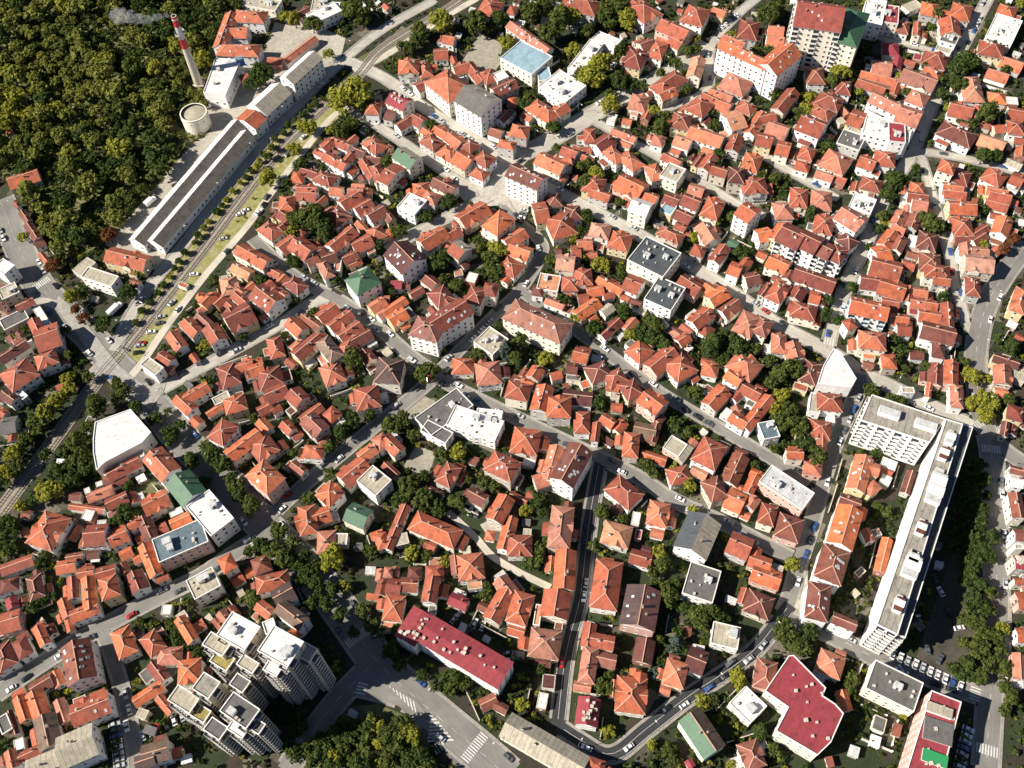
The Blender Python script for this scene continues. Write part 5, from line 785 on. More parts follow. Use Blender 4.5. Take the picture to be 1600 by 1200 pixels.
CAR_ROWS="""-144.4;93.3;2;silver;silver parked car~6~0~25
-141.6;94.6;2;white;white parked car~4~5~53
-138.9;95.8;2;red;red parked car~3~5~53
-136.1;97.1;2;black;black parked car~2~5~53
-133.4;98.4;2;white;white parked car~1~5~53
-130.6;99.6;2;silver;silver parked car~0~5~53
-155.7;98;0.29;silver;silver parked car~0~1~25
-155.1;95.9;0.29;grey;grey parked car~3~0~25
-154.5;93.7;0.29;blue;blue parked car~1~0~25
-153.8;91.6;0.29;white;white parked car~0~0~25
-153.2;89.4;0.29;white;white parked car~2~0~25
-152.5;87.2;0.29;silver;silver parked car~4~0~25
-151.9;85.1;0.29;silver;silver parked car~5~0~25
-151.3;82.9;0.29;silver;silver parked car~0~7~25
140.2;109.3;1.04;white;white parked car~2~2~6
142.7;107.9;1.04;white;white parked car~1~2~6
145.1;106.5;1.04;silver;silver parked car~0~1~6
147.6;105;1.04;white;white parked car~1~1~6
150;103.6;1.04;silver;silver parked car~2~1~6
152.5;102.1;1.04;white;white parked car~0~0~6
154.9;100.7;1.04;white;white parked car~1~0~6
157.4;99.2;1.04;white;white parked car~2~0~6
159.8;97.8;1.04;blue;blue parked car~0~2~61
162.3;96.3;1.04;white;white parked car~0~1~61
160.6;80.5;-0.5;white;white parked car~2~0~61
159.4;78.4;-0.5;white;white parked car~1~0~61
158.3;76.3;-0.5;silver;silver parked car~0~0~61
157.1;74.2;-0.5;blue;blue parked car~0~7~61
156;72.1;-0.5;silver;silver parked car~1~7~61
154.9;70;-0.5;silver;silver parked car~2~7~61
153.7;67.9;-0.5;white;white parked car~3~7~61
126.9;473.6;2.32;grey;grey parked car~4~3~48
129.5;475.9;2.32;grey;grey parked car~2~3~48
132;478.3;2.32;white;white parked car~0~3~48
134.6;480.7;2.32;white;white parked car~1~3~48
137.1;483.1;2.32;white;white parked car~3~3~48
139.7;485.5;2.32;grey;grey parked car~0~2~48
142.3;487.9;2.32;white;white parked car~1~2~48
11;344.2;-0.39;silver;silver parked car~0~6~9
10;341.8;-0.39;grey;grey parked car~1~6~9
9;339.4;-0.39;white;white parked car~2~6~9
8;337.1;-0.39;black;black parked car~3~6~9
-6.5;117.4;0.05;silver;silver parked car~0~0~55
-6.4;114.7;0.05;white;white parked car~1~0~55
-19.4;129.8;1.19;white;white parked car~1~1~55
-16.4;128.6;1.19;white;white parked car~2~1~55
-20.2;178.1;1.2;white;white parked car~0~6~18
-17.5;177.1;1.2;grey;grey parked car~0~5~17
164.9;133.1;1.8;white;white parked car~1~6~59
165.8;124.7;1.8;black;black parked car~6~1~6
153.4;122;1.5;white;white parked car~3~2~6
153.6;110.6;1.5;grey;grey parked car~3~1~6
168;118.2;0.1;white;white parked car~5~1~6
157.4;106.7;0.9;grey;grey parked car~4~1~6
140.1;104;0.4;white;white parked car~0~2~6
164.1;138.5;1.6;black;black parked car~0~6~59
-27.5;132;0.9;silver;silver parked car~0~2~55
-25.9;133.5;0.9;silver;silver parked car~1~2~55
-20.4;128.5;1.2;black;black parked car~0~1~55
-125.2;352.1;0.9;white;white parked car~2~7~28
-153.4;313.4;0.1;white;white parked car~1~6~28
-162.1;296.6;0.9;silver;silver parked car~3~2~19
-166.2;288.4;0.3;silver;silver parked car~2~2~19
-166.3;284.6;0.3;grey;grey parked car~1~2~19
-169.5;279.6;0.2;white;white parked car~0~2~19
-173.1;273.5;0.2;red;red parked car~2~3~19
-173.8;272.1;0.2;silver;silver parked car~1~3~19
-174;268.1;0.1;black;black parked car~0~3~19
-134.7;351.5;0.3;white;white parked car~0~7~28
-132.3;353.9;0.3;white;white parked car~1~7~28
-141.4;335.6;0.2;silver;silver parked car~0~6~28
-113.5;392.8;0.9;grey;grey parked car~0~7~29
-105.8;405.3;0.9;white;white parked car~0~7~30
160.8;286.8;-2.03;grey;9l11
-83.2;204.1;0.76;grey;3l23
-4.7;283.5;0.85;black;1l21
-232.8;326.5;-1.03;white;0r0
-115.4;178.8;-0.86;white;7l0
136.3;377.3;-0.81;silver;1r10
-31.2;412.1;-0.78;silver;1l6
-65.1;280.6;-0.76;white;3r20
217.9;356.5;-1.62;grey;0l13
-42.6;240.8;-2.39;grey;1l23
-127.3;266.6;0.59;silver;1r2
-8.2;78.9;-0.74;grey;15r0
-176.4;299.3;1.12;silver;1r4
-40.5;107.8;-0.75;blue;14r0
-62.7;274.3;-0.76;silver;2l20
13.6;112.6;-1.76;red;2l19
274.8;463.8;-2.15;blue;2r11
-221.1;294.8;2.3;blue;2l0
-92.2;154;2.27;grey;9l0
231.8;274.8;0.95;white;0r15
85;439.4;0.58;black;1l7
-199.8;287.8;-0.79;black;4r0
278;468.7;-2.15;silver;1r11
-72.8;129.2;-0.95;grey;11l0
-17.1;266.3;0.85;white;4r21
178.2;310.6;-2.11;white;7r11
214.1;278.7;-1.63;blue;2r13
-124.1;272.2;0.59;grey;1l2
-139.1;327.2;1.05;grey;2r3
85;110.1;-2.61;silver;1r18
121.3;163.4;1.1;blue;6r12
-64;134.9;-0.95;grey;12r0
88.2;432.1;0.58;silver;2r7
-257.2;348.7;-1.09;silver;0l0
-156.2;140.4;-2.64;red;2r24
216.7;333.7;-1.63;silver;1l13
262.1;449.6;0.99;grey;2l11
-93.9;304.2;2.5;silver;1r20
203.1;179.3;-1.81;grey;2r15
147.3;259.2;-1.95;blue;10l11
-9;275.4;0.85;silver;2r21
-221.2;310.6;2.3;black;2r0
66.2;426.9;0.6;white;2l7
256.3;440.6;-2.14;black;3l11
-45.5;256.1;-0.74;white;3l20
-144.9;84.3;1.84;white;2r25
153.3;97.3;-0.42;black;2l17
245.5;418.2;-2.14;black;4r11
231;368.8;2.84;grey;0r14
102.1;417.3;0.52;grey;2r8
125.4;115.8;-0.58;silver;2r17
-35.3;416.1;-0.78;blue;0l6
-49.1;115.7;-0.75;black;13r0
-16.2;397.8;-0.75;white;3l6
-114.2;318.3;-0.87;silver;0l20
29.8;357.7;-0.7;white;3r6
248.6;448.3;-0.49;blue;1r29
27.1;273.6;2.39;white;2r22
203.2;221;-1.79;white;0l15
-158.8;292.5;1.11;white;1l3
72.7;227.8;-0.69;silver;6r22
22.6;207.3;-0.56;grey;8l20
-88.1;149.1;2.27;silver;10l0
76.4;222;-0.69;black;1l22
43.7;256.9;-0.81;white;4r22
4;365.4;1.18;silver;8r7
201.7;173.7;-1.81;white;3r15
-229.3;320.7;-1.03;silver;1r0
111.3;123.4;-0.37;grey;0r17
168.6;294.8;1.03;white;8r11
-75.8;422;2.39;grey;0r28
90;161.7;2.55;blue;12l20
6.2;341.2;1.99;black;0r21
140.4;202.4;1.02;white;4r12
95.4;158.1;-0.59;silver;13l20
142.1;102.3;-0.41;white;1l17
-122.4;362.6;4.27;grey;0l3
120.9;273.6;-0.85;red;8r6
245.6;423.8;1.01;black;4l11
238.1;454;-0.49;white;0r29
182.7;216.5;-0.64;white;6l6
-98.7;307.8;-0.64;silver;0r20
-24.5;368.6;-0.64;white;0l28
259.2;357.4;-0.42;blue;1r14
217.4;321.2;1.52;black;0r13
130.9;183.5;-2.01;white;5r12
-113.5;279.4;0.59;white;0l2
-71.5;145.3;-0.95;grey;10r0
-24.3;241.1;-0.58;white;5r20
118.4;157.6;1.1;black;7r12
-48.6;435.1;-0.86;white;1r6
51.1;93.1;-2.57;black;1l18
-123.7;158.4;0.64;grey;0r24
-98.8;446.1;1;white;0r4
91.5;115.4;-2.36;silver;0r18
110;140.2;-2;white;9r12
81;218.2;-0.69;black;2l22
-16;232.1;-0.58;blue;6l20
54.7;337;2.45;silver;4r6
157.4;273.7;1.11;white;9r11
58.3;94.4;0.57;white;4r18
-52.5;231.8;-2.44;silver;2l23
-6.4;225.8;-0.58;white;7l20
22.4;278.3;-0.81;grey;1r22
-144.2;210.1;-0.79;black;6l0
-254.4;343.3;-1.09;white;1l0
13.4;366.7;-0.7;white;4l6
-193.1;117.3;0.64;black;5r24
26.4;162.9;-1.76;black;1l19
223.4;262.2;-1.99;white;1r15
-198.1;113.5;-2.5;white;6r24
-181.7;125.3;0.56;white;4r24
-128.2;208.7;-0.79;silver;8r0
131.8;382;2.34;black;0r10
197;155.8;-1.85;white;4r15
129.7;468.3;0.95;silver;0r8
86.4;167.5;2.55;silver;9r20
-69.8;285.1;-0.76;black;2r20
-151.1;103.2;1.94;white;1r25
146.9;213;-2.12;silver;2r12
-38;245.1;-2.39;red;0l23
213.8;291.2;1.48;red;2l13
68;178.9;-0.55;white;8r20
221.7;378.5;1.06;silver;5r11
39.6;261.2;2.33;black;3r22
-99.4;286.3;0.68;black;0r2
78.4;425.7;0.58;white;4r7
74.3;103.8;-2.61;black;2r18
-76.7;287.7;2.38;white;1l20
-134.7;265.3;3.7;black;2l2
-20.4;401.8;2.39;silver;2l6
-123.4;357.3;1.13;black;1r3
-112.4;170.2;-2.63;grey;0l24
192.8;342.8;-2.08;silver;7l11
183.2;319.4;1.07;silver;6r11
-188.9;275.9;-0.86;white;5r0
174.5;227.2;2.5;silver;10r6
119.9;189.2;2.47;black;7r22
153.5;223.9;1.02;silver;0r12
14;287.2;-0.81;black;0r22
2.6;223.4;-0.56;silver;6r20
-67.7;140;-0.95;grey;11r0
-76.7;206.3;-2.38;white;0r23
112.4;450.9;0.74;black;0r7
83.3;428.9;0.58;grey;3r7
-197;269.3;2.28;white;4l0
77.9;109.3;-2.61;grey;0l18
120.9;455;1.37;silver;0l8
281.4;473.9;-2.15;silver;0r11
-31;242.8;-0.75;grey;4l20
77;317.8;2.39;silver;6r6
36;80.3;-2.6;white;5r18
-183.3;254.1;-0.81;blue;5l0
85.4;214.6;-0.69;grey;3l22
191;134.8;-1.86;silver;5r15
41.3;198.8;-0.57;grey;7r20
24.3;138.4;-1.8;white;1r19
44.9;193;2.57;white;10l20
-151.2;254.9;0.58;black;3l2
116.7;278.5;2.29;silver;7r6
27.6;169.2;-1.76;black;0l19
54.6;242.4;-0.81;grey;0l22
289.6;491.8;0.99;white;0l11
29.1;400.1;3.78;white;4l7
286.6;487.1;-2.15;silver;1l11
-3.8;390.9;2.3;white;2r6
125.7;337.1;-0.68;white;0r9
11.7;388.6;0.54;silver;5l7
-99.6;183.7;0.83;white;1r23
16.5;319;1.78;white;0l21
115.4;151.6;-2.04;blue;8r12
103.7;122.5;-0.37;white;0l17
-141.1;221.8;2.35;blue;7r0
60.3;413.3;0.6;silver;5r7
87.5;303.1;-0.75;white;5l6
100;359.1;-0.76;grey;0l9
-211.4;284.7;2.35;silver;3l0
-97;159.2;-0.8;white;8l0
158.5;95;-0.42;black;3l17
154.5;267.7;-2.03;silver;10r11
103.8;442.9;0.74;silver;1r7
-83.1;83.6;-2.11;silver;0r30
143.6;207.7;-2.12;grey;3r12
-28.9;375.5;-0.8;white;3r28
183.6;326.2;1.07;blue;8l11
222.2;385.2;-2.08;silver;5l11
-138.5;149.5;-2.69;grey;1r24
98.5;448.8;3.89;white;0l7
-33.2;87.2;2.42;silver;12l0
-12.8;271.2;0.85;white;3r21
-145.5;150.1;0.46;silver;1l24
-98.7;176;-0.8;white;9r0
-66.8;413.5;-0.75;white;1r28
-114.8;374.6;1.09;silver;0r3
120.1;119.2;2.56;grey;1r17
68.5;100.4;-2.61;blue;3r18
-204.2;292.3;-0.79;silver;3r0
161.1;351.6;-0.8;blue;2r10
20.5;80.8;2.67;white;6r18
177.3;111.4;1.16;silver;1l15
-21.1;235.5;-0.58;silver;5l20
64.7;328.8;2.45;silver;5r6
-151;97.1;-1.2;white;0l25
10.6;378.8;0.54;black;7r7
-171.3;131.9;0.56;grey;3r24
150;218.1;-2.12;blue;1r12
-55.9;271.4;-0.83;white;4r20
-28.6;256.2;0.87;silver;2l21
119.2;435.7;1.37;grey;1r8
-166.5;251.4;2.29;black;6r0
-97.7;190;-2.31;red;4l23
128;266.2;-0.69;black;9r6
55.8;419.9;3.74;white;3l7
27.5;204.3;-0.56;white;9l20
9.3;297.2;1.09;white;1r21
216.3;303.5;-1.66;blue;1r13
-52.6;439.7;2.28;white;0r6
268.4;454;-2.15;black;3r11
63.6;236.3;-0.77;white;5r22
201.5;354.5;-2.25;grey;6l11
-55.5;402.5;-0.79;silver;2r28
38.2;397.1;0.64;white;6r7
71.8;173.2;-0.55;white;11l20
-153.5;109.3;-1.2;silver;0r25
25.6;144.1;1.34;silver;0r19"""
TREE_ROWS="""22.2 491.8 7.1 m 1 mid-green large tree~0~2~11
30.2 499.9 5.4 m 1 mid-green tree~1~2~11
37.8 475.2 10.6 m 1 mid-green large tree~1~1~11
31.1 470.1 7.9 m 1 mid-green large tree~0~1~11
43.2 485.9 8 y 1 yellow-green large tree~2~1~11
53.4 473.8 6.1 m 1 mid-green large tree~2~1~12
44.1 459.4 5.2 y 1 yellow-green tree~0~2~12
7.2 466.4 6.1 y 1 yellow-green large tree~0~3~11
-10.5 483.1 8 m 1 mid-green large tree~2~3~11
3.4 487.6 6.2 d 1 dark green large tree~1~3~11
-29.9 486 8 y 1 yellow-green large tree~0~2~7
-42.9 479.9 7.1 m 1 mid-green large tree~2~3~7
-51.3 466.7 5.2 m 1 mid-green tree~1~3~7
-44.8 473.1 6.1 m 1 mid-green large tree~0~3~7
64.5 485.7 7.1 m 1 mid-green large tree~4~1~12
71.5 490.8 8 m 1 mid-green large tree~7~1~12
57.5 440.1 8.5 y 1 yellow-green large tree~1~1~12
52.4 431.3 7.6 y 1 yellow-green large tree~0~0~12
67.2 428.8 6.7 d 1 dark green large tree~2~0~12
74.3 428.1 5 d 1 dark green tree~4~0~12
60.3 411.6 5.8 y 1 yellow-green large tree~1~0~12
29.2 397.9 4.9 d 1 dark green tree~0~6~12
14.7 417.3 5 d 1 dark green tree~0~5~12
49.2 363.9 4.7 y 1 yellow-green tree~0~3~44
43.6 356.7 5.5 m 1 mid-green tree~1~3~44
-75.9 427.2 11 y 1 yellow-green large tree~0~0~31
-85.6 421.5 9.2 y 1 yellow-green large tree~0~7~31
-73.1 421.5 6.7 m 1 mid-green large tree~1~3~10
-129.8 447.6 8.6 d 1 dark green large tree~0~2~30
-135.7 445.1 6 d 1 dark green large tree~0~3~30
-165.1 461.9 6.9 y 1 yellow-green large tree~0~7~62
-80.3 498.5 8.1 m 1 mid-green large tree~1~1~31
-76.9 493.8 5.4 m 1 mid-green tree~0~1~31
-105.6 491.8 6.2 m 1 mid-green large tree~0~2~31
-116.5 496.9 5.4 y 1 yellow-green tree~1~2~31
-84.6 403.8 5.7 m 1 mid-green large tree~2~3~10
-102.8 407.5 5.7 y 1 yellow-green large tree~0~7~30
-109.7 392.3 4.8 y 1 yellow-green tree~0~7~29
-120.9 370.5 6.3 y 1 yellow-green large tree~0~6~29
-104.3 379.3 5.6 d 1 dark green large tree~1~7~29
-78.9 408.1 4.9 m 1 mid-green tree~0~3~10
-164.4 489.2 5.3 m 1 mid-green tree~0~4~26
-158.2 517.8 5.5 m 1 mid-green tree~0~2~26
-152.1 514.3 5.5 m 1 mid-green tree~0~1~26
-182.1 434.5 6.8 m 1 mid-green large tree~0~3~63
-189.1 447.7 5.1 m 1 mid-green tree~0~5~62
-95.2 340.1 8.4 m 1 mid-green large tree~2~3~33
-101.2 340 6.9 m 1 mid-green large tree~3~3~33
-91.3 335.2 6.9 d 1 dark green large tree~1~3~33
-88 329.5 6.1 d 1 dark green large tree~0~3~33
-103.2 314.8 4.5 d 1 dark green tree~0~4~33
-72.1 254.5 5.6 m 1 mid-green large tree~0~4~32
-208.5 298.4 5.1 y 1 yellow-green tree~1~3~19
-190.2 281.2 5 d 1 dark green tree~0~3~19
-182.8 300.6 5.1 d 1 dark green tree~0~2~19
-197.9 337.4 4.6 r 1 reddish-brown tree~1~5~27
-222.4 319.5 4.5 r 1 reddish-brown tree~2~3~19
-202.4 253.1 4.2 y 1 yellow-green tree~4~3~57
-184 234.7 6.8 m 1 mid-green large tree~1~3~57
-177.5 243.7 5.5 m 1 mid-green tree~0~5~19
-151.4 219.6 4.7 d 1 dark green tree~0~2~20
-130.2 208.5 5.3 d 1 dark green tree~0~1~21
-124.9 203.6 5.2 d 1 dark green tree~1~4~34
-138.9 205.9 5.2 d 1 dark green tree~0~2~21
-118.6 193.7 4.5 m 1 mid-green tree~0~4~34
-111.9 183.3 5.1 m 1 mid-green tree~1~5~34
-191.2 218.7 6 m 1 mid-green large tree~0~4~57
-187.6 210.6 5.9 m 1 mid-green large tree~0~5~57
-183.5 205.4 5.2 d 1 dark green tree~1~5~57
-198 195.5 6.5 y 1 yellow-green large tree~5~5~57
-197.1 204.6 5.2 d 1 dark green tree~4~5~57
-189.7 200 4.5 d 1 dark green tree~3~5~57
-203.8 239.7 6.1 y 1 yellow-green large tree~3~3~57
-207.9 233.8 5.4 y 1 yellow-green tree~1~4~57
-211 228.3 5.4 m 1 mid-green tree~2~4~57
-214.9 221.7 4.7 m 1 mid-green tree~3~4~57
-218 215.1 5.3 y 1 yellow-green tree~5~4~57
-215.6 209.2 4.6 m 1 mid-green tree~4~4~57
-219.6 205.5 4.6 y 1 yellow-green tree~6~4~57
-211.9 178.7 5.1 d 1 dark green tree~6~5~57
-214 172.1 4.4 d 1 dark green tree~0~3~24
-200.4 247 4.1 y 1 yellow-green tree~2~3~57
-165.4 183.4 5.1 d 1 dark green tree~0~5~20
-187.4 225 4.7 m 1 mid-green tree~0~3~57
-192.9 206.3 4.6 m 1 mid-green tree~2~5~57
-98.5 172.1 4.4 m 1 mid-green tree~0~6~34
-100.9 163.5 5 m 1 mid-green tree~1~7~22
-95.1 158 5.5 m 1 mid-green large tree~1~1~52
-106.5 166.2 4.4 d 1 dark green tree~0~7~22
-76.4 158.4 5.5 y 1 yellow-green large tree~0~5~35
-87.8 159.6 4.3 d 1 dark green tree~1~5~35
-75.6 216.8 4.6 d 1 dark green tree~1~5~32
-71 223 4.7 d 1 dark green tree~0~5~32
-53.2 219.1 5.3 m 1 mid-green tree~1~4~18
-48.4 221.7 4.7 m 1 mid-green tree~0~4~18
-24.1 204.4 4.6 y 1 yellow-green tree~0~6~18
-45.7 188.1 5.8 m 1 mid-green large tree~0~1~35
-39.1 182.2 5.1 m 1 mid-green tree~0~0~35
-25.1 180.7 5.1 m 1 mid-green tree~1~6~18
7.5 179.9 4.4 d 1 dark green tree~0~5~17
34.2 172.6 4.4 m 1 mid-green tree~0~7~17
-37.8 243.3 6.2 m 1 mid-green large tree~0~0~32
-4.4 313.9 6 y 1 yellow-green large tree~0~6~9
-7.7 308.1 5.9 m 1 mid-green large tree~1~3~15
-4.9 302.7 5.1 m 1 mid-green tree~0~3~15
-39 340.4 4.6 d 1 dark green tree~0~1~13
-27.6 348.5 5.4 d 1 dark green tree~0~7~10
-52.5 330.8 4.5 m 1 mid-green tree~0~2~13
-32.5 308.7 5.9 d 1 dark green large tree~0~0~13
-28 313.9 4.5 d 1 dark green tree~1~0~13
-24.3 294.9 4.4 m 1 mid-green tree~0~1~14
-2.1 255.5 5.6 s 1 blue-grey spruce tree~0~7~16
3.9 258.3 4.9 m 1 mid-green tree~0~0~16
2.1 252.8 4.2 m 1 mid-green tree~1~7~16
6.4 265.9 4.2 d 1 dark green tree~0~5~15
15.8 250.3 4.1 y 1 yellow-green tree~0~6~15
-15.4 254.8 4.2 m 1 mid-green tree~0~5~16
26.2 283.1 4.3 d 1 dark green tree~0~1~15
45.3 302.4 5.1 y 1 yellow-green tree~0~4~46
53.9 274.5 5.7 d 1 dark green large tree~0~4~47
39.7 265.1 4.9 d 1 dark green tree~0~0~15
-11.5 315.8 4.5 m 1 mid-green tree~2~0~13
67.9 481.1 6.2 m 1 mid-green large tree~3~1~12
75.6 484.8 7.1 y 1 yellow-green large tree~6~1~12
77 479 5.3 y 1 yellow-green tree~5~1~12
48.4 435.3 5.9 m 1 mid-green large tree~0~1~12
71.8 429.6 5 d 1 dark green tree~3~0~12
108.5 453.1 5.1 m 1 mid-green tree~0~4~48
158.2 476.9 7.9 m 1 mid-green large tree~0~1~48
85.6 393 6.5 m 1 mid-green large tree~0~2~44
161 399.3 4.9 m 1 mid-green tree~0~7~48
66.1 264.9 6.3 m 1 mid-green large tree~0~6~47
62 260.4 5.6 d 1 dark green large tree~0~5~47
66.8 257.1 4.9 d 1 dark green tree~1~6~47
70.9 253.9 4.2 d 1 dark green tree~2~6~47
91.2 251.2 6.9 d 1 dark green large tree~0~7~47
98.3 254 6.3 d 1 dark green large tree~1~7~47
102.1 250.3 6.2 d 1 dark green large tree~3~7~47
95.9 246.5 4.8 d 1 dark green tree~2~7~47
105.5 246.5 4.1 d 1 dark green tree~3~4~58
111.1 249.7 4.1 m 1 mid-green tree~2~4~58
124.8 236.8 6.1 m 1 mid-green large tree~0~4~58
119.7 235.1 5.4 m 1 mid-green tree~1~4~58
113.8 305.6 4.4 d 1 dark green tree~0~6~45
152.6 328.6 4.5 d 1 dark green tree~0~1~49
118.6 224.8 4.7 y 1 yellow-green tree~0~5~58
120 217.4 4.6 m 1 mid-green tree~1~5~58
121.1 206.8 5.9 m 1 mid-green large tree~1~2~43
116.5 209.6 4.6 m 1 mid-green tree~2~2~43
123.7 201.6 5.2 d 1 dark green tree~0~2~43
126.9 193.7 5.2 m 1 mid-green tree~0~1~43
56.8 148.1 4.9 m 1 mid-green tree~0~3~42
52.6 138.6 4.2 m 1 mid-green tree~0~1~38
56.5 135.5 4.8 m 1 mid-green tree~1~1~38
68.3 126.2 5.3 m 1 mid-green tree~1~6~42
73.1 128.4 4.1 m 1 mid-green tree~0~6~42
57.2 116.4 4.6 s 1 blue-grey spruce tree~0~7~38
78.6 102.3 5.1 y 1 yellow-green tree~0~2~39
100.2 118.2 5.2 m 1 mid-green tree~0~5~5
104.2 113.7 5.2 m 1 mid-green tree~1~5~5
108.5 118.3 4.1 d 1 dark green tree~0~6~5
83.8 82.7 3.9 d 1 dark green tree~0~7~39
163.2 482.2 6.2 m 1 mid-green large tree~0~4~0
188.3 427.4 5.9 y 1 yellow-green large tree~0~6~1
183.5 421.4 5.8 m 1 mid-green large tree~0~4~2
164.8 401.4 4.9 y 1 yellow-green tree~1~4~2
251.4 425.4 6.7 d 1 dark green large tree~0~1~2
258.9 430 6.7 d 1 dark green large tree~1~1~2
245 416.8 5.8 d 1 dark green large tree~0~0~2
250.3 413.9 5.8 d 1 dark green large tree~1~0~2
280.9 450.7 5.1 d 1 dark green tree~2~1~2
257.1 388 8.1 m 1 mid-green large tree~2~0~2
247.5 360.4 5.5 d 1 dark green tree~0~7~2
254.6 360.9 4.7 d 1 dark green tree~1~7~2
199.1 348.4 6.2 d 1 dark green large tree~0~6~2
196.9 343.8 4.6 d 1 dark green tree~2~6~2
204.3 347.6 4.6 d 1 dark green tree~1~6~2
192.9 337.5 4.6 d 1 dark green tree~3~6~2
187.3 324.2 4.5 m 1 mid-green tree~0~2~50
209.6 316.1 6.7 m 1 mid-green large tree~0~1~50
207.5 322.8 4.5 m 1 mid-green tree~1~1~50
214.9 315.1 4.5 d 1 dark green tree~2~1~50
240.1 300.3 4.4 r 1 reddish-brown tree~3~1~50
246 306.9 4.4 r 1 reddish-brown tree~4~1~50
203 228.9 4.7 y 1 yellow-green tree~0~7~50
225.3 243.8 4.8 d 1 dark green tree~0~0~50
208.4 216.2 4.6 y 1 yellow-green tree~5~1~59
204.1 218.1 4.7 y 1 yellow-green tree~4~1~59
204.5 210 4.6 y 1 yellow-green tree~3~1~59
189.5 182.2 4.4 d 1 dark green tree~2~1~59
190.7 177 4.4 d 1 dark green tree~1~1~59
186.4 171.4 4.4 d 1 dark green tree~0~1~59
188 165.5 4.3 d 1 dark green tree~1~0~59
187 159.9 4.3 d 1 dark green tree~2~0~59
182 153.9 4.3 d 1 dark green tree~0~0~59
184.4 148.9 4.3 d 1 dark green tree~0~7~59
180.3 143.7 4.2 d 1 dark green tree~1~7~59
176.9 138.5 4.2 d 1 dark green tree~2~7~59
179.3 133.8 4.2 d 1 dark green tree~3~7~59
174.9 129.4 4.1 d 1 dark green tree~4~7~59
176.5 124.2 4.1 d 1 dark green tree~5~7~59
172.5 117.8 4.7 m 1 mid-green tree~0~1~6
174.5 114 4.6 m 1 mid-green tree~1~1~6
178.6 112.8 4 m 1 mid-green tree~2~1~6
171.5 108 4.6 m 1 mid-green tree~1~0~6
175.3 105.6 4 m 1 mid-green tree~3~1~61
165.5 103.1 4 d 1 dark green tree~0~0~6
169 98.7 4 m 1 mid-green tree~0~1~61
176.4 93.6 3.9 m 1 mid-green tree~1~1~61
177.7 90 3.9 m 1 mid-green tree~2~1~61
-107.1 144.4 4.2 m 1 mid-green tree~0~1~52
-82.7 84.7 3.9 m 1 mid-green tree~1~7~54
-77 87.2 3.9 m 1 mid-green tree~0~0~54
-72.4 89.8 3.9 m 1 mid-green tree~1~0~54
-71.9 81.8 4.4 y 1 yellow-green tree~4~7~54
-59.4 88 3.9 m 1 mid-green tree~2~7~51
-56.6 91.9 3.9 y 1 yellow-green tree~4~5~55
-54.6 85 3.9 y 1 yellow-green tree~8~5~55
-59.2 81.3 3.9 m 1 mid-green tree~4~0~54
-79.5 80.1 3.9 m 1 mid-green tree~2~7~54
-51.7 88.6 4.5 m 1 mid-green tree~2~5~55
-47.6 91.9 4.5 m 1 mid-green tree~0~5~55
-44.6 87.2 4.5 y 1 yellow-green tree~1~5~55
-48.6 83.4 4.4 m 1 mid-green tree~6~5~55
-51.5 79.2 3.9 m 1 mid-green tree~10~5~55
-51.8 119.7 4.1 d 1 dark green tree~0~4~55
-26.8 107.4 4 d 1 dark green tree~0~6~55
-94.4 161.3 4.3 d 1 dark green tree~4~5~35
-90.1 156.3 4.3 d 1 dark green tree~3~5~35
-86 152.7 4.3 d 1 dark green tree~2~5~35
-116.7 188.4 4.5 d 1 dark green tree~0~5~34
-81.9 148.4 4.3 d 1 dark green tree~0~1~51
-75.3 145.4 4.2 d 1 dark green tree~1~1~51
-69.9 86.3 3.9 d 1 dark green tree~2~0~54
-86 82.6 3.9 d 1 dark green tree~0~7~54
-75.4 83.1 4.4 d 1 dark green tree~3~7~54
-68.5 83.8 4.4 m 1 mid-green tree~3~0~54
-61.3 77.9 4.4 d 1 dark green tree~6~7~54
-71.9 79.1 3.9 d 1 dark green tree~5~7~54
-59.5 91.5 3.9 d 1 dark green tree~1~7~51
-65.3 88.3 3.9 d 1 dark green tree~0~7~51
-49.9 86.3 4.5 d 1 dark green tree~3~5~55
-52.1 83 4.4 d 1 dark green tree~7~5~55
-45.2 81.7 3.9 d 1 dark green tree~5~5~55
-40.5 80.4 3.9 d 1 dark green tree~1~6~55
-44 77.2 3.8 d 1 dark green tree~9~5~55
-177.1 284.7 2.1 d 2 dark green shrub by the railway, nearest from the lower end
-175.2 291.5 2.7 d 2 dark green shrub by the railway, second from the lower end
-173.1 296.7 1.9 m 2 mid-green shrub by the railway, third from the lower end
-169.6 302.3 2.2 m 2 mid-green shrub by the railway, fourth from the lower end
-167.5 306.7 2.4 d 2 dark green shrub by the railway, fifth from the lower end
-165.5 311.9 1.9 y 2 yellow-green shrub by the railway, sixth from the lower end
-163.6 317.1 2 d 2 dark green shrub by the railway, seventh from the lower end
-161.7 321 2.4 d 2 dark green shrub by the railway, eighth from the lower end
-159.4 326.5 2.8 d 2 dark green shrub by the railway, ninth from the lower end
-155.3 333.5 2 m 2 mid-green shrub by the railway, tenth from the lower end
-154 337.1 2.6 d 2 dark green shrub by the railway, eleventh from the lower end
-152.1 342.5 2.2 y 2 yellow-green shrub by the railway, twelfth from the lower end
-150.3 347.1 2.1 y 2 yellow-green shrub by the railway, thirteenth from the lower end
-146.8 353.1 2.9 d 2 dark green shrub by the railway, fourteenth from the lower end
-144.6 357.1 2.3 m 2 mid-green shrub by the railway, fifteenth from the lower end
-142.9 361.5 2.1 y 2 yellow-green shrub by the railway, sixteenth from the lower end
-140.5 367.1 2.1 y 2 yellow-green shrub by the railway, seventeenth from the lower end
-136.7 372.5 2 y 2 yellow-green shrub by the railway, eighteenth from the lower end
-134.2 376.7 2.2 d 2 dark green shrub by the railway, nineteenth from the lower end
-132.4 381 2.6 d 2 dark green shrub by the railway, twentieth from the lower end
-127.9 387.3 2.3 y 2 yellow-green shrub by the railway, 21th from the lower end
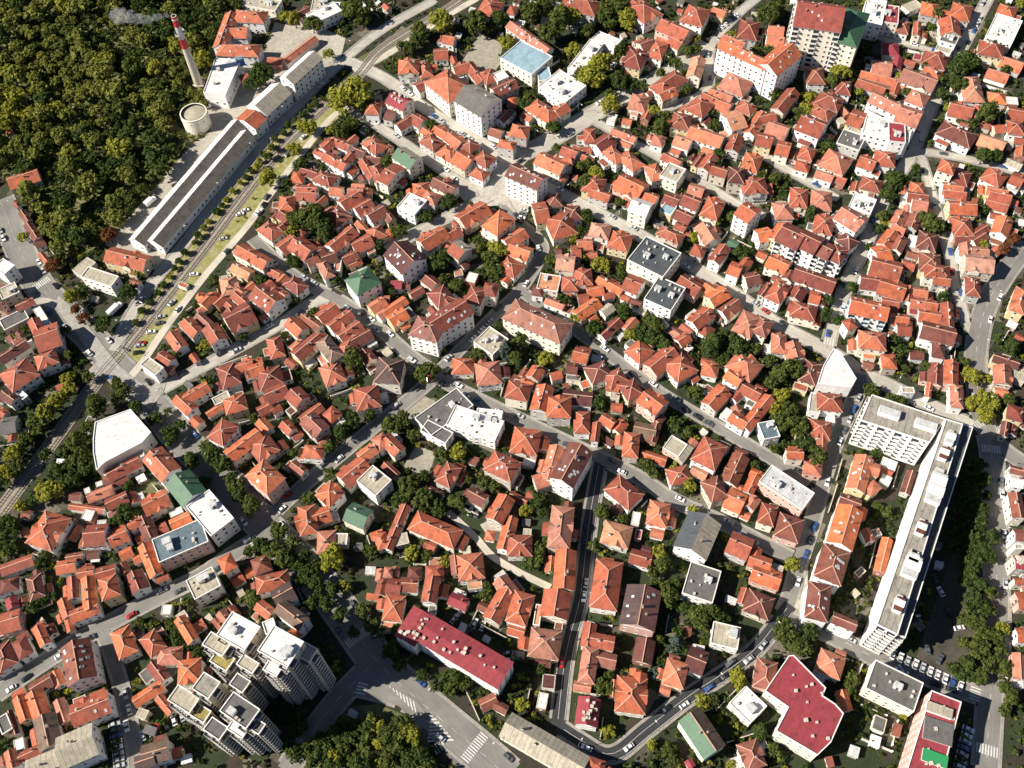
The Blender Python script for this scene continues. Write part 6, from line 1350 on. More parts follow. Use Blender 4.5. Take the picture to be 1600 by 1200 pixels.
-126.7 392.1 2.4 d 2 dark green shrub by the railway, 22th from the lower end
-122.7 397.8 2.1 y 2 yellow-green shrub by the railway, 23th from the lower end
-121.2 402.6 2.3 m 2 mid-green shrub by the railway, 24th from the lower end
-116.9 408.2 2.6 m 2 mid-green shrub by the railway, 25th from the lower end
-114.7 413 2.7 d 2 dark green shrub by the railway, 26th from the lower end
-110.9 417.3 2.3 d 2 dark green shrub by the railway, 27th from the lower end
-107 420.6 2.8 d 2 dark green shrub by the railway, 28th from the lower end
-104 425.3 2 d 2 dark green shrub by the railway, 29th from the lower end
-100.7 429 2.4 d 2 dark green shrub by the railway, 30th from the lower end
-97.1 434.1 2 d 2 dark green shrub by the railway, 31th from the lower end
-261.4 532.3 7.3 m 3 mid-green large tree~8~3~62
-253.2 441.1 5.5 d 3 dark green tree~8~4~62
-185.6 403.8 6.9 d 3 dark green large tree~2~4~63
-212.4 368.8 7.8 m 3 mid-green large tree~2~4~27
-192.5 512.6 5.6 m 3 mid-green large tree~1~3~62
-183.9 478.4 6 y 3 yellow-green large tree~0~3~62
-183.5 527.1 6.1 m 3 mid-green large tree~0~3~26
-224.5 359.3 7.3 d 3 dark green large tree~6~4~27
-219.8 504.5 6.4 m 3 mid-green large tree~3~3~62
-259.7 456 5.4 m 3 mid-green tree~9~4~62
-284 524.1 6.2 d 3 dark green large tree~10~4~62
-257 486.6 5.5 m 3 mid-green tree~7~4~62
-184.5 422 6.7 m 3 mid-green large tree~1~4~63
-219 456.4 8.1 m 3 mid-green large tree~3~4~62
-193.6 437.9 5.7 m 3 mid-green large tree~1~3~63
-195.2 376.5 6.2 m 3 mid-green large tree~0~4~27
-243.1 430.9 5.1 y 3 yellow-green tree~5~4~63
-210.7 490.7 6.3 m 3 mid-green large tree~2~4~62
-250.2 388.6 5.8 d 3 dark green large tree~11~4~27
-210.2 518.2 6.3 d 3 dark green large tree~2~3~62
-197 348 5.9 m 3 mid-green large tree~0~5~27
-175.8 481.2 6.9 m 3 mid-green large tree~0~2~62
-226.6 385.1 6.7 m 3 mid-green large tree~4~4~27
-219.3 339.1 5.7 d 3 dark green large tree~3~5~27
-260.1 407.6 5.3 m 3 mid-green tree~12~4~27
-243.8 367.7 7.2 m 3 mid-green large tree~10~4~27
-213.5 530.3 7.3 y 3 yellow-green large tree~4~3~62
-211.3 334.9 7 d 3 dark green large tree~2~5~27
-250.4 427.2 6.7 m 3 mid-green large tree~6~4~63
-201.3 397.3 7.5 y 3 yellow-green large tree~0~3~27
-292.1 448.8 6.8 d 3 dark green large tree~13~4~62
-201.2 434.9 5.9 m 3 mid-green large tree~3~4~63
-177 533.8 7.9 d 3 dark green large tree~1~3~26
-272.9 399.6 6 d 3 dark green large tree~14~4~27
-231.5 527 7.6 m 3 mid-green large tree~5~3~62
-235.3 424.9 5.4 m 3 mid-green tree~4~4~63
-263 391.8 7 m 3 mid-green large tree~13~4~27
-222.7 466.9 7.6 y 3 yellow-green large tree~4~4~62
-192.3 459.9 6.6 y 3 yellow-green large tree~0~4~62
-202.5 485.8 5.4 m 3 mid-green tree~1~4~62
-283.6 540.3 7.4 y 3 yellow-green large tree~9~3~62
-295.7 489.3 5.8 m 3 mid-green large tree~11~4~62
-259.8 541.6 6.9 d 3 dark green large tree~7~3~62
-200.1 360.3 4.9 m 3 mid-green tree~1~4~27
-235.4 408.4 5.9 m 3 mid-green large tree~7~4~27
-181.7 415.3 5.4 m 3 mid-green tree~0~4~63
-247.9 408.8 5.1 m 3 mid-green tree~9~4~27
-235.8 540.5 5.8 m 3 mid-green large tree~6~3~62
-231.6 344.9 4.7 m 3 mid-green tree~8~4~27
-220.1 445 7 m 3 mid-green large tree~5~4~62
-230.6 399.3 4.9 y 3 yellow-green tree~5~4~27
-218.4 403.7 6.9 m 3 mid-green large tree~3~4~27
-302.3 544.7 5.8 d 3 dark green large tree~12~4~62
-229.8 470 5.6 m 3 mid-green large tree~6~4~62"""
WALLSEG=[[194.8,410.3,1.29,9.8,"g","low grey garden wall~1~4~2"],
[45.0,312.5,1.63,5.4,"w","low white garden wall~0~4~46"],
[153.2,463.8,1.33,8.3,"g","low grey garden wall~0~1~48"],
[40.7,386.0,-0.53,7.1,"s","low stone garden wall~1~1~9"],
[-115.5,141.6,-0.88,9.2,"g","low grey garden wall~0~2~52"],
[51.7,184.1,-0.82,5.4,"s","low stone garden wall~1~3~41"],
[-136.3,308.8,0.26,5.2,"s","low stone garden wall~0~6~28"],
[117.0,314.7,-0.67,11.3,"s","low stone garden wall~0~6~45"],
[267.1,392.2,1.22,12.0,"s","low stone garden wall~3~0~2"],
[255.5,329.4,1.18,11.1,"w","low white garden wall~0~7~2"],
[-25.6,282.1,0.55,10.1,"w","low white garden wall~0~1~14"],
[-150.2,294.1,0.76,12.4,"g","low grey garden wall~0~1~19"],
[6.6,248.5,1.0,9.0,"w","low white garden wall~0~7~16"],
[121.7,206.6,1.29,8.2,"g","low grey garden wall~0~2~43"],
[51.7,176.4,0.75,6.5,"s","low stone garden wall~0~3~41"],
[78.0,81.6,0.25,12.8,"s","low stone garden wall~0~6~39"],
[198.8,220.5,-1.83,7.3,"w","low white garden wall~0~2~59"],
[33.9,453.9,0.68,6.0,"w","low white garden wall~0~2~12"],
[-157.0,171.0,-1.07,6.4,"s","low stone garden wall~0~4~23"],
[29.5,126.8,-0.23,9.8,"w","low white garden wall~0~5~38"],
[-45.5,459.3,0.24,13.6,"c","low cream garden wall~0~3~7"],
[-112.3,203.7,2.18,6.9,"c","low cream garden wall~0~3~34"],
[97.0,270.1,2.21,10.1,"s","low stone garden wall~1~7~47"],
[-137.2,139.1,1.52,13.8,"g","low grey garden wall~0~4~52"],
[-65.7,360.8,-0.66,10.9,"c","low cream garden wall~0~5~10"],
[-25.4,479.3,-0.32,10.6,"g","low grey garden wall~3~2~7"],
[-109.8,155.1,1.94,5.9,"g","low grey garden wall~1~2~52"],
[-85.6,272.1,2.28,5.4,"w","low white garden wall~1~5~33"],
[35.8,151.9,-0.23,11.5,"s","low stone garden wall~0~3~38"],
[0.4,101.2,-1.83,7.3,"w","low white garden wall~0~2~36"],
[22.2,474.1,-0.89,5.3,"w","low white garden wall~0~1~11"],
[201.7,244.6,1.19,7.8,"s","low stone garden wall~0~7~50"],
[-128.3,260.2,0.38,12.9,"w","low white garden wall~1~0~19"],
[-104.5,332.9,-0.73,7.3,"s","low stone garden wall~1~3~33"],
[-21.2,98.7,1.98,13.9,"g","low grey garden wall~0~6~55"],
[198.7,405.8,0.82,5.5,"c","low cream garden wall~0~4~2"],
[59.3,359.8,0.92,6.1,"g","low grey garden wall~0~3~44"],
[-11.8,125.8,2.61,11.5,"g","low grey garden wall~0~1~55"],
[153.5,192.0,1.06,6.7,"s","low stone garden wall~0~1~3"],
[-92.3,126.4,-0.67,11.8,"w","low white garden wall~0~1~51"],
[-232.8,281.1,0.57,12.2,"w","low white garden wall~0~4~19"],
[5.6,414.5,-0.07,8.6,"w","low white garden wall~0~7~8"],
[78.9,482.9,2.15,13.7,"c","low cream garden wall~0~1~12"],
[-30.0,453.6,0.02,7.7,"w","low white garden wall~1~2~7"],
[142.0,150.2,-2.02,13.8,"g","low grey garden wall~0~7~3"],
[227.1,252.1,0.88,7.2,"c","low cream garden wall~1~0~50"],
[-125.5,126.4,0.61,5.3,"w","low white garden wall~0~5~52"],
[136.8,188.5,-2.02,10.2,"s","low stone garden wall~1~0~43"],
[-95.1,213.8,0.74,6.3,"w","low white garden wall~1~1~34"],
[131.3,175.5,1.09,13.5,"g","low grey garden wall~0~3~3"],
[-102.4,261.8,-1.29,11.7,"c","low cream garden wall~0~4~32"],
[-61.7,164.8,-1.25,8.9,"w","low white garden wall~0~6~35"],
[16.4,177.3,-0.17,6.8,"g","low grey garden wall~0~6~17"],
[-183.4,139.2,1.94,8.9,"s","low stone garden wall~0~2~24"],
[177.8,389.1,-1.14,5.5,"w","low white garden wall~0~5~2"],
[-41.2,155.3,-0.08,5.3,"w","low white garden wall~1~7~35"],
[-62.4,246.6,1.41,10.1,"s","low stone garden wall~0~5~32"],
[-193.7,315.1,-0.42,13.4,"w","low white garden wall~0~3~19"],
[262.3,407.4,1.36,12.7,"s","low stone garden wall~1~0~2"],
[-45.9,270.6,1.18,6.8,"s","low stone garden wall~0~4~14"],
[111.9,392.2,-0.53,6.8,"c","low cream garden wall~0~3~45"],
[-154.3,195.7,-0.84,6.1,"g","low grey garden wall~0~6~20"],
[43.8,483.9,-0.42,5.5,"g","low grey garden wall~1~1~11"],
[41.5,416.1,0.78,7.9,"w","low white garden wall~0~7~12"],
[119.9,109.4,-0.48,9.3,"w","low white garden wall~0~1~60"],
[108.6,319.8,0.9,6.0,"w","low white garden wall~0~5~45"],
[216.2,439.2,-0.26,8.1,"w","low white garden wall~0~2~2"],
[236.7,447.3,-0.46,8.5,"w","low white garden wall~0~1~2"],
[-8.7,250.6,0.08,13.4,"w","low white garden wall~0~6~16"],
[224.9,455.3,-0.21,11.0,"g","low grey garden wall~0~7~1"],
[83.9,392.4,-0.42,7.0,"w","low white garden wall~0~2~44"],
[159.6,183.7,1.1,10.6,"w","low white garden wall~0~3~59"],
[29.6,381.6,1.04,10.3,"s","low stone garden wall~0~1~9"],
[-74.4,308.7,0.47,5.4,"w","low white garden wall~0~3~33"],
[-5.6,448.8,0.4,5.4,"s","low stone garden wall~0~2~8"],
[26.6,87.4,-1.8,7.8,"s","low stone garden wall~0~7~37"],
[74.3,95.6,0.69,12.2,"g","low grey garden wall~0~4~39"],
[271.4,414.9,-0.55,13.3,"w","low white garden wall~2~0~2"],
[8.2,442.8,-0.73,8.3,"s","low stone garden wall~0~5~11"],
[-7.0,307.4,0.91,8.8,"w","low white garden wall~1~3~15"],
[50.4,483.0,-0.42,12.5,"w","low white garden wall~1~2~12"],
[55.7,125.6,-1.86,7.3,"s","low stone garden wall~0~7~38"],
[-18.7,133.9,1.1,12.3,"g","low grey garden wall~1~1~55"],
[-64.9,511.5,0.56,10.3,"g","low grey garden wall~1~3~7"],
[-75.5,240.4,0.37,13.9,"w","low white garden wall~1~5~32"],
[46.2,380.8,-0.7,8.9,"w","low white garden wall~0~0~9"],
[-139.9,300.1,-1.31,5.5,"g","low grey garden wall~1~1~19"],
[126.0,76.5,-0.46,11.3,"w","low white garden wall~1~4~61"],
[129.8,339.9,0.01,7.1,"w","low white garden wall~0~1~45"],
[159.6,375.0,-0.62,9.0,"c","low cream garden wall~1~1~45"],
[239.7,304.8,2.59,6.8,"w","low white garden wall~1~1~50"],
[4.0,238.8,2.57,13.0,"w","low white garden wall~1~7~16"],
[-22.3,465.1,1.59,8.8,"w","low white garden wall~2~2~7"],
[-224.2,221.0,0.12,8.7,"s","low stone garden wall~0~4~57"],
[116.3,182.5,-0.74,12.6,"w","low white garden wall~0~0~43"],
[46.7,363.9,-0.32,5.2,"w","low white garden wall~1~3~44"],
[-87.9,143.0,2.07,10.3,"c","low cream garden wall~1~1~51"],
[127.7,88.8,-0.46,9.8,"w","low white garden wall~0~5~6"],
[15.7,404.7,-0.8,6.6,"w","low white garden wall~0~2~9"],
[33.7,257.3,-0.36,6.4,"w","low white garden wall~0~7~15"],
[24.4,99.9,-0.23,5.6,"w","low white garden wall~0~2~37"],
[178.1,350.9,1.16,6.9,"c","low cream garden wall~0~1~49"],
[-19.7,177.7,-0.58,6.8,"g","low grey garden wall~0~6~18"],
[118.2,243.3,-0.21,6.1,"w","low white garden wall~0~4~58"],
[-95.6,207.4,0.84,13.8,"w","low white garden wall~0~1~34"],
[49.3,215.8,1.28,9.2,"s","low stone garden wall~0~1~17"],
[84.5,261.6,2.15,6.3,"c","low cream garden wall~0~7~47"],
[-75.0,199.2,0.72,12.4,"s","low stone garden wall~0~2~35"],
[123.1,365.1,1.13,8.3,"g","low grey garden wall~0~2~45"],
[137.2,466.6,1.26,13.9,"s","low stone garden wall~0~3~48"],
[-133.2,275.7,2.11,11.4,"w","low white garden wall~0~0~19"],
[195.6,428.7,1.11,10.6,"g","low grey garden wall~0~3~2"],
[-84.1,190.8,0.83,12.7,"s","low stone garden wall~0~3~35"],
[-226.7,331.6,-0.89,5.4,"g","low grey garden wall~1~3~19"],
[100.9,411.1,0.84,5.2,"s","low stone garden wall~0~5~48"],
[-118.5,227.2,0.3,7.1,"c","low cream garden wall~0~2~34"],
[-46.8,159.0,0.21,5.3,"g","low grey garden wall~0~7~35"],
[-70.5,506.5,-1.01,10.2,"w","low white garden wall~0~1~31"],
[161.4,403.6,-2.24,13.5,"c","low cream garden wall~0~7~48"],
[109.3,342.9,-0.49,11.2,"w","low white garden wall~0~4~45"],
[249.0,490.6,-1.1,9.0,"s","low stone garden wall~0~0~1"],
[100.4,254.3,-0.6,13.2,"s","low stone garden wall~2~7~47"],
[-88.7,287.9,0.72,6.5,"c","low cream garden wall~0~5~33"],
[133.6,80.5,-2.03,9.7,"w","low white garden wall~0~4~61"],
[124.5,101.2,1.02,11.2,"c","low cream garden wall~0~4~6"],
[-223.7,266.5,0.71,6.7,"s","low stone garden wall~0~3~57"],
[-102.6,255.5,0.28,5.4,"w","low white garden wall~1~4~32"],
[-3.2,268.8,-0.74,5.8,"c","low cream garden wall~0~1~16"],
[204.9,276.0,-0.23,5.8,"s","low stone garden wall~0~0~50"],
[-95.2,377.3,-0.45,5.5,"g","low grey garden wall~2~4~10"],
[-4.4,237.4,1.29,7.1,"s","low stone garden wall~1~6~16"],
[-195.4,166.5,-0.35,12.4,"s","low stone garden wall~1~2~24"],
[-139.3,129.2,-0.9,6.3,"w","low white garden wall~0~3~53"],
[29.4,238.0,-0.19,9.3,"c","low cream garden wall~1~7~15"],
[88.7,232.9,-0.3,12.0,"w","low white garden wall~3~7~47"],
[126.9,320.6,0.21,12.6,"g","low grey garden wall~0~7~45"],
[23.0,236.1,0.27,7.7,"w","low white garden wall~0~6~15"],
[176.9,418.2,-0.11,9.5,"w","low white garden wall~2~4~2"],
[208.1,320.1,1.04,6.5,"g","low grey garden wall~0~1~50"],
[-87.3,401.4,2.48,5.3,"s","low stone garden wall~0~4~10"],
[-34.8,441.0,0.66,6.1,"s","low stone garden wall~0~4~7"],
[177.3,370.0,-0.55,5.9,"g","low grey garden wall~1~5~2"],
[-88.5,376.3,-0.56,7.3,"w","low white garden wall~1~4~10"],
[236.9,325.1,1.26,6.9,"c","low cream garden wall~2~1~50"],
[-26.7,449.2,1.91,10.6,"s","low stone garden wall~0~2~7"],
[91.7,293.6,-0.76,9.8,"w","low white garden wall~0~0~47"],
[79.7,264.1,-0.82,11.6,"s","low stone garden wall~0~6~47"],
[-1.1,298.9,-0.66,10.3,"s","low stone garden wall~0~3~15"],
[264.5,424.8,1.02,9.1,"w","low white garden wall~0~0~2"],
[-209.8,190.7,1.31,5.2,"s","low stone garden wall~0~5~57"]]
SHEDS=[[-73.0,407.1,0.89,3.9,3.1,"g","tiny grey garden shed~0~3~10"],
[74.4,497.8,0.58,4.0,2.8,"t","tiny pale tan garden shed~4~1~12"],
[66.2,448.2,-0.46,2.7,2.9,"w","tiny white garden shed~0~0~12"],
[-121.8,506.3,0.62,3.4,2.2,"r","tiny red-orange garden shed~0~2~31"],
[254.9,317.9,-0.31,2.5,3.3,"w","tiny white garden shed~0~1~50"],
[301.0,485.8,-0.54,3.0,2.8,"w","tiny white garden shed~0~1~2"],
[-197.8,210.5,-0.09,3.8,2.9,"w","tiny white garden shed~0~5~57"],
[125.2,77.6,-2.03,4.0,3.2,"w","tiny white garden shed~0~6~6"],
[134.0,81.2,-2.03,4.5,2.6,"d","tiny dark red garden shed~0~4~61"],
[236.6,357.4,-0.55,2.4,2.5,"v","tiny pale grey garden shed~0~7~2"],
[-216.9,227.5,0.12,2.5,2.1,"t","tiny pale tan garden shed~0~4~57"],
[-174.5,165.2,0.05,3.3,3.3,"w","tiny white garden shed~0~4~23"],
[184.5,470.9,-0.29,2.9,3.2,"w","tiny white garden shed~0~6~0"],
[62.4,121.6,-0.24,3.8,3.1,"d","tiny dark red garden shed~0~7~38"],
[150.2,442.9,-0.2,3.4,2.1,"v","tiny pale grey garden shed~0~7~48"],
[164.8,213.1,-3.25,3.5,2.6,"r","tiny red-orange garden shed~0~7~58"],
[23.7,506.4,-0.39,3.2,2.1,"v","tiny pale grey garden shed~1~2~11"],
[-141.4,94.7,-0.34,4.5,2.7,"g","tiny grey garden shed~0~5~53"],
[3.7,479.2,-0.43,2.4,2.3,"g","tiny grey garden shed~0~3~11"],
[107.4,71.4,-1.48,3.2,2.1,"r","tiny red-orange garden shed~0~6~60"],
[144.5,435.9,-0.72,4.4,3.0,"t","tiny pale tan garden shed~1~7~48"],
[202.0,478.6,-1.94,4.5,2.9,"w","tiny white garden shed~0~3~1"],
[175.2,383.1,-0.55,2.6,2.6,"r","tiny red-orange garden shed~0~5~2"],
[26.1,483.7,-0.89,3.9,3.1,"d","tiny dark red garden shed~0~1~11"],
[109.6,491.7,-0.47,3.0,2.8,"r","tiny red-orange garden shed~1~3~48"],
[246.6,468.9,-1.88,2.3,2.4,"t","tiny pale tan garden shed~1~0~1"],
[81.7,133.4,-0.47,4.1,2.3,"v","tiny pale grey garden shed~0~7~42"],
[168.3,152.1,-2.02,2.6,2.9,"g","tiny grey garden shed~0~7~59"],
[-36.7,279.7,0.55,3.5,2.8,"v","tiny pale grey garden shed~0~2~14"],
[-24.1,127.9,-0.47,2.4,2.9,"w","tiny white garden shed~0~2~55"],
[201.5,464.8,-1.94,2.3,2.7,"v","tiny pale grey garden shed~0~5~1"],
[-21.9,160.1,-1.47,2.9,2.9,"t","tiny pale tan garden shed~1~2~55"],
[236.4,334.0,-0.42,3.0,2.4,"d","tiny dark red garden shed~1~7~2"],
[-59.9,142.2,-0.21,4.5,2.1,"r","tiny red-orange garden shed~2~6~35"],
[10.0,404.0,0.9,3.4,2.2,"r","tiny red-orange garden shed~0~7~8"],
[-59.9,352.1,0.62,4.2,3.1,"t","tiny pale tan garden shed~0~5~10"],
[39.3,502.9,-0.42,4.3,2.8,"w","tiny white garden shed~2~1~11"],
[40.5,207.0,-0.7,4.0,2.8,"d","tiny dark red garden shed~0~1~17"],
[181.0,486.5,-0.24,3.5,3.1,"v","tiny pale grey garden shed~0~4~0"],
[152.5,485.9,-0.31,3.8,2.1,"t","tiny pale tan garden shed~1~2~48"],
[-14.9,122.8,-0.58,2.6,2.0,"v","tiny pale grey garden shed~0~0~55"],
[82.2,209.4,0.82,2.4,2.6,"w","tiny white garden shed~0~3~43"],
[148.4,480.7,-0.31,3.7,3.3,"g","tiny grey garden shed~0~2~48"],
[2.9,171.2,-0.15,3.4,2.2,"g","tiny grey garden shed~0~5~17"],
[-12.3,502.9,-0.43,3.3,2.8,"v","tiny pale grey garden shed~2~3~11"],
[266.1,371.1,-1.93,4.4,2.4,"t","tiny pale tan garden shed~2~0~2"],
[72.2,267.2,-0.82,3.7,3.3,"w","tiny white garden shed~0~6~47"],
[-102.0,350.6,-0.15,2.3,2.8,"r","tiny red-orange garden shed~0~3~33"],
[130.9,496.2,-0.59,2.6,2.5,"w","tiny white garden shed~0~3~48"],
[209.1,442.4,-0.26,4.3,2.4,"g","tiny grey garden shed~0~7~1"],
[-3.0,115.8,-0.19,4.5,2.7,"t","tiny pale tan garden shed~1~0~55"],
[14.4,508.5,-0.39,4.0,3.0,"d","tiny dark red garden shed~2~2~11"],
[75.6,460.6,0.43,4.2,3.2,"r","tiny red-orange garden shed~1~1~12"],
[174.0,478.7,-0.24,3.0,2.9,"w","tiny white garden shed~1~4~0"],
[24.3,236.3,0.27,2.4,2.7,"d","tiny dark red garden shed~1~7~15"],
[-68.6,514.2,-1.01,2.4,2.3,"w","tiny white garden shed~2~1~31"],
[77.1,329.7,-0.58,4.5,3.1,"g","tiny grey garden shed~0~7~44"],
[188.8,482.5,-1.94,2.4,3.2,"r","tiny red-orange garden shed~0~5~0"],
[237.3,473.6,-0.36,3.2,2.6,"v","tiny pale grey garden shed~0~0~1"],
[97.0,494.9,0.58,2.2,2.5,"w","tiny white garden shed~3~3~48"],
[-60.6,428.5,-0.64,3.0,3.3,"v","tiny pale grey garden shed~0~2~10"],
[46.8,478.7,-0.42,2.4,3.4,"v","tiny pale grey garden shed~1~2~12"],
[-147.3,247.7,-0.79,4.3,2.3,"g","tiny grey garden shed~0~7~19"],
[-15.9,491.8,-0.43,4.0,2.3,"v","tiny pale grey garden shed~1~2~7"],
[-119.6,125.0,-0.88,3.3,2.1,"w","tiny white garden shed~0~5~52"],
[182.4,201.5,-1.83,4.3,2.3,"w","tiny white garden shed~0~2~59"],
[231.4,257.6,-0.69,4.0,3.0,"w","tiny white garden shed~0~0~50"],
[191.4,491.1,-1.94,4.2,2.6,"w","tiny white garden shed~0~2~0"],
[166.6,143.6,-2.02,2.7,2.7,"v","tiny pale grey garden shed~0~6~59"],
[-61.0,153.4,-0.1,3.8,2.8,"v","tiny pale grey garden shed~1~6~35"],
[256.2,326.2,-0.39,2.8,2.8,"d","tiny dark red garden shed~2~7~2"],
[68.0,474.7,0.58,2.4,2.8,"r","tiny red-orange garden shed~0~1~12"],
[-199.5,300.2,-0.42,3.7,2.3,"t","tiny pale tan garden shed~0~3~19"],
[-99.4,382.4,-0.45,4.5,2.8,"g","tiny grey garden shed~0~7~29"],
[116.8,74.5,-2.03,3.7,3.1,"v","tiny pale grey garden shed~0~7~60"],
[-205.5,177.8,-0.26,4.4,3.3,"r","tiny red-orange garden shed~1~5~57"],
[-62.4,315.4,0.5,3.3,2.2,"g","tiny grey garden shed~0~1~33"],
[-235.8,278.3,-0.93,4.2,2.2,"d","tiny dark red garden shed~1~3~57"],
[-20.7,480.5,-0.32,3.1,3.2,"v","tiny pale grey garden shed~0~2~7"],
[143.6,499.3,-0.59,3.0,2.4,"g","tiny grey garden shed~2~2~48"],
[-65.8,97.0,-0.53,3.1,2.2,"v","tiny pale grey garden shed~0~7~51"],
[-206.3,249.9,0.44,2.9,2.3,"r","tiny red-orange garden shed~0~3~57"],
[-111.6,511.4,0.62,3.4,3.1,"r","tiny red-orange garden shed~1~2~31"],
[263.7,424.8,-0.55,3.7,2.1,"v","tiny pale grey garden shed~1~0~2"],
[166.0,489.6,-0.24,3.1,2.6,"r","tiny red-orange garden shed~3~4~0"],
[1.5,241.7,1.0,4.0,3.1,"d","tiny dark red garden shed~0~7~16"],
[296.3,447.3,-2.14,3.7,2.2,"g","tiny grey garden shed~4~0~2"],
[15.8,488.9,-0.39,4.6,2.6,"w","tiny white garden shed~0~2~11"],
[29.7,490.6,-0.39,3.0,3.1,"t","tiny pale tan garden shed~1~1~11"],
[37.9,363.5,-0.32,2.4,2.9,"r","tiny red-orange garden shed~0~0~9"],
[39.2,250.6,-0.36,4.3,2.7,"v","tiny pale grey garden shed~0~7~15"],
[130.8,133.6,-0.97,2.5,2.4,"t","tiny pale tan garden shed~0~0~5"],
[111.2,500.4,-0.47,3.7,3.0,"g","tiny grey garden shed~2~3~48"],
[152.5,119.8,-0.97,4.0,2.1,"g","tiny grey garden shed~0~2~6"],
[-69.5,308.9,0.47,4.1,2.6,"v","tiny pale grey garden shed~0~2~33"],
[-56.9,260.0,-0.96,4.2,3.3,"t","tiny pale tan garden shed~0~2~32"],
[-66.6,164.2,-0.07,3.3,2.6,"g","tiny grey garden shed~0~6~35"],
[74.4,472.8,0.43,2.9,3.1,"t","tiny pale tan garden shed~2~1~12"],
[-112.9,146.8,0.53,2.3,3.0,"t","tiny pale tan garden shed~0~2~52"],
[-93.5,514.6,-0.08,4.2,2.2,"w","tiny white garden shed~0~1~31"],
[-18.0,201.0,-2.11,3.9,2.9,"d","tiny dark red garden shed~0~7~18"],
[-160.5,191.7,0.47,3.2,3.1,"v","tiny pale grey garden shed~1~5~20"],
[-152.8,522.7,-0.33,3.5,2.4,"g","tiny grey garden shed~0~1~26"],
[209.0,482.8,-1.94,3.3,2.9,"w","tiny white garden shed~0~2~1"],
[291.3,440.3,-0.59,4.0,2.2,"v","tiny pale grey garden shed~3~0~2"],
[35.4,445.0,-0.79,2.3,3.1,"d","tiny dark red garden shed~0~2~12"],
[-3.1,509.2,-0.43,4.1,2.4,"r","tiny red-orange garden shed~1~3~11"],
[-124.5,136.9,-0.88,2.8,2.1,"t","tiny pale tan garden shed~0~4~52"],
[-191.5,138.8,-1.0,2.6,2.4,"t","tiny pale tan garden shed~0~3~24"],
[83.8,470.1,0.43,3.7,3.0,"t","tiny pale tan garden shed~3~1~12"],
[98.6,502.4,0.58,3.4,2.4,"r","tiny red-orange garden shed~4~3~48"],
[-126.4,83.7,0.23,3.7,2.6,"w","tiny white garden shed~0~5~54"],
[-77.9,512.3,-1.01,4.2,2.5,"w","tiny white garden shed~1~1~31"],
[176.8,495.3,-0.24,3.3,2.7,"w","tiny white garden shed~2~4~0"],
[-117.9,351.9,-1.55,3.3,2.6,"d","tiny dark red garden shed~0~0~28"],
[-66.2,431.8,-0.14,4.0,2.2,"t","tiny pale tan garden shed~1~3~10"],
[-22.6,494.6,-0.43,4.5,2.9,"t","tiny pale tan garden shed~2~2~7"],
[-161.3,200.7,0.51,3.5,3.0,"w","tiny white garden shed~0~5~20"],
[-246.5,310.3,-0.63,2.4,2.9,"d","tiny dark red garden shed~1~3~19"],
[215.4,405.9,-2.04,2.6,2.2,"t","tiny pale tan garden shed~0~0~2"]]
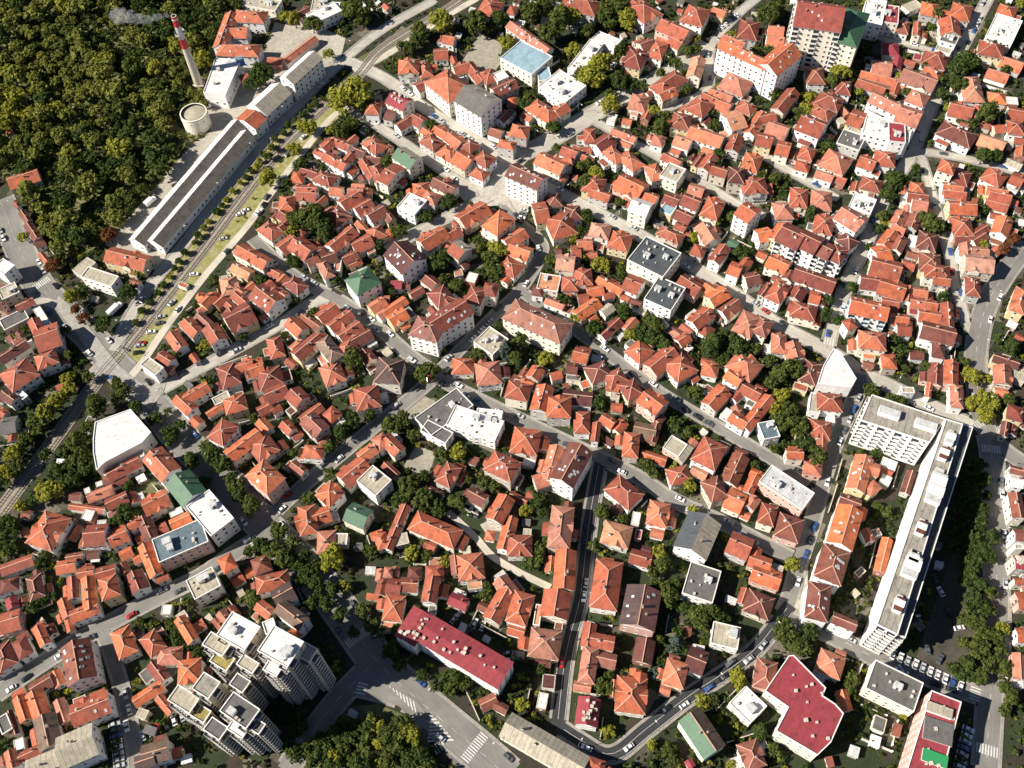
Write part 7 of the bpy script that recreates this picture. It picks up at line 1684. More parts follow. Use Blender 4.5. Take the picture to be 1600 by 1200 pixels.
WOOD="32 457 3.4 d;-2 484 4.4 d;-55 457 4.3 m;62 422 4.2 m;71 459 4.3 d;18 424 4.2 m;42 370 3.9 m;30 384 3.2 m;-13 382 3.2 m;-36 406 4.1 m;-59 380 4 m;-95 467 4.3 y;-123 502 4.5 y;-91 405 3.3 y;-121 395 3.2 m;-123 389 3.2 m;-128 382 3.2 y;-94 379 3.2 m;-112 368 3.9 d;-159 504 4.5 m;-106 335 3.8 y;-107 321 3.7 m;-124 341 3.1 m;-133 285 2.9 m;-101 292 2.9 m;-149 293 2.2 d;-105 272 2.8 m;-142 268 3.5 y;-155 264 2.8 m;-92 284 3.6 m;-125 273 2.8 d;-119 305 3.7 d;-83 303 3.7 d;-70 332 3 y;-62 324 3.8 d;-143 308 2.9 m;-205 303 3.7 d;-210 280 3.6 m;-205 266 3.5 m;-207 293 3.6 r;-202 287 3.6 r;-242 340 3.8 y;-180 314 3 y;-193 254 3.5 m;-180 250 3.5 m;-229 283 2.9 m;-169 236 4.1 d;-159 229 4 d;-154 233 2.7 m;-147 225 4 d;-133 196 3.9 d;-134 214 4 m;-196 215 4 d;-204 192 3.9 d;-210 190 3.8 y;-209 171 3.8 d;-215 183 3.8 d;-168 180 3.8 d;-162 183 3.2 m;-166 197 3.2 d;-196 163 3.1 d;-158 167 2.5 m;-220 202 3.9 d;-195 168 3.1 m;-204 214 4 d;-93 166 3.7 m;-111 164 3.1 d;-83 155 3.7 m;-81 210 3.9 m;-63 226 4 d;-80 198 3.2 m;-88 186 3.8 m;-103 234 2.7 d;-116 228 2.7 m;-96 209 3.3 m;-105 232 2.7 d;-61 161 3.7 m;-44 215 3.3 m;-32 204 3.9 m;-39 194 3.9 d;-34 180 3.8 d;-33 177 3.8 d;-14 190 3.8 m;-10 188 3.2 m;-21 192 2.6 m;3 176 3.1 y;10 175 3.1 d;8 158 3.7 m;7 153 3.7 m;11 162 3.1 m;-44 159 3.7 y;-38 158 3.1 m;-31 155 3.1 y;-39 164 2.5 m;43 170 3.1 m;30 159 3.1 m;3 152 3.7 m;14 149 3 m;38 227 4 d;48 200 2.6 m;-49 184 3.8 d;0 318 3.7 y;-56 295 3.6 d;-31 301 2.9 m;-5 270 3.5 d;32 273 3.5 y;37 310 3 y;50 269 3.5 d;57 262 3.5 y;34 322 3.7 y;37 325 3.8 d;42 333 3.8 d;24 296 3.6 m;22 308 3.7 m;-16 347 3.1 m;-13 324 3 m;55 301 2.9 m;72 461 3.5 d;80 428 4.2 m;91 437 4.2 m;101 444 4.2 m;104 435 4.2 m;113 455 4.3 m;97 451 3.4 m;115 465 3.5 y;147 450 4.3 m;154 452 4.3 m;84 408 4.1 y;89 403 4.1 m;104 423 4.2 m;151 416 4.1 m;115 395 4 m;116 405 3.3 m;114 373 4 d;112 367 3.9 d;45 371 3.9 m;139 354 3.9 m;133 356 3.9 m;170 377 3.2 d;121 424 3.3 y;135 466 3.5 y;55 262 3.5 y;116 243 4.1 m;94 243 3.4 m;115 232 4.1 m;114 329 3.8 m;118 307 3.7 d;106 328 3 y;94 318 3.7 y;59 343 3.8 m;41 336 3.8 d;49 264 2.1 y;150 276 3.6 d;148 269 3.5 d;55 298 2.9 m;57 302 2.2 m;55 194 3.9 m;58 190 3.2 m;72 184 3.8 y;70 181 3.2 m;115 218 4 y;114 213 4 m;111 199 2.6 m;70 213 4 d;75 209 3.3 m;81 228 4 m;38 172 3.1 m;56 154 3.7 y;52 146 3.6 m;64 148 2.4 m;108 146 3.6 y;72 172 3.1 y;101 192 2.6 m;60 140 3.6 m;63 130 3.6 d;77 126 3.5 d;69 118 2.9 m;48 106 2.9 s;28 103 3.4 m;31 106 2.9 m;65 95 3.4 y;69 95 2.8 m;99 122 3.5 m;88 76 3.3 m;44 80 2.8 y;50 78 3.3 m;51 74 2.7 m;29 86 2.8 y;59 121 2.9 d;52 119 2.3 m;72 72 2.2 y;194 431 4.2 m;169 412 4.1 y;172 376 4 d;197 415 3.3 y;222 426 3.3 y;222 413 3.3 m;210 410 3.3 d;241 410 4.1 d;259 403 4.1 m;250 386 4 d;245 389 3.2 m;241 399 3.2 y;255 475 4.4 m;250 464 3.5 m;238 434 3.4 m;213 357 3.1 d;167 361 2.3 d;305 481 3.5 y;266 428 3.3 d;281 427 3.3 m;209 449 4.3 d;189 322 3 y;184 317 3.7 d;177 307 2.9 d;232 305 2.9 y;163 283 3.6 d;152 264 3.5 d;147 267 3.5 d;158 287 2.2 d;204 274 3.5 d;176 252 3.5 d;176 245 4.1 d;173 240 3.4 d;167 244 2.1 y;176 236 2.7 m;186 236 3.4 m;204 238 2.7 m;210 228 3.4 y;238 327 3.8 d;158 225 4 m;166 220 4 m;170 219 3.3 m;200 216 4 y;217 217 4 m;148 196 1.9 m;153 194 3.2 d;151 167 3.1 m;148 170 2.5 m;185 180 3.2 d;175 151 3.7 d;183 116 3.5 y;162 100 3.4 d;160 102 2.8 d;175 86 3.3 m;178 99 2.8 m;122 100 3.4 m;120 97 2.8 m;138 86 1.7 y;-105 149 3 m;-103 136 2.4 m;-151 135 3 m;-139 135 3 m;-136 132 3 d;-135 127 3.5 d;-126 123 2.9 d;-131 125 2.9 d;-84 140 3.6 d;-81 144 3 d;-71 147 3.6 y;-63 136 3.6 m;-60 130 3.6 m;-57 127 3.5 m;-69 94 3.4 m;-58 95 3.4 m;-65 80 3.3 m;-55 79 3.3 y;-89 87 3.3 d;-85 98 3.4 d;-46 79 3.3 m;-48 115 3.5 d;-50 128 2.9 d;-40 110 2.9 d;-35 106 2.9 d;-31 109 3.4 d;-29 104 3.4 m;-24 106 3.4 m;-25 111 2.9 d;-2 97 3.4 y;-14 144 3 m;-14 140 3 m;5 110 2.9 d;31 101 2.8 m;-42 136 2.4 m;-45 133 2.4 m;-196 151 3 d;-195 145 3.6 d;-192 147 3 d;-188 149 2.4 d;-171 97 2.3 m;-180 110 1.7 y;-152 137 2.4 m;-146 135 3 m;-136 130 3 d;-140 128 3 d;-196 90 2.8 d;-152 128 2.4 m;186 175 3.8 d;184 169 3.7 d;183 163 3.7 d;182 158 3.7 d;180 148 3.6 d;176 144 3.6 d;195 179 3.8 d;194 172 3.1 d;190 154 3.7 d;187 145 3.6 d;177 157 3.1 d;195 186 3.8 d;174 135 3.6 d;173 125 3.5 d;170 120 3.5 m;182 131 3.6 m;180 123 3.5 m;167 111 3.5 m;173 102 3.4 m;166 99 3.4 d;179 108 3.4 m;180 102 3.4 m;-122 198 3.9 d;-78 140 3.6 d;-88 150 3.6 d;-72 135 3.6 d;-67 128 3 d;-87 91 3.4 d;-85 94 3.4 d;-62 85 3.3 m;-68 90 3.4 d;-63 92 3.4 m;-42 85 3.3 d;-37 77 3.3 m"
BUILD = []
for row in BUILD_ROWS.split('\n'):
    kind, name, cat, label, ps = row.split(';'); pieces = []
    for s in ps.split('|'):
        w = s.split(); v = [float(a) for a in w[2:]]
        pieces.append([w[0], w[1], v[0], [v[i:i+2] for i in range(1, len(v), 2)]] if w[0] == 'P' else w[:2]+v)
    BUILD.append((kind, name, cat, label, pieces))
TREES = [(float(a), float(b), float(c), d, int(e), f) for a, b, c, d, e, f in (r.split(' ', 5) for r in TREE_ROWS.split('\n'))]
CARS = [(float(a), float(b), float(c), d, e) for a, b, c, d, e in (r.split(';') for r in CAR_ROWS.split('\n'))]
scene = bpy.context.scene
COLL = scene.collection
link = COLL.objects.link
# ------------------------------------------------------------------ materials
MATS = {}
def nt(name):
    m = bpy.data.materials.new(name); m.use_nodes = True
    t = m.node_tree; b = t.nodes['Principled BSDF']
    return m, t, b
def N(t, kind, **kw):
    n = t.nodes.new(kind)
    for k, v in kw.items(): setattr(n, k, v)
    return n
def noise(t, scale, detail=3, rough=.6, vec=None, stretch=None):
    g = N(t, 'ShaderNodeNewGeometry'); src = g.outputs['Position'] if vec is None else vec
    if stretch:
        mp = N(t, 'ShaderNodeMapping'); mp.inputs['Scale'].default_value = stretch
        t.links.new(src, mp.inputs['Vector']); src = mp.outputs['Vector']
    n = N(t, 'ShaderNodeTexNoise'); n.inputs['Scale'].default_value = scale
    n.inputs['Detail'].default_value = detail; n.inputs['Roughness'].default_value = rough
    t.links.new(src, n.inputs['Vector']); return n.outputs['Fac']
def ramp(t, fac, stops):
    r = N(t, 'ShaderNodeValToRGB'); e = r.color_ramp.elements
    while len(e) < len(stops): e.new(.5)
    for el, (p, c) in zip(e, stops): el.position = p; el.color = (*c, 1)
    t.links.new(fac, r.inputs['Fac']); return r.outputs['Color']
def mul(t, a, b, f=1.0, mode='MULTIPLY'):
    m = N(t, 'ShaderNodeMix', data_type='RGBA', blend_type=mode); m.inputs['Factor'].default_value = f
    for s, v in ((6, a), (7, b)):
        if isinstance(v, tuple): m.inputs[s].default_value = (*v, 1)
        else: t.links.new(v, m.inputs[s])
    return m.outputs[2]
def bump(t, b, h, strength, dist):
    n = N(t, 'ShaderNodeBump'); n.inputs['Strength'].default_value = strength; n.inputs['Distance'].default_value = dist
    t.links.new(h, n.inputs['Height']); t.links.new(n.outputs['Normal'], b.inputs['Normal'])
def simple(key, col, rough=.8, var=.25, scale=.6, metal=0, fine=4.0):
    m, t, b = nt(key)
    c = ramp(t, noise(t, scale, 4), [(.25, tuple(x*(1-var) for x in col)), (.75, tuple(min(.9, x*(1+var)) for x in col))])
    c = mul(t, c, ramp(t, noise(t, fine, 2), [(.3, (.82,)*3), (.7, (1.12,)*3)]))
    t.links.new(c, b.inputs['Base Color']); b.inputs['Roughness'].default_value = rough; b.inputs['Metallic'].default_value = metal
    MATS[key] = m; return m
def tile(key, col, alt):
    """clay tile roof: tint per house, weathering patches, streaks down the slope, rows of tiles"""
    m, t, b = nt(key)
    a = N(t, 'ShaderNodeAttribute', attribute_name='tint'); uv = N(t, 'ShaderNodeUVMap')
    br = (col[0]*.55, col[1]*.5, col[2]*.62)
    base = ramp(t, a.outputs['Fac'], [(0, br), (.25, tuple(x*.8 for x in col)), (.5, col), (.75, (min(.62, col[0]*1.3), col[1]*1.35, col[2]*1.05)), (1, alt)])
    base = mul(t, base, ramp(t, noise(t, .35, 5, .7), [(.28, (.58, .56, .56)), (.5, (1, 1, 1)), (.74, (1.28, 1.25, 1.2))]), .85)
    base = mul(t, base, ramp(t, noise(t, 1.3, 4, .75, uv.outputs['UV'], (1.6, .35, 1)), [(.3, (.66, .63, .62)), (.55, (1.05, 1.05, 1.05))]), .8)
    pv_ = N(t, 'ShaderNodeTexVoronoi', distance='CHEBYCHEV'); pv_.inputs['Scale'].default_value = .42; pv_.inputs['Randomness'].default_value = .8
    t.links.new(uv.outputs['UV'], pv_.inputs['Vector']); ps_ = N(t, 'ShaderNodeSeparateColor'); t.links.new(pv_.outputs['Color'], ps_.inputs['Color'])
    base = mul(t, base, ramp(t, ps_.outputs[0], [(0, (.66, .64, .64)), (.16, (.97,)*3), (.84, (1.03,)*3), (1, (1.3, 1.24, 1.16))]), .8)
    base = mul(t, base, ramp(t, noise(t, 3.2, 2, .9), [(.33, (.72, .7, .68)), (.6, (1.1, 1.1, 1.1))]), .8)
    # faded grey lichen here and there
    li = ramp(t, noise(t, .12, 5, .7), [(.52, (0, 0, 0)), (.72, (1, 1, 1))])
    mm = N(t, 'ShaderNodeMix', data_type='RGBA'); mm.inputs[7].default_value = (.24, .155, .12, 1)
    sc = N(t, 'ShaderNodeMath', operation='MULTIPLY'); sc.inputs[1].default_value = .3
    t.links.new(li, sc.inputs[0]); t.links.new(sc.outputs[0], mm.inputs['Factor']); t.links.new(base, mm.inputs[6]); base = mm.outputs[2]
    w = N(t, 'ShaderNodeTexWave', wave_type='BANDS', bands_direction='Y', wave_profile='SAW'); w.inputs['Scale'].default_value = 2.6/6.283*2
    w.inputs['Distortion'].default_value = .6
    t.links.new(uv.outputs['UV'], w.inputs['Vector'])
    base = mul(t, base, ramp(t, w.outputs['Fac'], [(0, (.84,)*3), (1, (1.06,)*3)]), .7)
    t.links.new(base, b.inputs['Base Color']); b.inputs['Roughness'].default_value = .78
    bump(t, b, w.outputs['Fac'], .5, .06)
    MATS[key] = m
def sheet(key, col, rough=.45, metal=0.0, seam=1.0, stain=.5):
    m, t, b = nt(key); uv = N(t, 'ShaderNodeUVMap')
    c = ramp(t, noise(t, .3, 6, .75), [(.3, tuple(x*(.62 if stain < 1 else .4) for x in col)), (.48, tuple(x*.9 for x in col)), (.62, col), (.8, tuple(min(.85, x*1.18) for x in col))])
    c = mul(t, c, ramp(t, noise(t, .9, 5, .8), [(.32, (.66, .64, .6)), (.5, (1, 1, 1)), (.7, (1.08,)*3)]), .85)
    c = mul(t, c, ramp(t, noise(t, .25, 4, .7, uv.outputs['UV'], (3.0, .5, 1)), [(.35, (.8, .78, .75)), (.55, (1.04,)*3)]), .8)
    w = N(t, 'ShaderNodeTexWave', wave_type='BANDS', bands_direction='X', wave_profile='SIN'); w.inputs['Scale'].default_value = .32*seam
    t.links.new(uv.outputs['UV'], w.inputs['Vector'])
    c = mul(t, c, ramp(t, w.outputs['Fac'], [(0, (.62,)*3), (.16, (1,)*3)]), .75)
    t.links.new(c, b.inputs['Base Color']); b.inputs['Roughness'].default_value = rough; b.inputs['Metallic'].default_value = metal
    MATS[key] = m
tile('o', (.46, .118, .052), (.50, .18, .11)); tile('r', (.35, .09, .05), (.43, .165, .11)); tile('p', (.42, .185, .125), (.5, .26, .19))
tile('x', (.27, .06, .045), (.3, .1, .08)); tile('d', (.165, .05, .036), (.25, .085, .06)); tile('e', (.13, .085, .066), (.2, .14, .11))
sheet('m', (.29, .04, .052), .8, seam=1.6, stain=.5); sheet('G', (.05, .135, .07), .6); sheet('b', (.30, .44, .52), .6); sheet('n', (.12, .17, .20), .5)
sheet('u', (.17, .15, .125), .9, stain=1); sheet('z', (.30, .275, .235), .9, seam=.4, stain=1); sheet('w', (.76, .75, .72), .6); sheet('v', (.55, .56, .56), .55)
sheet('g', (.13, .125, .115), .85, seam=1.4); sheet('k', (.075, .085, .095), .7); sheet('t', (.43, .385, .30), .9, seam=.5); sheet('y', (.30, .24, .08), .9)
for k, c in dict(wall_white=(.84, .82, .77), wall_cream=(.77, .71, .59), wall_yellow=(.62, .52, .30), wall_grey=(.48, .46, .43), wall_pink=(.62, .40, .33), wall_stone=(.50, .44, .36), wall_blue=(.55, .64, .68), concrete=(.50, .445, .365)).items():
    simple(k, c, .9, .16, .5, fine=1.6)
simple('ridge', (.56, .31, .22), .85, .2); simple('brick', (.33, .14, .09), .9, .25, 2); simple('trim', (.75, .73, .69), .7, .1)
simple('gutter', (.5, .48, .45), .5, .1); simple('dark', (.03, .03, .032), .6, .2); simple('bark', (.10, .07, .045), .95, .3, 3)
simple('redpaint', (.45, .03, .035), .6, .15); simple('bluepaint', (.05, .2, .5), .5); simple('greenpaint', (.02, .25, .08), .7, .1)
simple('steel', (.30, .29, .28), .45, .2, metal=.5); simple('sleeper', (.12, .09, .07), .95, .3)
simple('paint', (.56, .55, .52), .85, .3, 1.4); simple('award', (.5, .45, .38), .9)
m, t, b = nt('glass'); b.inputs['Base Color'].default_value = (.035, .045, .055, 1); b.inputs['Roughness'].default_value = .12; MATS['glass'] = m
m, t, b = nt('sky_light'); b.inputs['Base Color'].default_value = (.5, .54, .56, 1); b.inputs['Roughness'].default_value = .25; MATS['skyl'] = m
for k, c in {'white': (.78, .78, .77), 'silver': (.45, .46, .47), 'black': (.012, .012, .014), 'grey': (.09, .095, .10), 'red': (.42, .02, .015), 'blue': (.03, .09, .28), 'yellow': (.6, .5, .03)}.items():
    m, t, b = nt('car_'+k.replace(' ', '_')); b.inputs['Base Color'].default_value = (*c, 1); b.inputs['Roughness'].default_value = .28
    b.inputs['Coat Weight'].default_value = .6; MATS['car_'+k] = m
def ground_mat(key, stops, s1=.06, s2=.5, rough=.95, f3=2.5):
    m, t, b = nt(key)
    a = noise(t, s1, 6, .65); c = ramp(t, a, stops)
    c = mul(t, c, ramp(t, noise(t, s2, 5, .7), [(.3, (.6,)*3), (.7, (1.25,)*3)]), .8)
    c = mul(t, c, ramp(t, noise(t, f3, 3, .8), [(.3, (.75,)*3), (.7, (1.15,)*3)]), .8)
    t.links.new(c, b.inputs['Base Color']); b.inputs['Roughness'].default_value = rough; bump(t, b, noise(t, f3, 3), .4, .15); MATS[key] = m
# yards: irregular plots of grass, soil, gravel and concrete
m, t, b = nt('yards')
g = N(t, 'ShaderNodeNewGeometry'); mp = N(t, 'ShaderNodeMapping'); mp.inputs['Rotation'].default_value = (0, 0, .6)
t.links.new(g.outputs['Position'], mp.inputs['Vector'])
v = N(t, 'ShaderNodeTexVoronoi', distance='CHEBYCHEV'); v.inputs['Scale'].default_value = .11; t.links.new(mp.outputs['Vector'], v.inputs['Vector'])
sp = N(t, 'ShaderNodeSeparateColor'); t.links.new(v.outputs['Color'], sp.inputs['Color'])
r = N(t, 'ShaderNodeValToRGB'); r.color_ramp.interpolation = 'CONSTANT'; e = r.color_ramp.elements
for i, (p, c) in enumerate([(0, (.022, .032, .011)), (.22, (.042, .033, .022)), (.38, (.026, .038, .013)), (.58, (.08, .07, .055)), (.66, (.033, .027, .02)), (.8, (.15, .135, .11)), (.86, (.024, .034, .012))]):
    el = e[i] if i < 2 else e.new(p); el.position = p; el.color = (*c, 1)
t.links.new(sp.outputs[0], r.inputs['Fac'])
c = mul(t, r.outputs['Color'], ramp(t, noise(t, .35, 6, .75), [(.28, (.45, .5, .42)), (.7, (1.4, 1.35, 1.2))]), .9)
c = mul(t, c, ramp(t, noise(t, 1.8, 4, .8), [(.3, (.6,)*3), (.7, (1.25,)*3)]), .9)
t.links.new(c, b.inputs['Base Color']); b.inputs['Roughness'].default_value = .95; bump(t, b, noise(t, 1.2, 4), .6, .3); MATS['yards'] = m
ground_mat('F', [(.3, (.05, .06, .02)), (.5, (.12, .13, .04)), (.68, (.26, .22, .11))], .12)
ground_mat('Y', [(.3, (.30, .27, .22)), (.55, (.42, .385, .32)), (.8, (.52, .48, .40))], .05, rough=.9)
ground_mat('V', [(.25, (.13, .14, .035)), (.42, (.24, .24, .06)), (.58, (.33, .29, .14)), (.72, (.42, .37, .27))], .2)
ground_mat('J', [(.3, (.12, .117, .11)), (.6, (.165, .158, .148)), (.8, (.22, .21, .195))], .05, rough=.85)
ground_mat('A', [(.3, (.28, .265, .24)), (.6, (.36, .34, .30)), (.8, (.44, .41, .365))], .05, rough=.85)
ground_mat('S', [(.3, (.34, .31, .27)), (.7, (.5, .46, .40))], .06, rough=.85)
ground_mat('C', [(.3, (.26, .235, .18)), (.7, (.36, .33, .26))], .08)
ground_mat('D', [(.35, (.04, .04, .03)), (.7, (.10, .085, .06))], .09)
ground_mat('L', [(.3, (.07, .085, .03)), (.6, (.13, .13, .055)), (.8, (.2, .18, .09))], .08)
def road_mat(key, col):
    m, t, b = nt(key); uv = N(t, 'ShaderNodeUVMap')
    c = ramp(t, noise(t, .08, 5, .6), [(.3, tuple(x*.8 for x in col)), (.7, tuple(x*1.15 for x in col))])
    c = mul(t, c, ramp(t, noise(t, .8, 4, .7, uv.outputs['UV'], (.12, 1.2, 1)), [(.3, (.78,)*3), (.65, (1.1,)*3)]), .8)
    pt = N(t, 'ShaderNodeTexVoronoi', distance='CHEBYCHEV'); pt.inputs['Scale'].default_value = .13
    t.links.new(uv.outputs['UV'], pt.inputs['Vector']); s2 = N(t, 'ShaderNodeSeparateColor'); t.links.new(pt.outputs['Color'], s2.inputs['Color'])
    c = mul(t, c, ramp(t, s2.outputs[0], [(.0, (.86,)*3), (.2, (1,)*3), (.85, (1,)*3), (1, (1.12,)*3)]), .7)
    c = mul(t, c, ramp(t, noise(t, 5, 2, .8), [(.3, (.88,)*3), (.7, (1.08,)*3)]))
    t.links.new(c, b.inputs['Base Color']); b.inputs['Roughness'].default_value = .85; MATS[key] = m
road_mat('road_n', (.20, .19, .17)); road_mat('road_p', (.42, .39, .335)); road_mat('road_q', (.50, .45, .37)); road_mat('road_a', (.03, .031, .035))  # pale asphalt: bright sun and glare on the upper streets put into the colour
simple('pave', (.27, .25, .22), .9, .2, .4, fine=1.5); simple('ballast', (.27, .235, .18), .95, .3, .5, fine=3)
def leaf(key, c1, c2, c3):
    m, t, b = nt(key); t.nodes.remove(b)
    c = ramp(t, noise(t, .45, 3, .7), [(.3, c1), (.52, c2), (.72, c3)])
    c = mul(t, c, ramp(t, noise(t, 2.2, 2, .8), [(.3, (.7,)*3), (.7, (1.25,)*3)]))
    d = N(t, 'ShaderNodeBsdfDiffuse'); tr = N(t, 'ShaderNodeBsdfTranslucent'); mx = N(t, 'ShaderNodeMixShader'); mx.inputs[0].default_value = .22
    t.links.new(c, d.inputs['Color']); t.links.new(c, tr.inputs['Color']); t.links.new(d.outputs[0], mx.inputs[1]); t.links.new(tr.outputs[0], mx.inputs[2])
    t.links.new(mx.outputs[0], t.nodes['Material Output'].inputs['Surface']); MATS[key] = m
leaf('leaf_m', (.034, .052, .014), (.08, .10, .026), (.16, .175, .05)); leaf('leaf_v', (.07, .09, .02), (.17, .185, .04), (.30, .29, .08)); leaf('leaf_d', (.022, .04, .013), (.055, .08, .022), (.125, .15, .045))
leaf('leaf_y', (.13, .14, .025), (.24, .24, .035), (.36, .33, .06)); leaf('leaf_r', (.10, .05, .025), (.17, .06, .03), (.15, .11, .03)); leaf('leaf_s', (.05, .08, .06), (.09, .12, .095), (.14, .17, .14))
# ------------------------------------------------------------------ mesh helper
class MB:
    def __init__(s): s.v = []; s.f = []; s.m = []; s.uv = []; s.keys = []; s.t = []; s.tint = .4
    def k(s, key):
        if key not in s.keys: s.keys.append(key)
        return s.keys.index(key)
    def face(s, pts, key, uv=None):
        n = len(s.v); s.v += pts; s.f.append(tuple(range(n, n+len(pts)))); s.m.append(s.k(key)); s.t.append(s.tint)
        if uv is None:
            a = np.array(pts[0]); u = np.array(pts[1])-a; L = np.linalg.norm(u) or 1; u = u/L
            w = np.array(pts[-1])-a; w = w-u*w.dot(u); lw = np.linalg.norm(w) or 1; w = w/lw
            uv = [((np.array(p)-a).dot(u), (np.array(p)-a).dot(w)) for p in pts]
        s.uv += uv
    def prism(s, pts, z0, z1, key, top=None, bottom=False, T=None):
        T = T or (lambda x, y, z: (x, y, z)); n = len(pts)
        for i in range(n):
            (x0, y0), (x1, y1) = pts[i], pts[(i+1) % n]
            s.face([T(x0, y0, z0), T(x1, y1, z0), T(x1, y1, z1), T(x0, y0, z1)], key)
        s.face([T(x, y, z1) for x, y in pts], top or key)
        if bottom: s.face([T(x, y, z0) for x, y in reversed(pts)], key)
    def box(s, cx, cy, z0, lx, ly, h, key, T=None, top=None, bottom=False):
        a, b = lx/2, ly/2
        s.prism([(cx-a, cy-b), (cx+a, cy-b), (cx+a, cy+b), (cx-a, cy+b)], z0, z0+h, key, top, bottom, T)
    def mesh(s, name):
        me = bpy.data.meshes.new(name); me.from_pydata(s.v, [], s.f)
        for k in s.keys: me.materials.append(MATS[k])
        me.polygons.foreach_set('material_index', s.m)
        u = me.uv_layers.new(name='UVMap'); u.data.foreach_set('uv', np.array(s.uv, np.float32).ravel())
        a = me.attributes.new('tint', 'FLOAT', 'FACE'); a.data.foreach_set('value', np.array(s.t, np.float32))
        me.update(); return me
    def obj(s, name, parent=None, loc=(0, 0, 0), rz=0):
        return put(name, s.mesh(name), parent, loc, rz)
def put(name, me, parent=None, loc=(0, 0, 0), rz=0, sc=None):
    o = bpy.data.objects.new(name, me); link(o); o.location = loc; o.rotation_euler = (0, 0, rz)
    if sc is not None: o.scale = sc if hasattr(sc, '__len__') else (sc, sc, sc)
    if parent: o.parent = parent
    return o
def tag(o, label, cat, group=None):
    o['label'] = label; o['category'] = cat
    if group: o['group'] = group
    return o
def structure(o): o['kind'] = 'structure'; return o
ORD = 'nearest second third fourth fifth sixth seventh eighth ninth tenth eleventh twelfth thirteenth fourteenth fifteenth sixteenth seventeenth eighteenth nineteenth twentieth'.split()
DIRS = ['right of', 'upper right of', 'above', 'upper left of', 'left of', 'lower left of', 'below', 'lower right of']
def ordn(i): return ORD[i] if i < 20 else str(i+1)+'th'
def describe(s):
    """'colour noun~rank~direction~landmark' -> full label"""
    if '~' not in s: return s
    d, i, k, r = s.split('~'); i = int(i)
    return f"{d}, {ordn(i)+(' nearest' if i else '')} {DIRS[int(k)]} the {REFS[int(r)]}"
# ------------------------------------------------------------------ shared small parts
def window_mesh(w, h):
    b = MB(); f = .09; d = .08
    for x, z, lx, lz in ((0, 0, w, f), (0, h-f, w, f), (-w/2+f/2, f, f, h-2*f), (w/2-f/2, f, f, h-2*f)):
        b.box(x, -d/2, z, lx, d, lz, 'trim')
    b.face([(-w/2+f, -.03, f), (w/2-f, -.03, f), (w/2-f, -.03, h-f), (-w/2+f, -.03, h-f)], 'glass')
    b.box(0, -.09, -.08, w+.2, .18, .08, 'trim')
    return b.mesh('window')
WIN = window_mesh(1.25, 1.45)
def balcony_mesh(w, d, rail, back='glass'):
    b = MB()
    b.face([(-w/2+.1, -.03, .2), (w/2-.1, -.03, .2), (w/2-.1, -.03, 2.3), (-w/2+.1, -.03, 2.3)], back)
    b.box(0, -d/2, 0, w, d, .14, rail)
    b.box(0, -d+.04, .14, w, .08, .9, rail)
    for x in (-w/2+.04, w/2-.04): b.box(x, -d/2, .14, .08, d-.16, .9, rail)
    return b.mesh('balcony')
BALC = {k: balcony_mesh(3.0, 1.2, k) for k in ('trim', 'wall_cream', 'wall_blue', 'wall_grey')}
b = MB(); b.box(0, 0, -.6, .55, .55, 1.9, 'brick'); b.box(0, 0, 1.3, .7, .7, .14, 'concrete'); b.box(0, 0, 1.44, .32, .32, .12, 'dark'); CH1 = b.mesh('chimney')
b = MB(); b.box(0, 0, -.6, 1.0, .5, 1.7, 'wall_white'); b.box(0, 0, 1.1, 1.15, .65, .12, 'concrete'); b.box(-.25, 0, 1.22, .3, .3, .2, 'dark'); b.box(.25, 0, 1.22, .3, .3, .2, 'dark'); CH2 = b.mesh('chimney')
b = MB(); b.box(0, 0, 0, .9, 1.2, .16, 'trim', top='skyl'); SKY = b.mesh('skylight')
b = MB(); b.box(0, 0, 0, .8, .8, .9, 'trim'); b.box(0, 0, .9, 1.05, 1.05, .1, 'award'); VENT = b.mesh('roof_vent')
b = MB(); b.box(0, 0, 0, 3.0, 2.4, 2.2, 'wall_white'); b.box(0, 0, 2.2, 3.3, 2.7, .15, 'v'); b.face([(-.5, -1.23, .1), (.5, -1.23, .1), (.5, -1.23, 1.9), (-.5, -1.23, 1.9)], 'dark'); HUT = b.mesh('stair_hut')
b = MB()  # dormer: little gabled box, front towards -y
b.face([(-.7, 0, 0), (.7, 0, 0), (.7, 0, .9), (0, 0, 1.4), (-.7, 0, .9)], 'wall_white')
b.face([(-.45, -.03, .15), (.45, -.03, .15), (.45, -.03, .8), (-.45, -.03, .8)], 'glass')
b.face([(-.7, 2, 0), (-.7, 0, 0), (-.7, 0, .9), (-.7, 2, .9)], 'wall_white'); b.face([(.7, 0, 0), (.7, 2, 0), (.7, 2, .9), (.7, 0, .9)], 'wall_white')
b.face([(-.85, -.15, .82), (0, -.15, 1.45), (0, 3, 1.45), (-.85, 2, .82)], 'd'); b.face([(0, -.15, 1.45), (.85, -.15, .82), (.85, 2, .82), (0, 3, 1.45)], 'd')
DORM = b.mesh('dormer')
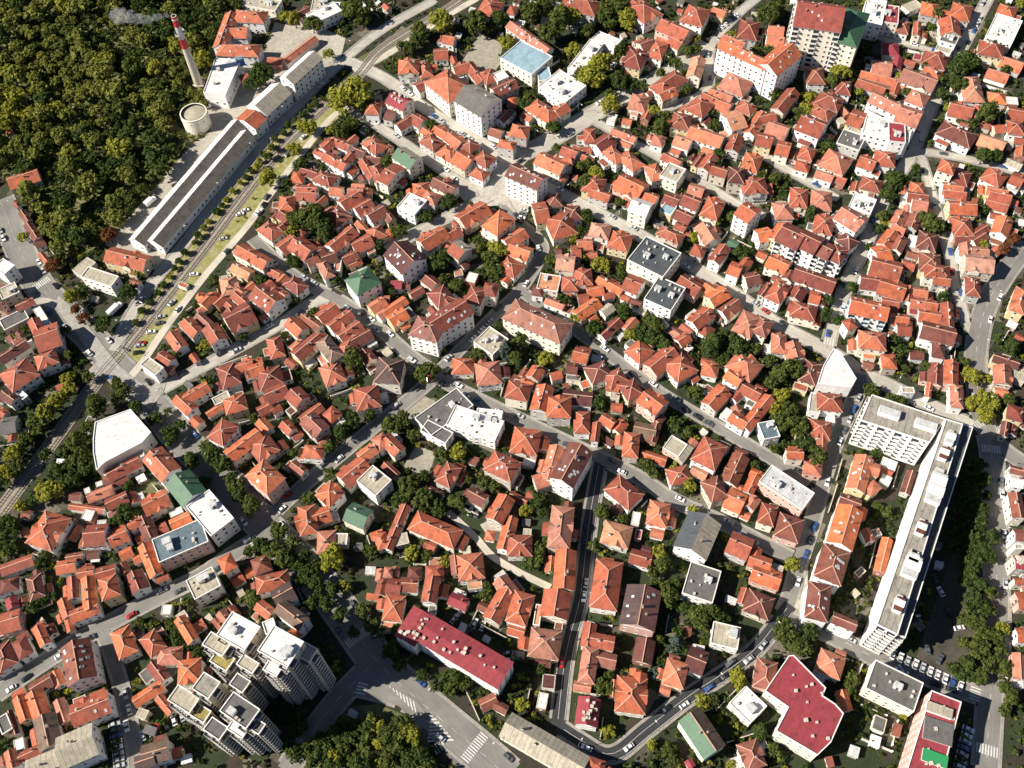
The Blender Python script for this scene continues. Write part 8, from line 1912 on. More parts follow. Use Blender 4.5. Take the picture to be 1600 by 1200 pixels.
# ------------------------------------------------------------------ buildings
PITCH = {'g': .6, 'h': .6, 'p': .68, 'l': .16}
def hull(p):
    L, W = p['L'], p['W']; return [(-L/2, -W/2), (L/2, -W/2), (L/2, W/2), (-L/2, W/2)]
def roof_h(p): return min(p['W'], p['L'])/2*PITCH.get(p['k'], .5)
def add_walls(b, p, T, wall):
    z = p['H']; key = wall
    if p['k'] in 'fP':
        pts = p['pts'] if p['k'] == 'P' else hull(p)
        b.prism(pts, 0, z, key, top=key, T=T)
        return
    L, W = p['L'], p['W']; h = roof_h(p)
    pts = hull(p); n = 4
    for i in range(4):
        (x0, y0), (x1, y1) = pts[i], pts[(i+1) % 4]
        b.face([T(x0, y0, 0), T(x1, y1, 0), T(x1, y1, z), T(x0, y0, z)], key)
    if p['k'] in 'gl':
        for sx in (-1, 1):
            x = sx*L/2; b.face([T(x, -W/2*sx, z), T(x, W/2*sx, z), T(x, 0, z+h)], key)
    # cornice band under the eaves
    if L*W > 60: b.prism([(x+math.copysign(.12, x), y+math.copysign(.12, y)) for x, y in pts], z-.35, z-.12, 'trim', T=T)
def cross(b, p, T):
    """a gabled bay breaking through the main roof"""
    L, W, z, c = p['L'], p['W'], p['H'], p['c'][0]; h = roof_h(p); r_ = random.Random(int(p['x']*7+p['y']*13))
    if c == 'd' and z > 9.3 and L > 20:      # long terraces: a row of bays on both sides
        n_ = int(L/6.5); spots = [(s, (i+.5)/n_*L-L/2+r_.uniform(-.5, .5), 4.6) for s in (-1, 1) for i in range(n_) if p['k'] == 'g' or abs((i+.5)/n_-.5)*L < L/2-W*.42]
    elif c not in 'ordp' or L < 8 or W < 6.5 or z < 4.4 or z > 9.3 or r_.random() > .55: return
    else: spots = [(s, r_.uniform(-.2, .2)*L*(1 if p['k'] == 'g' else .4), 0) for s in ((-1, 1) if r_.random() < .3 else (r_.choice([-1, 1]),))]
    for s, u, w3 in spots:
        w2 = w3 or min(L*.42, W*r_.uniform(.36, .5)); h2 = w2/2*.6; yo = W/2+.75; yi = W/2*(1-h2/h*.98) if h2 < h else 0
        e1, e2, ro_, ri = (u-w2/2-.25, s*yo, z-.1), (u+w2/2+.25, s*yo, z-.1), (u, s*yo, z+h2+.05), (u, s*yi, z+h2+.05)
        i1, i2 = (u-w2/2-.25, s*(W/2+.1), z-.1), (u+w2/2+.25, s*(W/2+.1), z-.1)
        A, B2 = [e1, ro_, ri, i1], [e2, i2, ri, ro_]
        if s > 0: A.reverse(); B2.reverse()
        b.face([T(*q) for q in A], c); b.face([T(*q) for q in B2], c)
        if w3 or r_.random() < .5:
            k_ = .14; rp = [(u-k_, s*yo, z+h2+.02), (u+k_, s*yo, z+h2+.02), (u+k_, s*yi, z+h2+.12), (u-k_, s*yi, z+h2+.12)]
            b.face([T(q[0], q[1], z+h2+.14) for q in (rp if s < 0 else rp[::-1])], 'ridge')
        q = [(u-w2/2, s*(yo-.15), 0 if yo < 0 else z-2.6), (u+w2/2, s*(yo-.15), z-2.6), (u+w2/2, s*(yo-.15), z), (u, s*(yo-.15), z+h2), (u-w2/2, s*(yo-.15), z)]
        b.face([T(*a) for a in (q if s < 0 else q[::-1])], 'wall_cream')
        for x in (u-w2/2, u+w2/2): b.face([T(x, s*(yo-.15), z-2.6), T(x, s*(W/2-.1), z-2.6), T(x, s*(W/2-.1), z), T(x, s*(yo-.15), z)], 'wall_cream')
        b.face([T(u-w2/2, s*(yo-.15), z-2.6), T(u+w2/2, s*(yo-.15), z-2.6), T(u+w2/2, s*(W/2-.1), z-2.6), T(u-w2/2, s*(W/2-.1), z-2.6)], 'wall_grey')
def add_roof(b, p, T):
    c = p['c']; c1 = c[0]; c2 = c[-1]; z = p['H']; k = p['k']
    if k in 'fP':
        pts = p['pts'] if k == 'P' else hull(p); n = len(pts)
        cx = sum(q[0] for q in pts)/n; cy = sum(q[1] for q in pts)/n
        def off(d):  # inward offset of the outline
            out = []
            for i in range(n):
                a, q, r = np.array(pts[i-1]), np.array(pts[i]), np.array(pts[(i+1) % n])
                u = q-a; u = u/(np.linalg.norm(u)+1e-9); w = r-q; w = w/(np.linalg.norm(w)+1e-9)
                n1 = np.array([-u[1], u[0]]); n2 = np.array([-w[1], w[0]]); m = n1+n2; m = m/max(.4, m.dot(n1)); out.append(tuple(q+m*d))
            return out
        o0, o1 = off(-.06), off(.28); ph = .45 if z > 4.4 else .15
        rim = 'trim' if z > 4.4 else 'award'
        for i in range(n):
            j = (i+1) % n
            A = [(*o0[i], 0), (*o0[j], 0), (*o0[j], 1), (*o0[i], 1)]
            b.face([T(x, y, z-.1+q*(ph+.1)) for x, y, q in A], rim)
            b.face([T(*o0[i], z+ph), T(*o0[j], z+ph), T(*o1[j], z+ph), T(*o1[i], z+ph)], rim)
            b.face([T(*o1[j], z+.02), T(*o1[i], z+.02), T(*o1[i], z+ph), T(*o1[j], z+ph)], rim)
        b.face([T(x, y, z+.02) for x, y in o1], c1)
        return
    L, W = p['L'], p['W']; h = roof_h(p); o = .45; sl = h/(W/2); zo = z-o*sl*.9; x1 = L/2+(.3 if k in 'gl' else o); y1 = W/2+o; t = .16
    def slab(q, key):
        b.face([T(*a) for a in q], key)
    if k in 'gl':
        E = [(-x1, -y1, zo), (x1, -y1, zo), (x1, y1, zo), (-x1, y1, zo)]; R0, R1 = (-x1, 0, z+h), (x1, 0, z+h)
        slab([E[0], E[1], R1, R0], c2); slab([E[2], E[3], R0, R1], c1)  # per-slope colours; plain grey roofs have sunlit and shaded tones painted in
        d = lambda q: (q[0], q[1], q[2]-t)
        for a, q in ((E[0], E[1]), (E[2], E[3])): slab([d(a), d(q), q, a], 'gutter')
        for a, q in ((E[1], R1), (R1, E[2]), (E[3], R0), (R0, E[0])): slab([d(a), d(q), q, a], 'trim')
        slab([d(E[1]), d(E[0]), d(R0), d(R1)], 'trim'); slab([d(E[3]), d(E[2]), d(R1), d(R0)], 'trim')
        cross(b, p, T)
        if L > 6 and c1 in 'ordpe': b.box(0, 0, z+h-.06, 2*x1, .34, .16, 'ridge', T=T)
    else:
        ins = min(L/2, W/2*(1.0 if k == 'h' else 9)); rx = max(0.05, L/2-ins) if k == 'h' else 0.05
        if k == 'p': h = min(L, W)/2*PITCH['p']
        E = [(-x1, -y1, zo), (x1, -y1, zo), (x1, y1, zo), (-x1, y1, zo)]; R0, R1 = (-rx, 0, z+h), (rx, 0, z+h)
        slab([E[0], E[1], R1, R0], c2); slab([E[2], E[3], R0, R1], c1); slab([E[1], E[2], R1], c1); slab([E[3], E[0], R0], c2)
        for i in range(4):
            a, q = E[i], E[(i+1) % 4]; slab([(a[0], a[1], a[2]-t), (q[0], q[1], q[2]-t), q, a], 'gutter')
        slab([(a[0], a[1], a[2]-t) for a in reversed(E)], 'trim')
        if k == 'h': cross(b, p, T)
        if c1 in 'ordpe' and L*W > 50:   # hip and ridge caps
            def cap(a, q):
                a, q = np.array(a), np.array(q); u = q-a; s = np.array([-u[1], u[0], 0]); s = s/(np.linalg.norm(s)+1e-9)*.16; up = np.array([0, 0, .1])
                P = [a-s, a+s, q+s, q-s]; P2 = [x+up for x in P]
                b.face([T(*x) for x in P2], 'ridge'); b.face([T(*x) for x in (P[0], P[3], P2[3], P2[0])], 'ridge'); b.face([T(*x) for x in (P[1], P[2], P2[2], P2[1])], 'ridge')
            for e, r_ in ((E[0], R0), (E[3], R0), (E[1], R1), (E[2], R1)): cap(e, r_)
            if rx > .3: cap(R0, R1)
def unpack(q):
    if q[0] == 'P':
        pts = [tuple(a) for a in q[3]]
        if sum(x0*y1-x1*y0 for (x0, y0), (x1, y1) in zip(pts, pts[1:]+pts[:1])) < 0: pts.reverse()
        cx = sum(a[0] for a in pts)/len(pts); cy = sum(a[1] for a in pts)/len(pts)
        return dict(k='P', c=q[1], H=q[2], wpts=pts, x=cx, y=cy, a=0)
    return dict(k=q[0], c=q[1], H=q[2], x=q[3], y=q[4], L=q[5], W=q[6], a=q[7])
FOOT = []
WALLS = ['wall_white']*7+['wall_cream']*5+['wall_grey']*2+['wall_yellow']*2+['wall_pink', 'wall_stone', 'wall_stone']
FACADE = {  # wall colour of the landmarks
 'tower_block': 'wall_cream', 'hotel': 'wall_white', 'factory_building': 'wall_white', 'factory_shed': 'wall_white', 'residential_tower': 'concrete', 'slab_block': 'wall_white',
 'plant_building': 'wall_white', 'theatre_hall': 'wall_cream', 'angular_hall': 'wall_white', 'school': 'wall_cream', 'gymnasium': 'wall_cream', 'school_building': 'wall_white', 'town_hall': 'wall_cream'}
xb = MB()      # the far and hidden houses, as one mass
stats = dict(win=0)
def walls_of(p):
    """list of (midx, midy, length, outward angle) in piece coordinates"""
    pts = p['pts'] if p['k'] == 'P' else hull(p); out = []
    for i in range(len(pts)):
        (x0, y0), (x1, y1) = pts[i], pts[(i+1) % len(pts)]; L = math.hypot(x1-x0, y1-y0)
        if L > 2.2: out.append(((x0+x1)/2, (y0+y1)/2, L, math.atan2(y1-y0, x1-x0)))
    return out
def inside_any(x, y, foot, skip):
    for i, (fx, fy, ca, sa, l, w, H) in enumerate(foot):
        if i == skip: continue
        u = (x-fx)*ca+(y-fy)*sa; v = -(x-fx)*sa+(y-fy)*ca
        if abs(u) < l and abs(v) < w: return H
    return 0
ALLF = []
for e in BUILD:
    for q in e[4]:
        p = unpack(q)
        if p['k'] == 'P':
            xs = [a[0] for a in p['wpts']]; ys = [a[1] for a in p['wpts']]
            ALLF.append((p['x'], p['y'], 1, 0, 0.1, 0.1, p['H'])); FOOT.append(p['wpts'])
        else:
            ca, sa = math.cos(p['a']), math.sin(p['a']); ALLF.append((p['x'], p['y'], ca, sa, p['L']/2, p['W']/2, p['H']))
            FOOT.append([(p['x']+ca*u*p['L']/2-sa*v*p['W']/2, p['y']+sa*u*p['L']/2+ca*v*p['W']/2) for u, v in ((-1, -1), (1, -1), (1, 1), (-1, 1))])
fi = 0
for kind, name, cat, label, pieces in BUILD:
    ps = [unpack(q) for q in pieces]; p0 = ps[0]
    x0, y0, a0 = p0['x'], p0['y'], p0['a']; ca0, sa0 = math.cos(a0), math.sin(a0)
    rnd = random.Random(int(x0*31+y0*17)); wall = rnd.choice(WALLS)
    big = kind in 'LA'
    if kind == 'L':
        wall = FACADE.get(name, rnd.choice(['wall_white', 'wall_cream', 'wall_white']))
        if 'pink' in label and 'roof' not in label.split('pink')[1][:12] : wall = 'wall_pink'
    if kind == 'S': wall = rnd.choice(['wall_grey', 'wall_stone', 'wall_cream', 'brick', 'wall_white'])
    tint = min(1, max(0, rnd.gauss(.5, .33)))
    root = None
    if kind != 'X':
        nm = name or {'H': 'house', 'S': 'outbuilding', 'A': 'apartment_house', 'F': 'flat_roofed_building'}[kind]
        root = put(nm, None, None, (x0, y0, 0), a0); root.empty_display_size = .5
        gr = {'H': 'tile-roofed houses of the town', 'S': 'small outbuildings in the yards', 'A': 'three-storey apartment houses', 'F': 'flat-roofed buildings between the houses'}.get(kind)
        tag(root, describe(label), cat or {'H': 'house', 'S': 'outbuilding', 'A': 'apartment house', 'F': 'flat-roofed building'}[kind], gr)
    nwin = 0; nbal = 0; over = MB()
    for pi, p in enumerate(ps):
        if p['k'] == 'P':
            dx, dy = p['x']-x0, p['y']-y0; da = 0
            px, py = dx*ca0+dy*sa0, -dx*sa0+dy*ca0
            p['pts'] = [((a-p['x'])*ca0+(b_-p['y'])*sa0, -(a-p['x'])*sa0+(b_-p['y'])*ca0) for a, b_ in p['wpts']]; p['a'] = a0
        else:
            dx, dy = p['x']-x0, p['y']-y0; px, py = dx*ca0+dy*sa0, -dx*sa0+dy*ca0; da = p['a']-a0
        c, s = math.cos(da), math.sin(da)
        Tl = lambda x, y, z, c=c, s=s, px=px, py=py: (px+x*c-y*s, py+x*s+y*c, z)
        if kind == 'X':
            cw, sw = math.cos(p['a']), math.sin(p['a'])
            Tw = lambda x, y, z, c=cw, s=sw, p=p: (p['x']+x*c-y*s, p['y']+x*s+y*c, z)
            xb.tint = tint; add_walls(xb, p, Tw, wall); add_roof(xb, p, Tw)
            xb.box(p['L']*.2, p['W']*.12, p['H']+.5, .6, .6, roof_h(p)+.9, 'brick', T=Tw)
            bw = xb; T_ = Tw
        else:
            bw = MB(); bw.tint = tint; add_walls(bw, p, Tl, wall); bw.obj('wall', root)
            br = MB(); br.tint = tint; add_roof(br, p, Tl); ro = br.obj('roof', root); T_ = Tl
        # chimneys
        h = roof_h(p) if p['k'] in 'ghpl' else 0
        if kind != 'X' and p['k'] in 'ghp' and p['L']*p['W'] > 40 and kind in 'HLA' and 'factory' not in name:
            for ci in range(1 if p['L'] < 11 else 2):
                u = rnd.uniform(-.3, .3)*p['L']; v = rnd.choice([-1, 1])*p['W']*rnd.uniform(.05, .2); zr = p['H']+h*(1-abs(v)/(p['W']/2))
                put('chimney', rnd.choice([CH1, CH1, CH2]), ro, Tl(u, v, zr), da)
        if kind in 'LA' and p['k'] in 'gh' and p['c'][0] in 'odmrpxw' and p['L'] > 12 and 'factory' not in name and name not in ('school', 'factory_building'):
            nsk = int(p['L']*(.75 if p['c'][0] == 'd' else .35))
            for _ in range(nsk):
                u = rnd.uniform(-.42, .42)*p['L']; v = rnd.choice([-1, 1])*rnd.uniform(.12, .4)*p['W']; f = 1-abs(v)/(p['W']/2)
                if p['k'] == 'h' and abs(u) > p['L']/2-p['W']/2*(1-f)-1: continue
                o = put('skylight', SKY, ro, Tl(u, v, p['H']+h*f+.05), da); o.rotation_euler = (math.atan(h/(p['W']/2))*(-1 if v > 0 else 1), 0, da)
        if kind in 'LA' and p['k'] in 'ghl' and p['c'][0] in 'mgk' or (p['k'] == 'P' and p['c'] == 'm'):
            pts = p['pts'] if p['k'] == 'P' else hull(p); xs = [a[0] for a in pts]; ys = [a[1] for a in pts]
            for _ in range(14):
                u = rnd.uniform(min(xs), max(xs))*.8; v = rnd.uniform(min(ys), max(ys))*.75
                wx = p['x']+u*math.cos(p['a'])-v*math.sin(p['a']); wy = p['y']+u*math.sin(p['a'])+v*math.cos(p['a'])
                if p['k'] == 'P':
                    from_ = False; P_ = pts; j = len(P_)-1
                    for i in range(len(P_)):
                        if (P_[i][1] > v) != (P_[j][1] > v) and u < (P_[j][0]-P_[i][0])*(v-P_[i][1])/(P_[j][1]-P_[i][1])+P_[i][0]: from_ = not from_
                        j = i
                    if not from_: continue
                f = 1-abs(v)/(p.get('W', 1)/2) if p['k'] != 'P' else 0
                put('roof_vent', VENT, ro, Tl(u, v, p['H']+max(0, h*f)-.05), da+rnd.uniform(-.05, .05), rnd.uniform(.7, 1.3))
        if p['k'] in 'fP' and kind != 'X' and p['H'] > 5.2 and name not in ('slab_block', 'plant_building', 'theatre_hall', 'angular_hall', 'gymnasium'):
            sp = min(p.get('L', 12), p.get('W', 12))
            if sp > 7 and p['k'] == 'f':
                for _ in range(rnd.choice([1, 1, 2]) if sp > 9 else 1): put('stair_hut', HUT, ro, Tl(rnd.uniform(-.28, .28)*p['L'], rnd.uniform(-.25, .25)*p['W'], p['H']+.02), da+rnd.choice([0, math.pi/2]), rnd.uniform(.7, 1.1))
                for _ in range(int(p['L']*p['W']/35)): put('roof_vent', VENT, ro, Tl(rnd.uniform(-.42, .42)*p['L'], rnd.uniform(-.4, .4)*p['W'], p['H']+.02), da, rnd.uniform(.5, 1.1))
        # windows on the walls that can be seen
        nst = max(1, int((p['H']+.3)//2.9)); sth = p['H']/nst
        if kind == 'S' or 'shed' in name: nst = 1; sth = p['H']
        if name in ('plant_building', 'angular_hall', 'theatre_hall'): nst = 1; sth = p['H']*.8
        wm = math.cos(p['a']); 
        for (mx, my, L, an) in walls_of(p):
            wa = an+p['a']; nx_, ny_ = math.sin(wa), -math.cos(wa)       # outward normal in world
            cwx, cwy = p['x']+mx*math.cos(p['a'])-my*math.sin(p['a']), p['y']+mx*math.sin(p['a'])+my*math.cos(p['a'])
            if p['k'] == 'P': cwx, cwy = p['x']+mx*ca0-my*sa0, p['y']+mx*sa0+my*ca0
            if nx_*(0-cwx)+ny_*(0-cwy) < .05*math.hypot(cwx, cwy): continue
            if 'slab' in name and L > 50 : continue
            if 'blank' in label and L > 30: continue
            step = 3.1 if kind in 'LA' else 2.9
            n = max(1, int((L-1.0)/step)) if kind != 'S' else 1
            if 'factory' in name: n = max(1, int(L/3.4)); 
            tall = kind == 'L' and p['H'] > 18 or 'stepped cream' in label or 'blue balconies' in label
            for st in range(nst):
                for i in range(n):
                    t_ = (i+.5)/n-.5; xw, yw = mx+math.cos(an)*t_*L, my+math.sin(an)*t_*L
                    gx, gy = cwx+math.cos(wa)*t_*L+nx_*.6, cwy+math.sin(wa)*t_*L+ny_*.6
                    zz = st*sth+sth*.33
                    hh = inside_any(gx, gy, ALLF, fi)
                    if hh > zz+.6: continue
                    if not tall and rnd.random() < .12: continue
                    if kind == 'X':
                        q = [(-.55, .04), (.55, .04)]
                        w0 = [(xw+math.cos(an)*u+math.sin(an)*.04, yw+math.sin(an)*u-math.cos(an)*.04) for u in (-.55, .55)]
                        xb.face([T_(*w0[0], zz), T_(*w0[1], zz), T_(*w0[1], zz+1.3), T_(*w0[0], zz+1.3)], 'glass'); continue
                    if tall and st > 0 and (i % (3 if name == 'tower_block' else 2) == 0 or L < 9):
                        k = 'wall_blue' if 'blue' in label else ('wall_grey' if name == 'residential_tower' else 'trim')
                        if nbal < 100:
                            o = put('balcony', BALC[k], root, Tl(xw, yw, st*sth+.1), da+an, (min(1.05, L/n/3.0*.95), 1, min(1, sth/2.9))); nbal += 1
                            continue
                    if nwin < 100:
                        put('window', WIN, root, Tl(xw, yw, zz), da+an, (1 if kind != 'S' else .7, 1, 1 if kind != 'S' else .6)); nwin += 1
                    else:
                        X = lambda u, d, z: Tl(xw+math.cos(an)*u+math.sin(an)*d, yw+math.sin(an)*u-math.cos(an)*d, z)
                        over.face([X(-.6, .04, zz), X(.6, .04, zz), X(.6, .04, zz+1.35), X(-.6, .04, zz+1.35)], 'glass')
                        over.face([X(-.75, .03, zz-.15), X(.75, .03, zz-.15), X(.75, .03, zz+1.5), X(-.75, .03, zz+1.5)], 'trim')
        fi += 1
    if over.f and root: over.obj('window', root)['kind'] = 'stuff'
    stats['win'] += nwin+nbal
    # landmark extras
    if name == 'slab_block':
        W = lambda x, y: ((x-x0)*ca0+(y-y0)*sa0, -(x-x0)*sa0+(y-y0)*ca0)
        q = [W(*a) for a in p0['wpts']]
        q.sort(key=lambda a: a[1]); lo = ((q[0][0]+q[1][0])/2, (q[0][1]+q[1][1])/2); hi = ((q[2][0]+q[3][0])/2, (q[2][1]+q[3][1])/2)
        an = math.atan2(hi[1]-lo[1], hi[0]-lo[0]); LL = math.hypot(hi[0]-lo[0], hi[1]-lo[1])
        for i, f in enumerate((.10, .27, .3, .45, .62, .67, .82, .9)):
            w = MB(); big_ = i in (1, 4, 5); lx, ly = (9, 5.5) if big_ else (5.5, 3.2)
            w.box(0, 0, 0, lx, ly, 2.6, 'wall_white', top='v' if i % 3 else 'd'); w.box(lx*.1, 0, 2.6, lx*.5, ly+.5, .14, 'trim'); w.box(lx*.62, ly*.1, 0, lx*.35, ly*.6, 1.4, 'wall_grey')
            w.obj('penthouse', root, (lo[0]+(hi[0]-lo[0])*f+rnd.uniform(-.5, 2.2), lo[1]+(hi[1]-lo[1])*f, p0['H']+.02), an)
        # storey bands of the long west wall, one slab edge per storey
        for st in range(0):
            w = MB(); a_, b_ = min(zip(p0['pts'], p0['pts'][1:]+p0['pts'][:1]), key=lambda s: (s[0][0]+s[1][0]) if math.dist(*s) > 50 else 1e9)
            aa = math.atan2(b_[1]-a_[1], b_[0]-a_[0]); l = math.dist(a_, b_)
            w.box(0, 0, 0, l, .25, .22, 'wall_grey'); w.obj('storey_band', root, ((a_[0]+b_[0])/2+math.sin(aa)*.06, (a_[1]+b_[1])/2-math.cos(aa)*.06, st*3-.1), aa)
    if name == 'slab_block':
        q = ps[2]; ax = [((a[0]-x0)*ca0+(a[1]-y0)*sa0, -(a[0]-x0)*sa0+(a[1]-y0)*ca0) for a in q['wpts']]
        cxw = sum(a[0] for a in ax)/4; cyw = sum(a[1] for a in ax)/4; s_ = max(zip(ax, ax[1:]+ax[:1]), key=lambda s: math.dist(*s)); an = math.atan2(s_[1][1]-s_[0][1], s_[1][0]-s_[0][0])
        for u in (-9.5, 5.5):
            w = MB(); w.box(0, 0, 0, 8.5, 3.6, 2.6, 'wall_white', top='v'); w.box(0, -2.3, 0, 6.5, 1.0, .9, 'wall_grey'); w.obj('penthouse', root, (cxw+math.cos(an)*u, cyw+math.sin(an)*u, q['H']+.02), an)
    if name == 'apartment_block' and 'green roof at the bottom right' in label:
        w = MB(); w.box(0, 0, 0, 8.6, 4.4, .8, 'trim', top='greenpaint'); w.obj('green_panel', root, (-2.2, -7.5, p0['H']+.02), 1.15-math.pi/2)
        w = MB(); w.box(0, 0, 0, 10, 8, .7, 'wall_grey', top='g'); w.obj('roof_terrace', root, (1.5, 1.5, p0['H']+.02), 1.2-math.pi/2)
        w = MB(); w.box(0, 0, 0, 9, 3.6, 1.5, 'wall_white', top='t'); w.obj('penthouse', root, (3.6, 8.6, p0['H']+.02), -.42)
    if name == 'hotel':
        for i in range(8): put('skylight', SKY, root, ((-9+i*1.2), -9.5, 12.6), 0)
    if name == 'plant_building':
        w = MB(); w.box(0, 0, 0, 4.5, 4.5, 3.5, 'bluepaint', top='b'); w.obj('cooling_unit', root, (9, 13, 6.5), .3)
        w = MB(); w.box(0, 0, 0, 5.5, 6, 2.5, 'wall_pink', top='r'); w.obj('annex', root, (12, 2, 3.5), .4)
        for u, v in ((-2, 5), (-3, -6)): put('roof_vent', VENT, root, (u, v, 9.0), .3, 1.8)
    if name == 'factory_shedx':
        for i in range(9):
            put('roof_vent', VENT, root, (-p0['L']*.42+i*p0['L']*.105, 0, p0['H']+roof_h(p0)-.1), 0, (1.1, 1.6, 1.3))
if xb.f:
    o = xb.obj('distant_houses'); o['kind'] = 'stuff'; tag(o, 'smaller red-roofed houses packed between the nearer ones towards the top of the view', 'houses')
# ------------------------------------------------------------------ ground, roads, railway
b = MB(); b.face([(-2500, -900, 0), (2500, -900, 0), (2500, 3500, 0), (-2500, 3500, 0)], 'yards'); structure(b.obj('ground'))
for i, (n, k, P_) in enumerate(ZONES):
    pts = [tuple(a) for a in P_]
    if sum(a[0]*c[1]-c[0]*a[1] for a, c in zip(pts, pts[1:]+pts[:1])) < 0: pts.reverse()
    b = MB(); z_ = .225 if n in ('junction_plaza', 'open_square') else .006+.004*i; b.face([(x, y, z_) for x, y in pts], k); structure(b.obj(n))
def smooth(pts, n=5):
    P = [np.array(p) for p in pts]; P = [2*P[0]-P[1]]+P+[2*P[-1]-P[-2]]; out = []
    for i in range(1, len(P)-2):
        for j in range(n):
            t = j/n; out.append(.5*((2*P[i])+(-P[i-1]+P[i+1])*t+(2*P[i-1]-5*P[i]+4*P[i+1]-P[i+2])*t*t+(-P[i-1]+3*P[i]-3*P[i+1]+P[i+2])*t**3))
    out.append(P[-2]); return np.array(out)
def offset(C, d):
    t = np.gradient(C, axis=0); t /= np.linalg.norm(t, axis=1)[:, None]; return C+np.stack([-t[:, 1], t[:, 0]], 1)*d
def ribbon(b, C, d0, d1, z, key):
    A, B_ = offset(C, d0), offset(C, d1); s = np.concatenate([[0], np.cumsum(np.linalg.norm(np.diff(C, axis=0), axis=1))])
    for i in range(len(C)-1):
        b.face([(*A[i], z), (*A[i+1], z), (*B_[i+1], z), (*B_[i], z)], key, [(s[i], d0), (s[i+1], d0), (s[i+1], d1), (s[i], d1)])
CURV = []
for i, (n, w, k, pts) in enumerate(ROADS):
    C = smooth(pts); CURV.append((C, w, k)); z = .08+.004*i
    b = MB(); ribbon(b, C, w/2, -w/2, z, 'road_'+k); structure(b.obj('road'))
def near_road(p, skip):
    m = 1e9
    for j, (C, w, k) in enumerate(CURV):
        if j == skip: continue
        m = min(m, np.min(np.linalg.norm(C-p, axis=1))-w/2)
    return m
DC = [np.concatenate([C]+[C[:-1]+(C[1:]-C[:-1])*f for f in (.25, .5, .75)]) for C, w, k in CURV]
pv = MB()
for i, (C, w, k) in enumerate(CURV):
    if k == 'q': continue
    L = np.concatenate([[0], np.cumsum(np.linalg.norm(np.diff(C, axis=0), axis=1))]); S = np.arange(0, L[-1], 2.0)
    D = np.stack([np.interp(S, L, C[:, 0]), np.interp(S, L, C[:, 1])], 1)
    for sd in (1, -1):
        A, B_ = offset(D, sd*w/2), offset(D, sd*(w/2+1.1))
        for j in range(len(D)-1):
            mid = (A[j]+B_[j+1])/2; bad = False
            for q in range(len(CURV)):
                if q != i and np.min(np.linalg.norm(DC[q]-mid, axis=1)) < CURV[q][1]/2+1.0: bad = True; break
            if bad: continue
            q = [A[j], A[j+1], B_[j+1], B_[j]]
            if sd > 0: q = q[::-1]
            z0, z1 = 0.0, .24+.0005*i
            pv.face([(*a, z1) for a in q], 'pave')
            pv.face([(*A[j], z0), (*A[j+1], z0), (*A[j+1], z1), (*A[j], z1)], 'trim'); pv.face([(*B_[j], z0), (*B_[j+1], z0), (*B_[j+1], z1), (*B_[j], z1)], 'pave')
structure(pv.obj('pavement'))
# painted markings
mk = MB()
for i, (n, w, k, pts) in enumerate(ROADS):
    C = CURV[i][0]; L = np.concatenate([[0], np.cumsum(np.linalg.norm(np.diff(C, axis=0), axis=1))])
    def seg(s0, s1, d, wd):
        q = np.array([s0, s1]); D = np.stack([np.interp(q, L, C[:, 0]), np.interp(q, L, C[:, 1])], 1); ribbon(mk, D, d+wd/2, d-wd/2, .232, 'paint')
    if n in ('avenue', 'east_road', 'park_road', 'slab_street', 'school_street'):
        for s in np.arange(3, L[-1]-4, 7): seg(s, s+2.8, 0, .16)
    if n in ('black_street', 'lower_street'):
        for s in np.arange(2, L[-1]-3, 3): seg(s, s+3, w/2-.35, .16); seg(s, s+3, -w/2+2.3, .13)
for (x, y, w_) in ZEB:
    best = min(((np.min(np.linalg.norm(C-np.array([x, y]), axis=1)), j) for j, (C, w, k) in enumerate(CURV)))
    C, w, k = CURV[best[1]]; j = int(np.argmin(np.linalg.norm(C-np.array([x, y]), axis=1))); j = min(j, len(C)-2)
    d = C[j+1]-C[j]; d = d/np.linalg.norm(d); n_ = np.array([-d[1], d[0]]); c = C[j]+d*((np.array([x, y])-C[j]).dot(d))
    m_ = int(w/1.05)
    for q in range(m_):
        o = c+n_*((q+.5)/m_-.5)*w*.94; P = [o-n_*.27-d*1.9, o+n_*.27-d*1.9, o+n_*.27+d*1.9, o-n_*.27+d*1.9]
        mk.face([(*a, .236) for a in reversed(P)], 'paint')
for tri in ISL:
    a, b2, c2 = [np.array(q) for q in tri]; n_ = 9
    for q in range(n_):
        f0, f1 = q/n_, (q+.45)/n_; P = [a+(b2-a)*f0, a+(b2-a)*f1, a+(c2-a)*f1, a+(c2-a)*f0]
        s_ = sum(P[i-1][0]*P[i][1]-P[i][0]*P[i-1][1] for i in range(4))
        mk.face([(*p_, .236) for p_ in (P if s_ > 0 else P[::-1])], 'paint')
structure(mk.obj('road_marking'))
RC = smooth(RAIL, 8)
b = MB(); ribbon(b, RC, 3.6, -3.6, .09, 'ballast'); structure(b.obj('track_bed'))
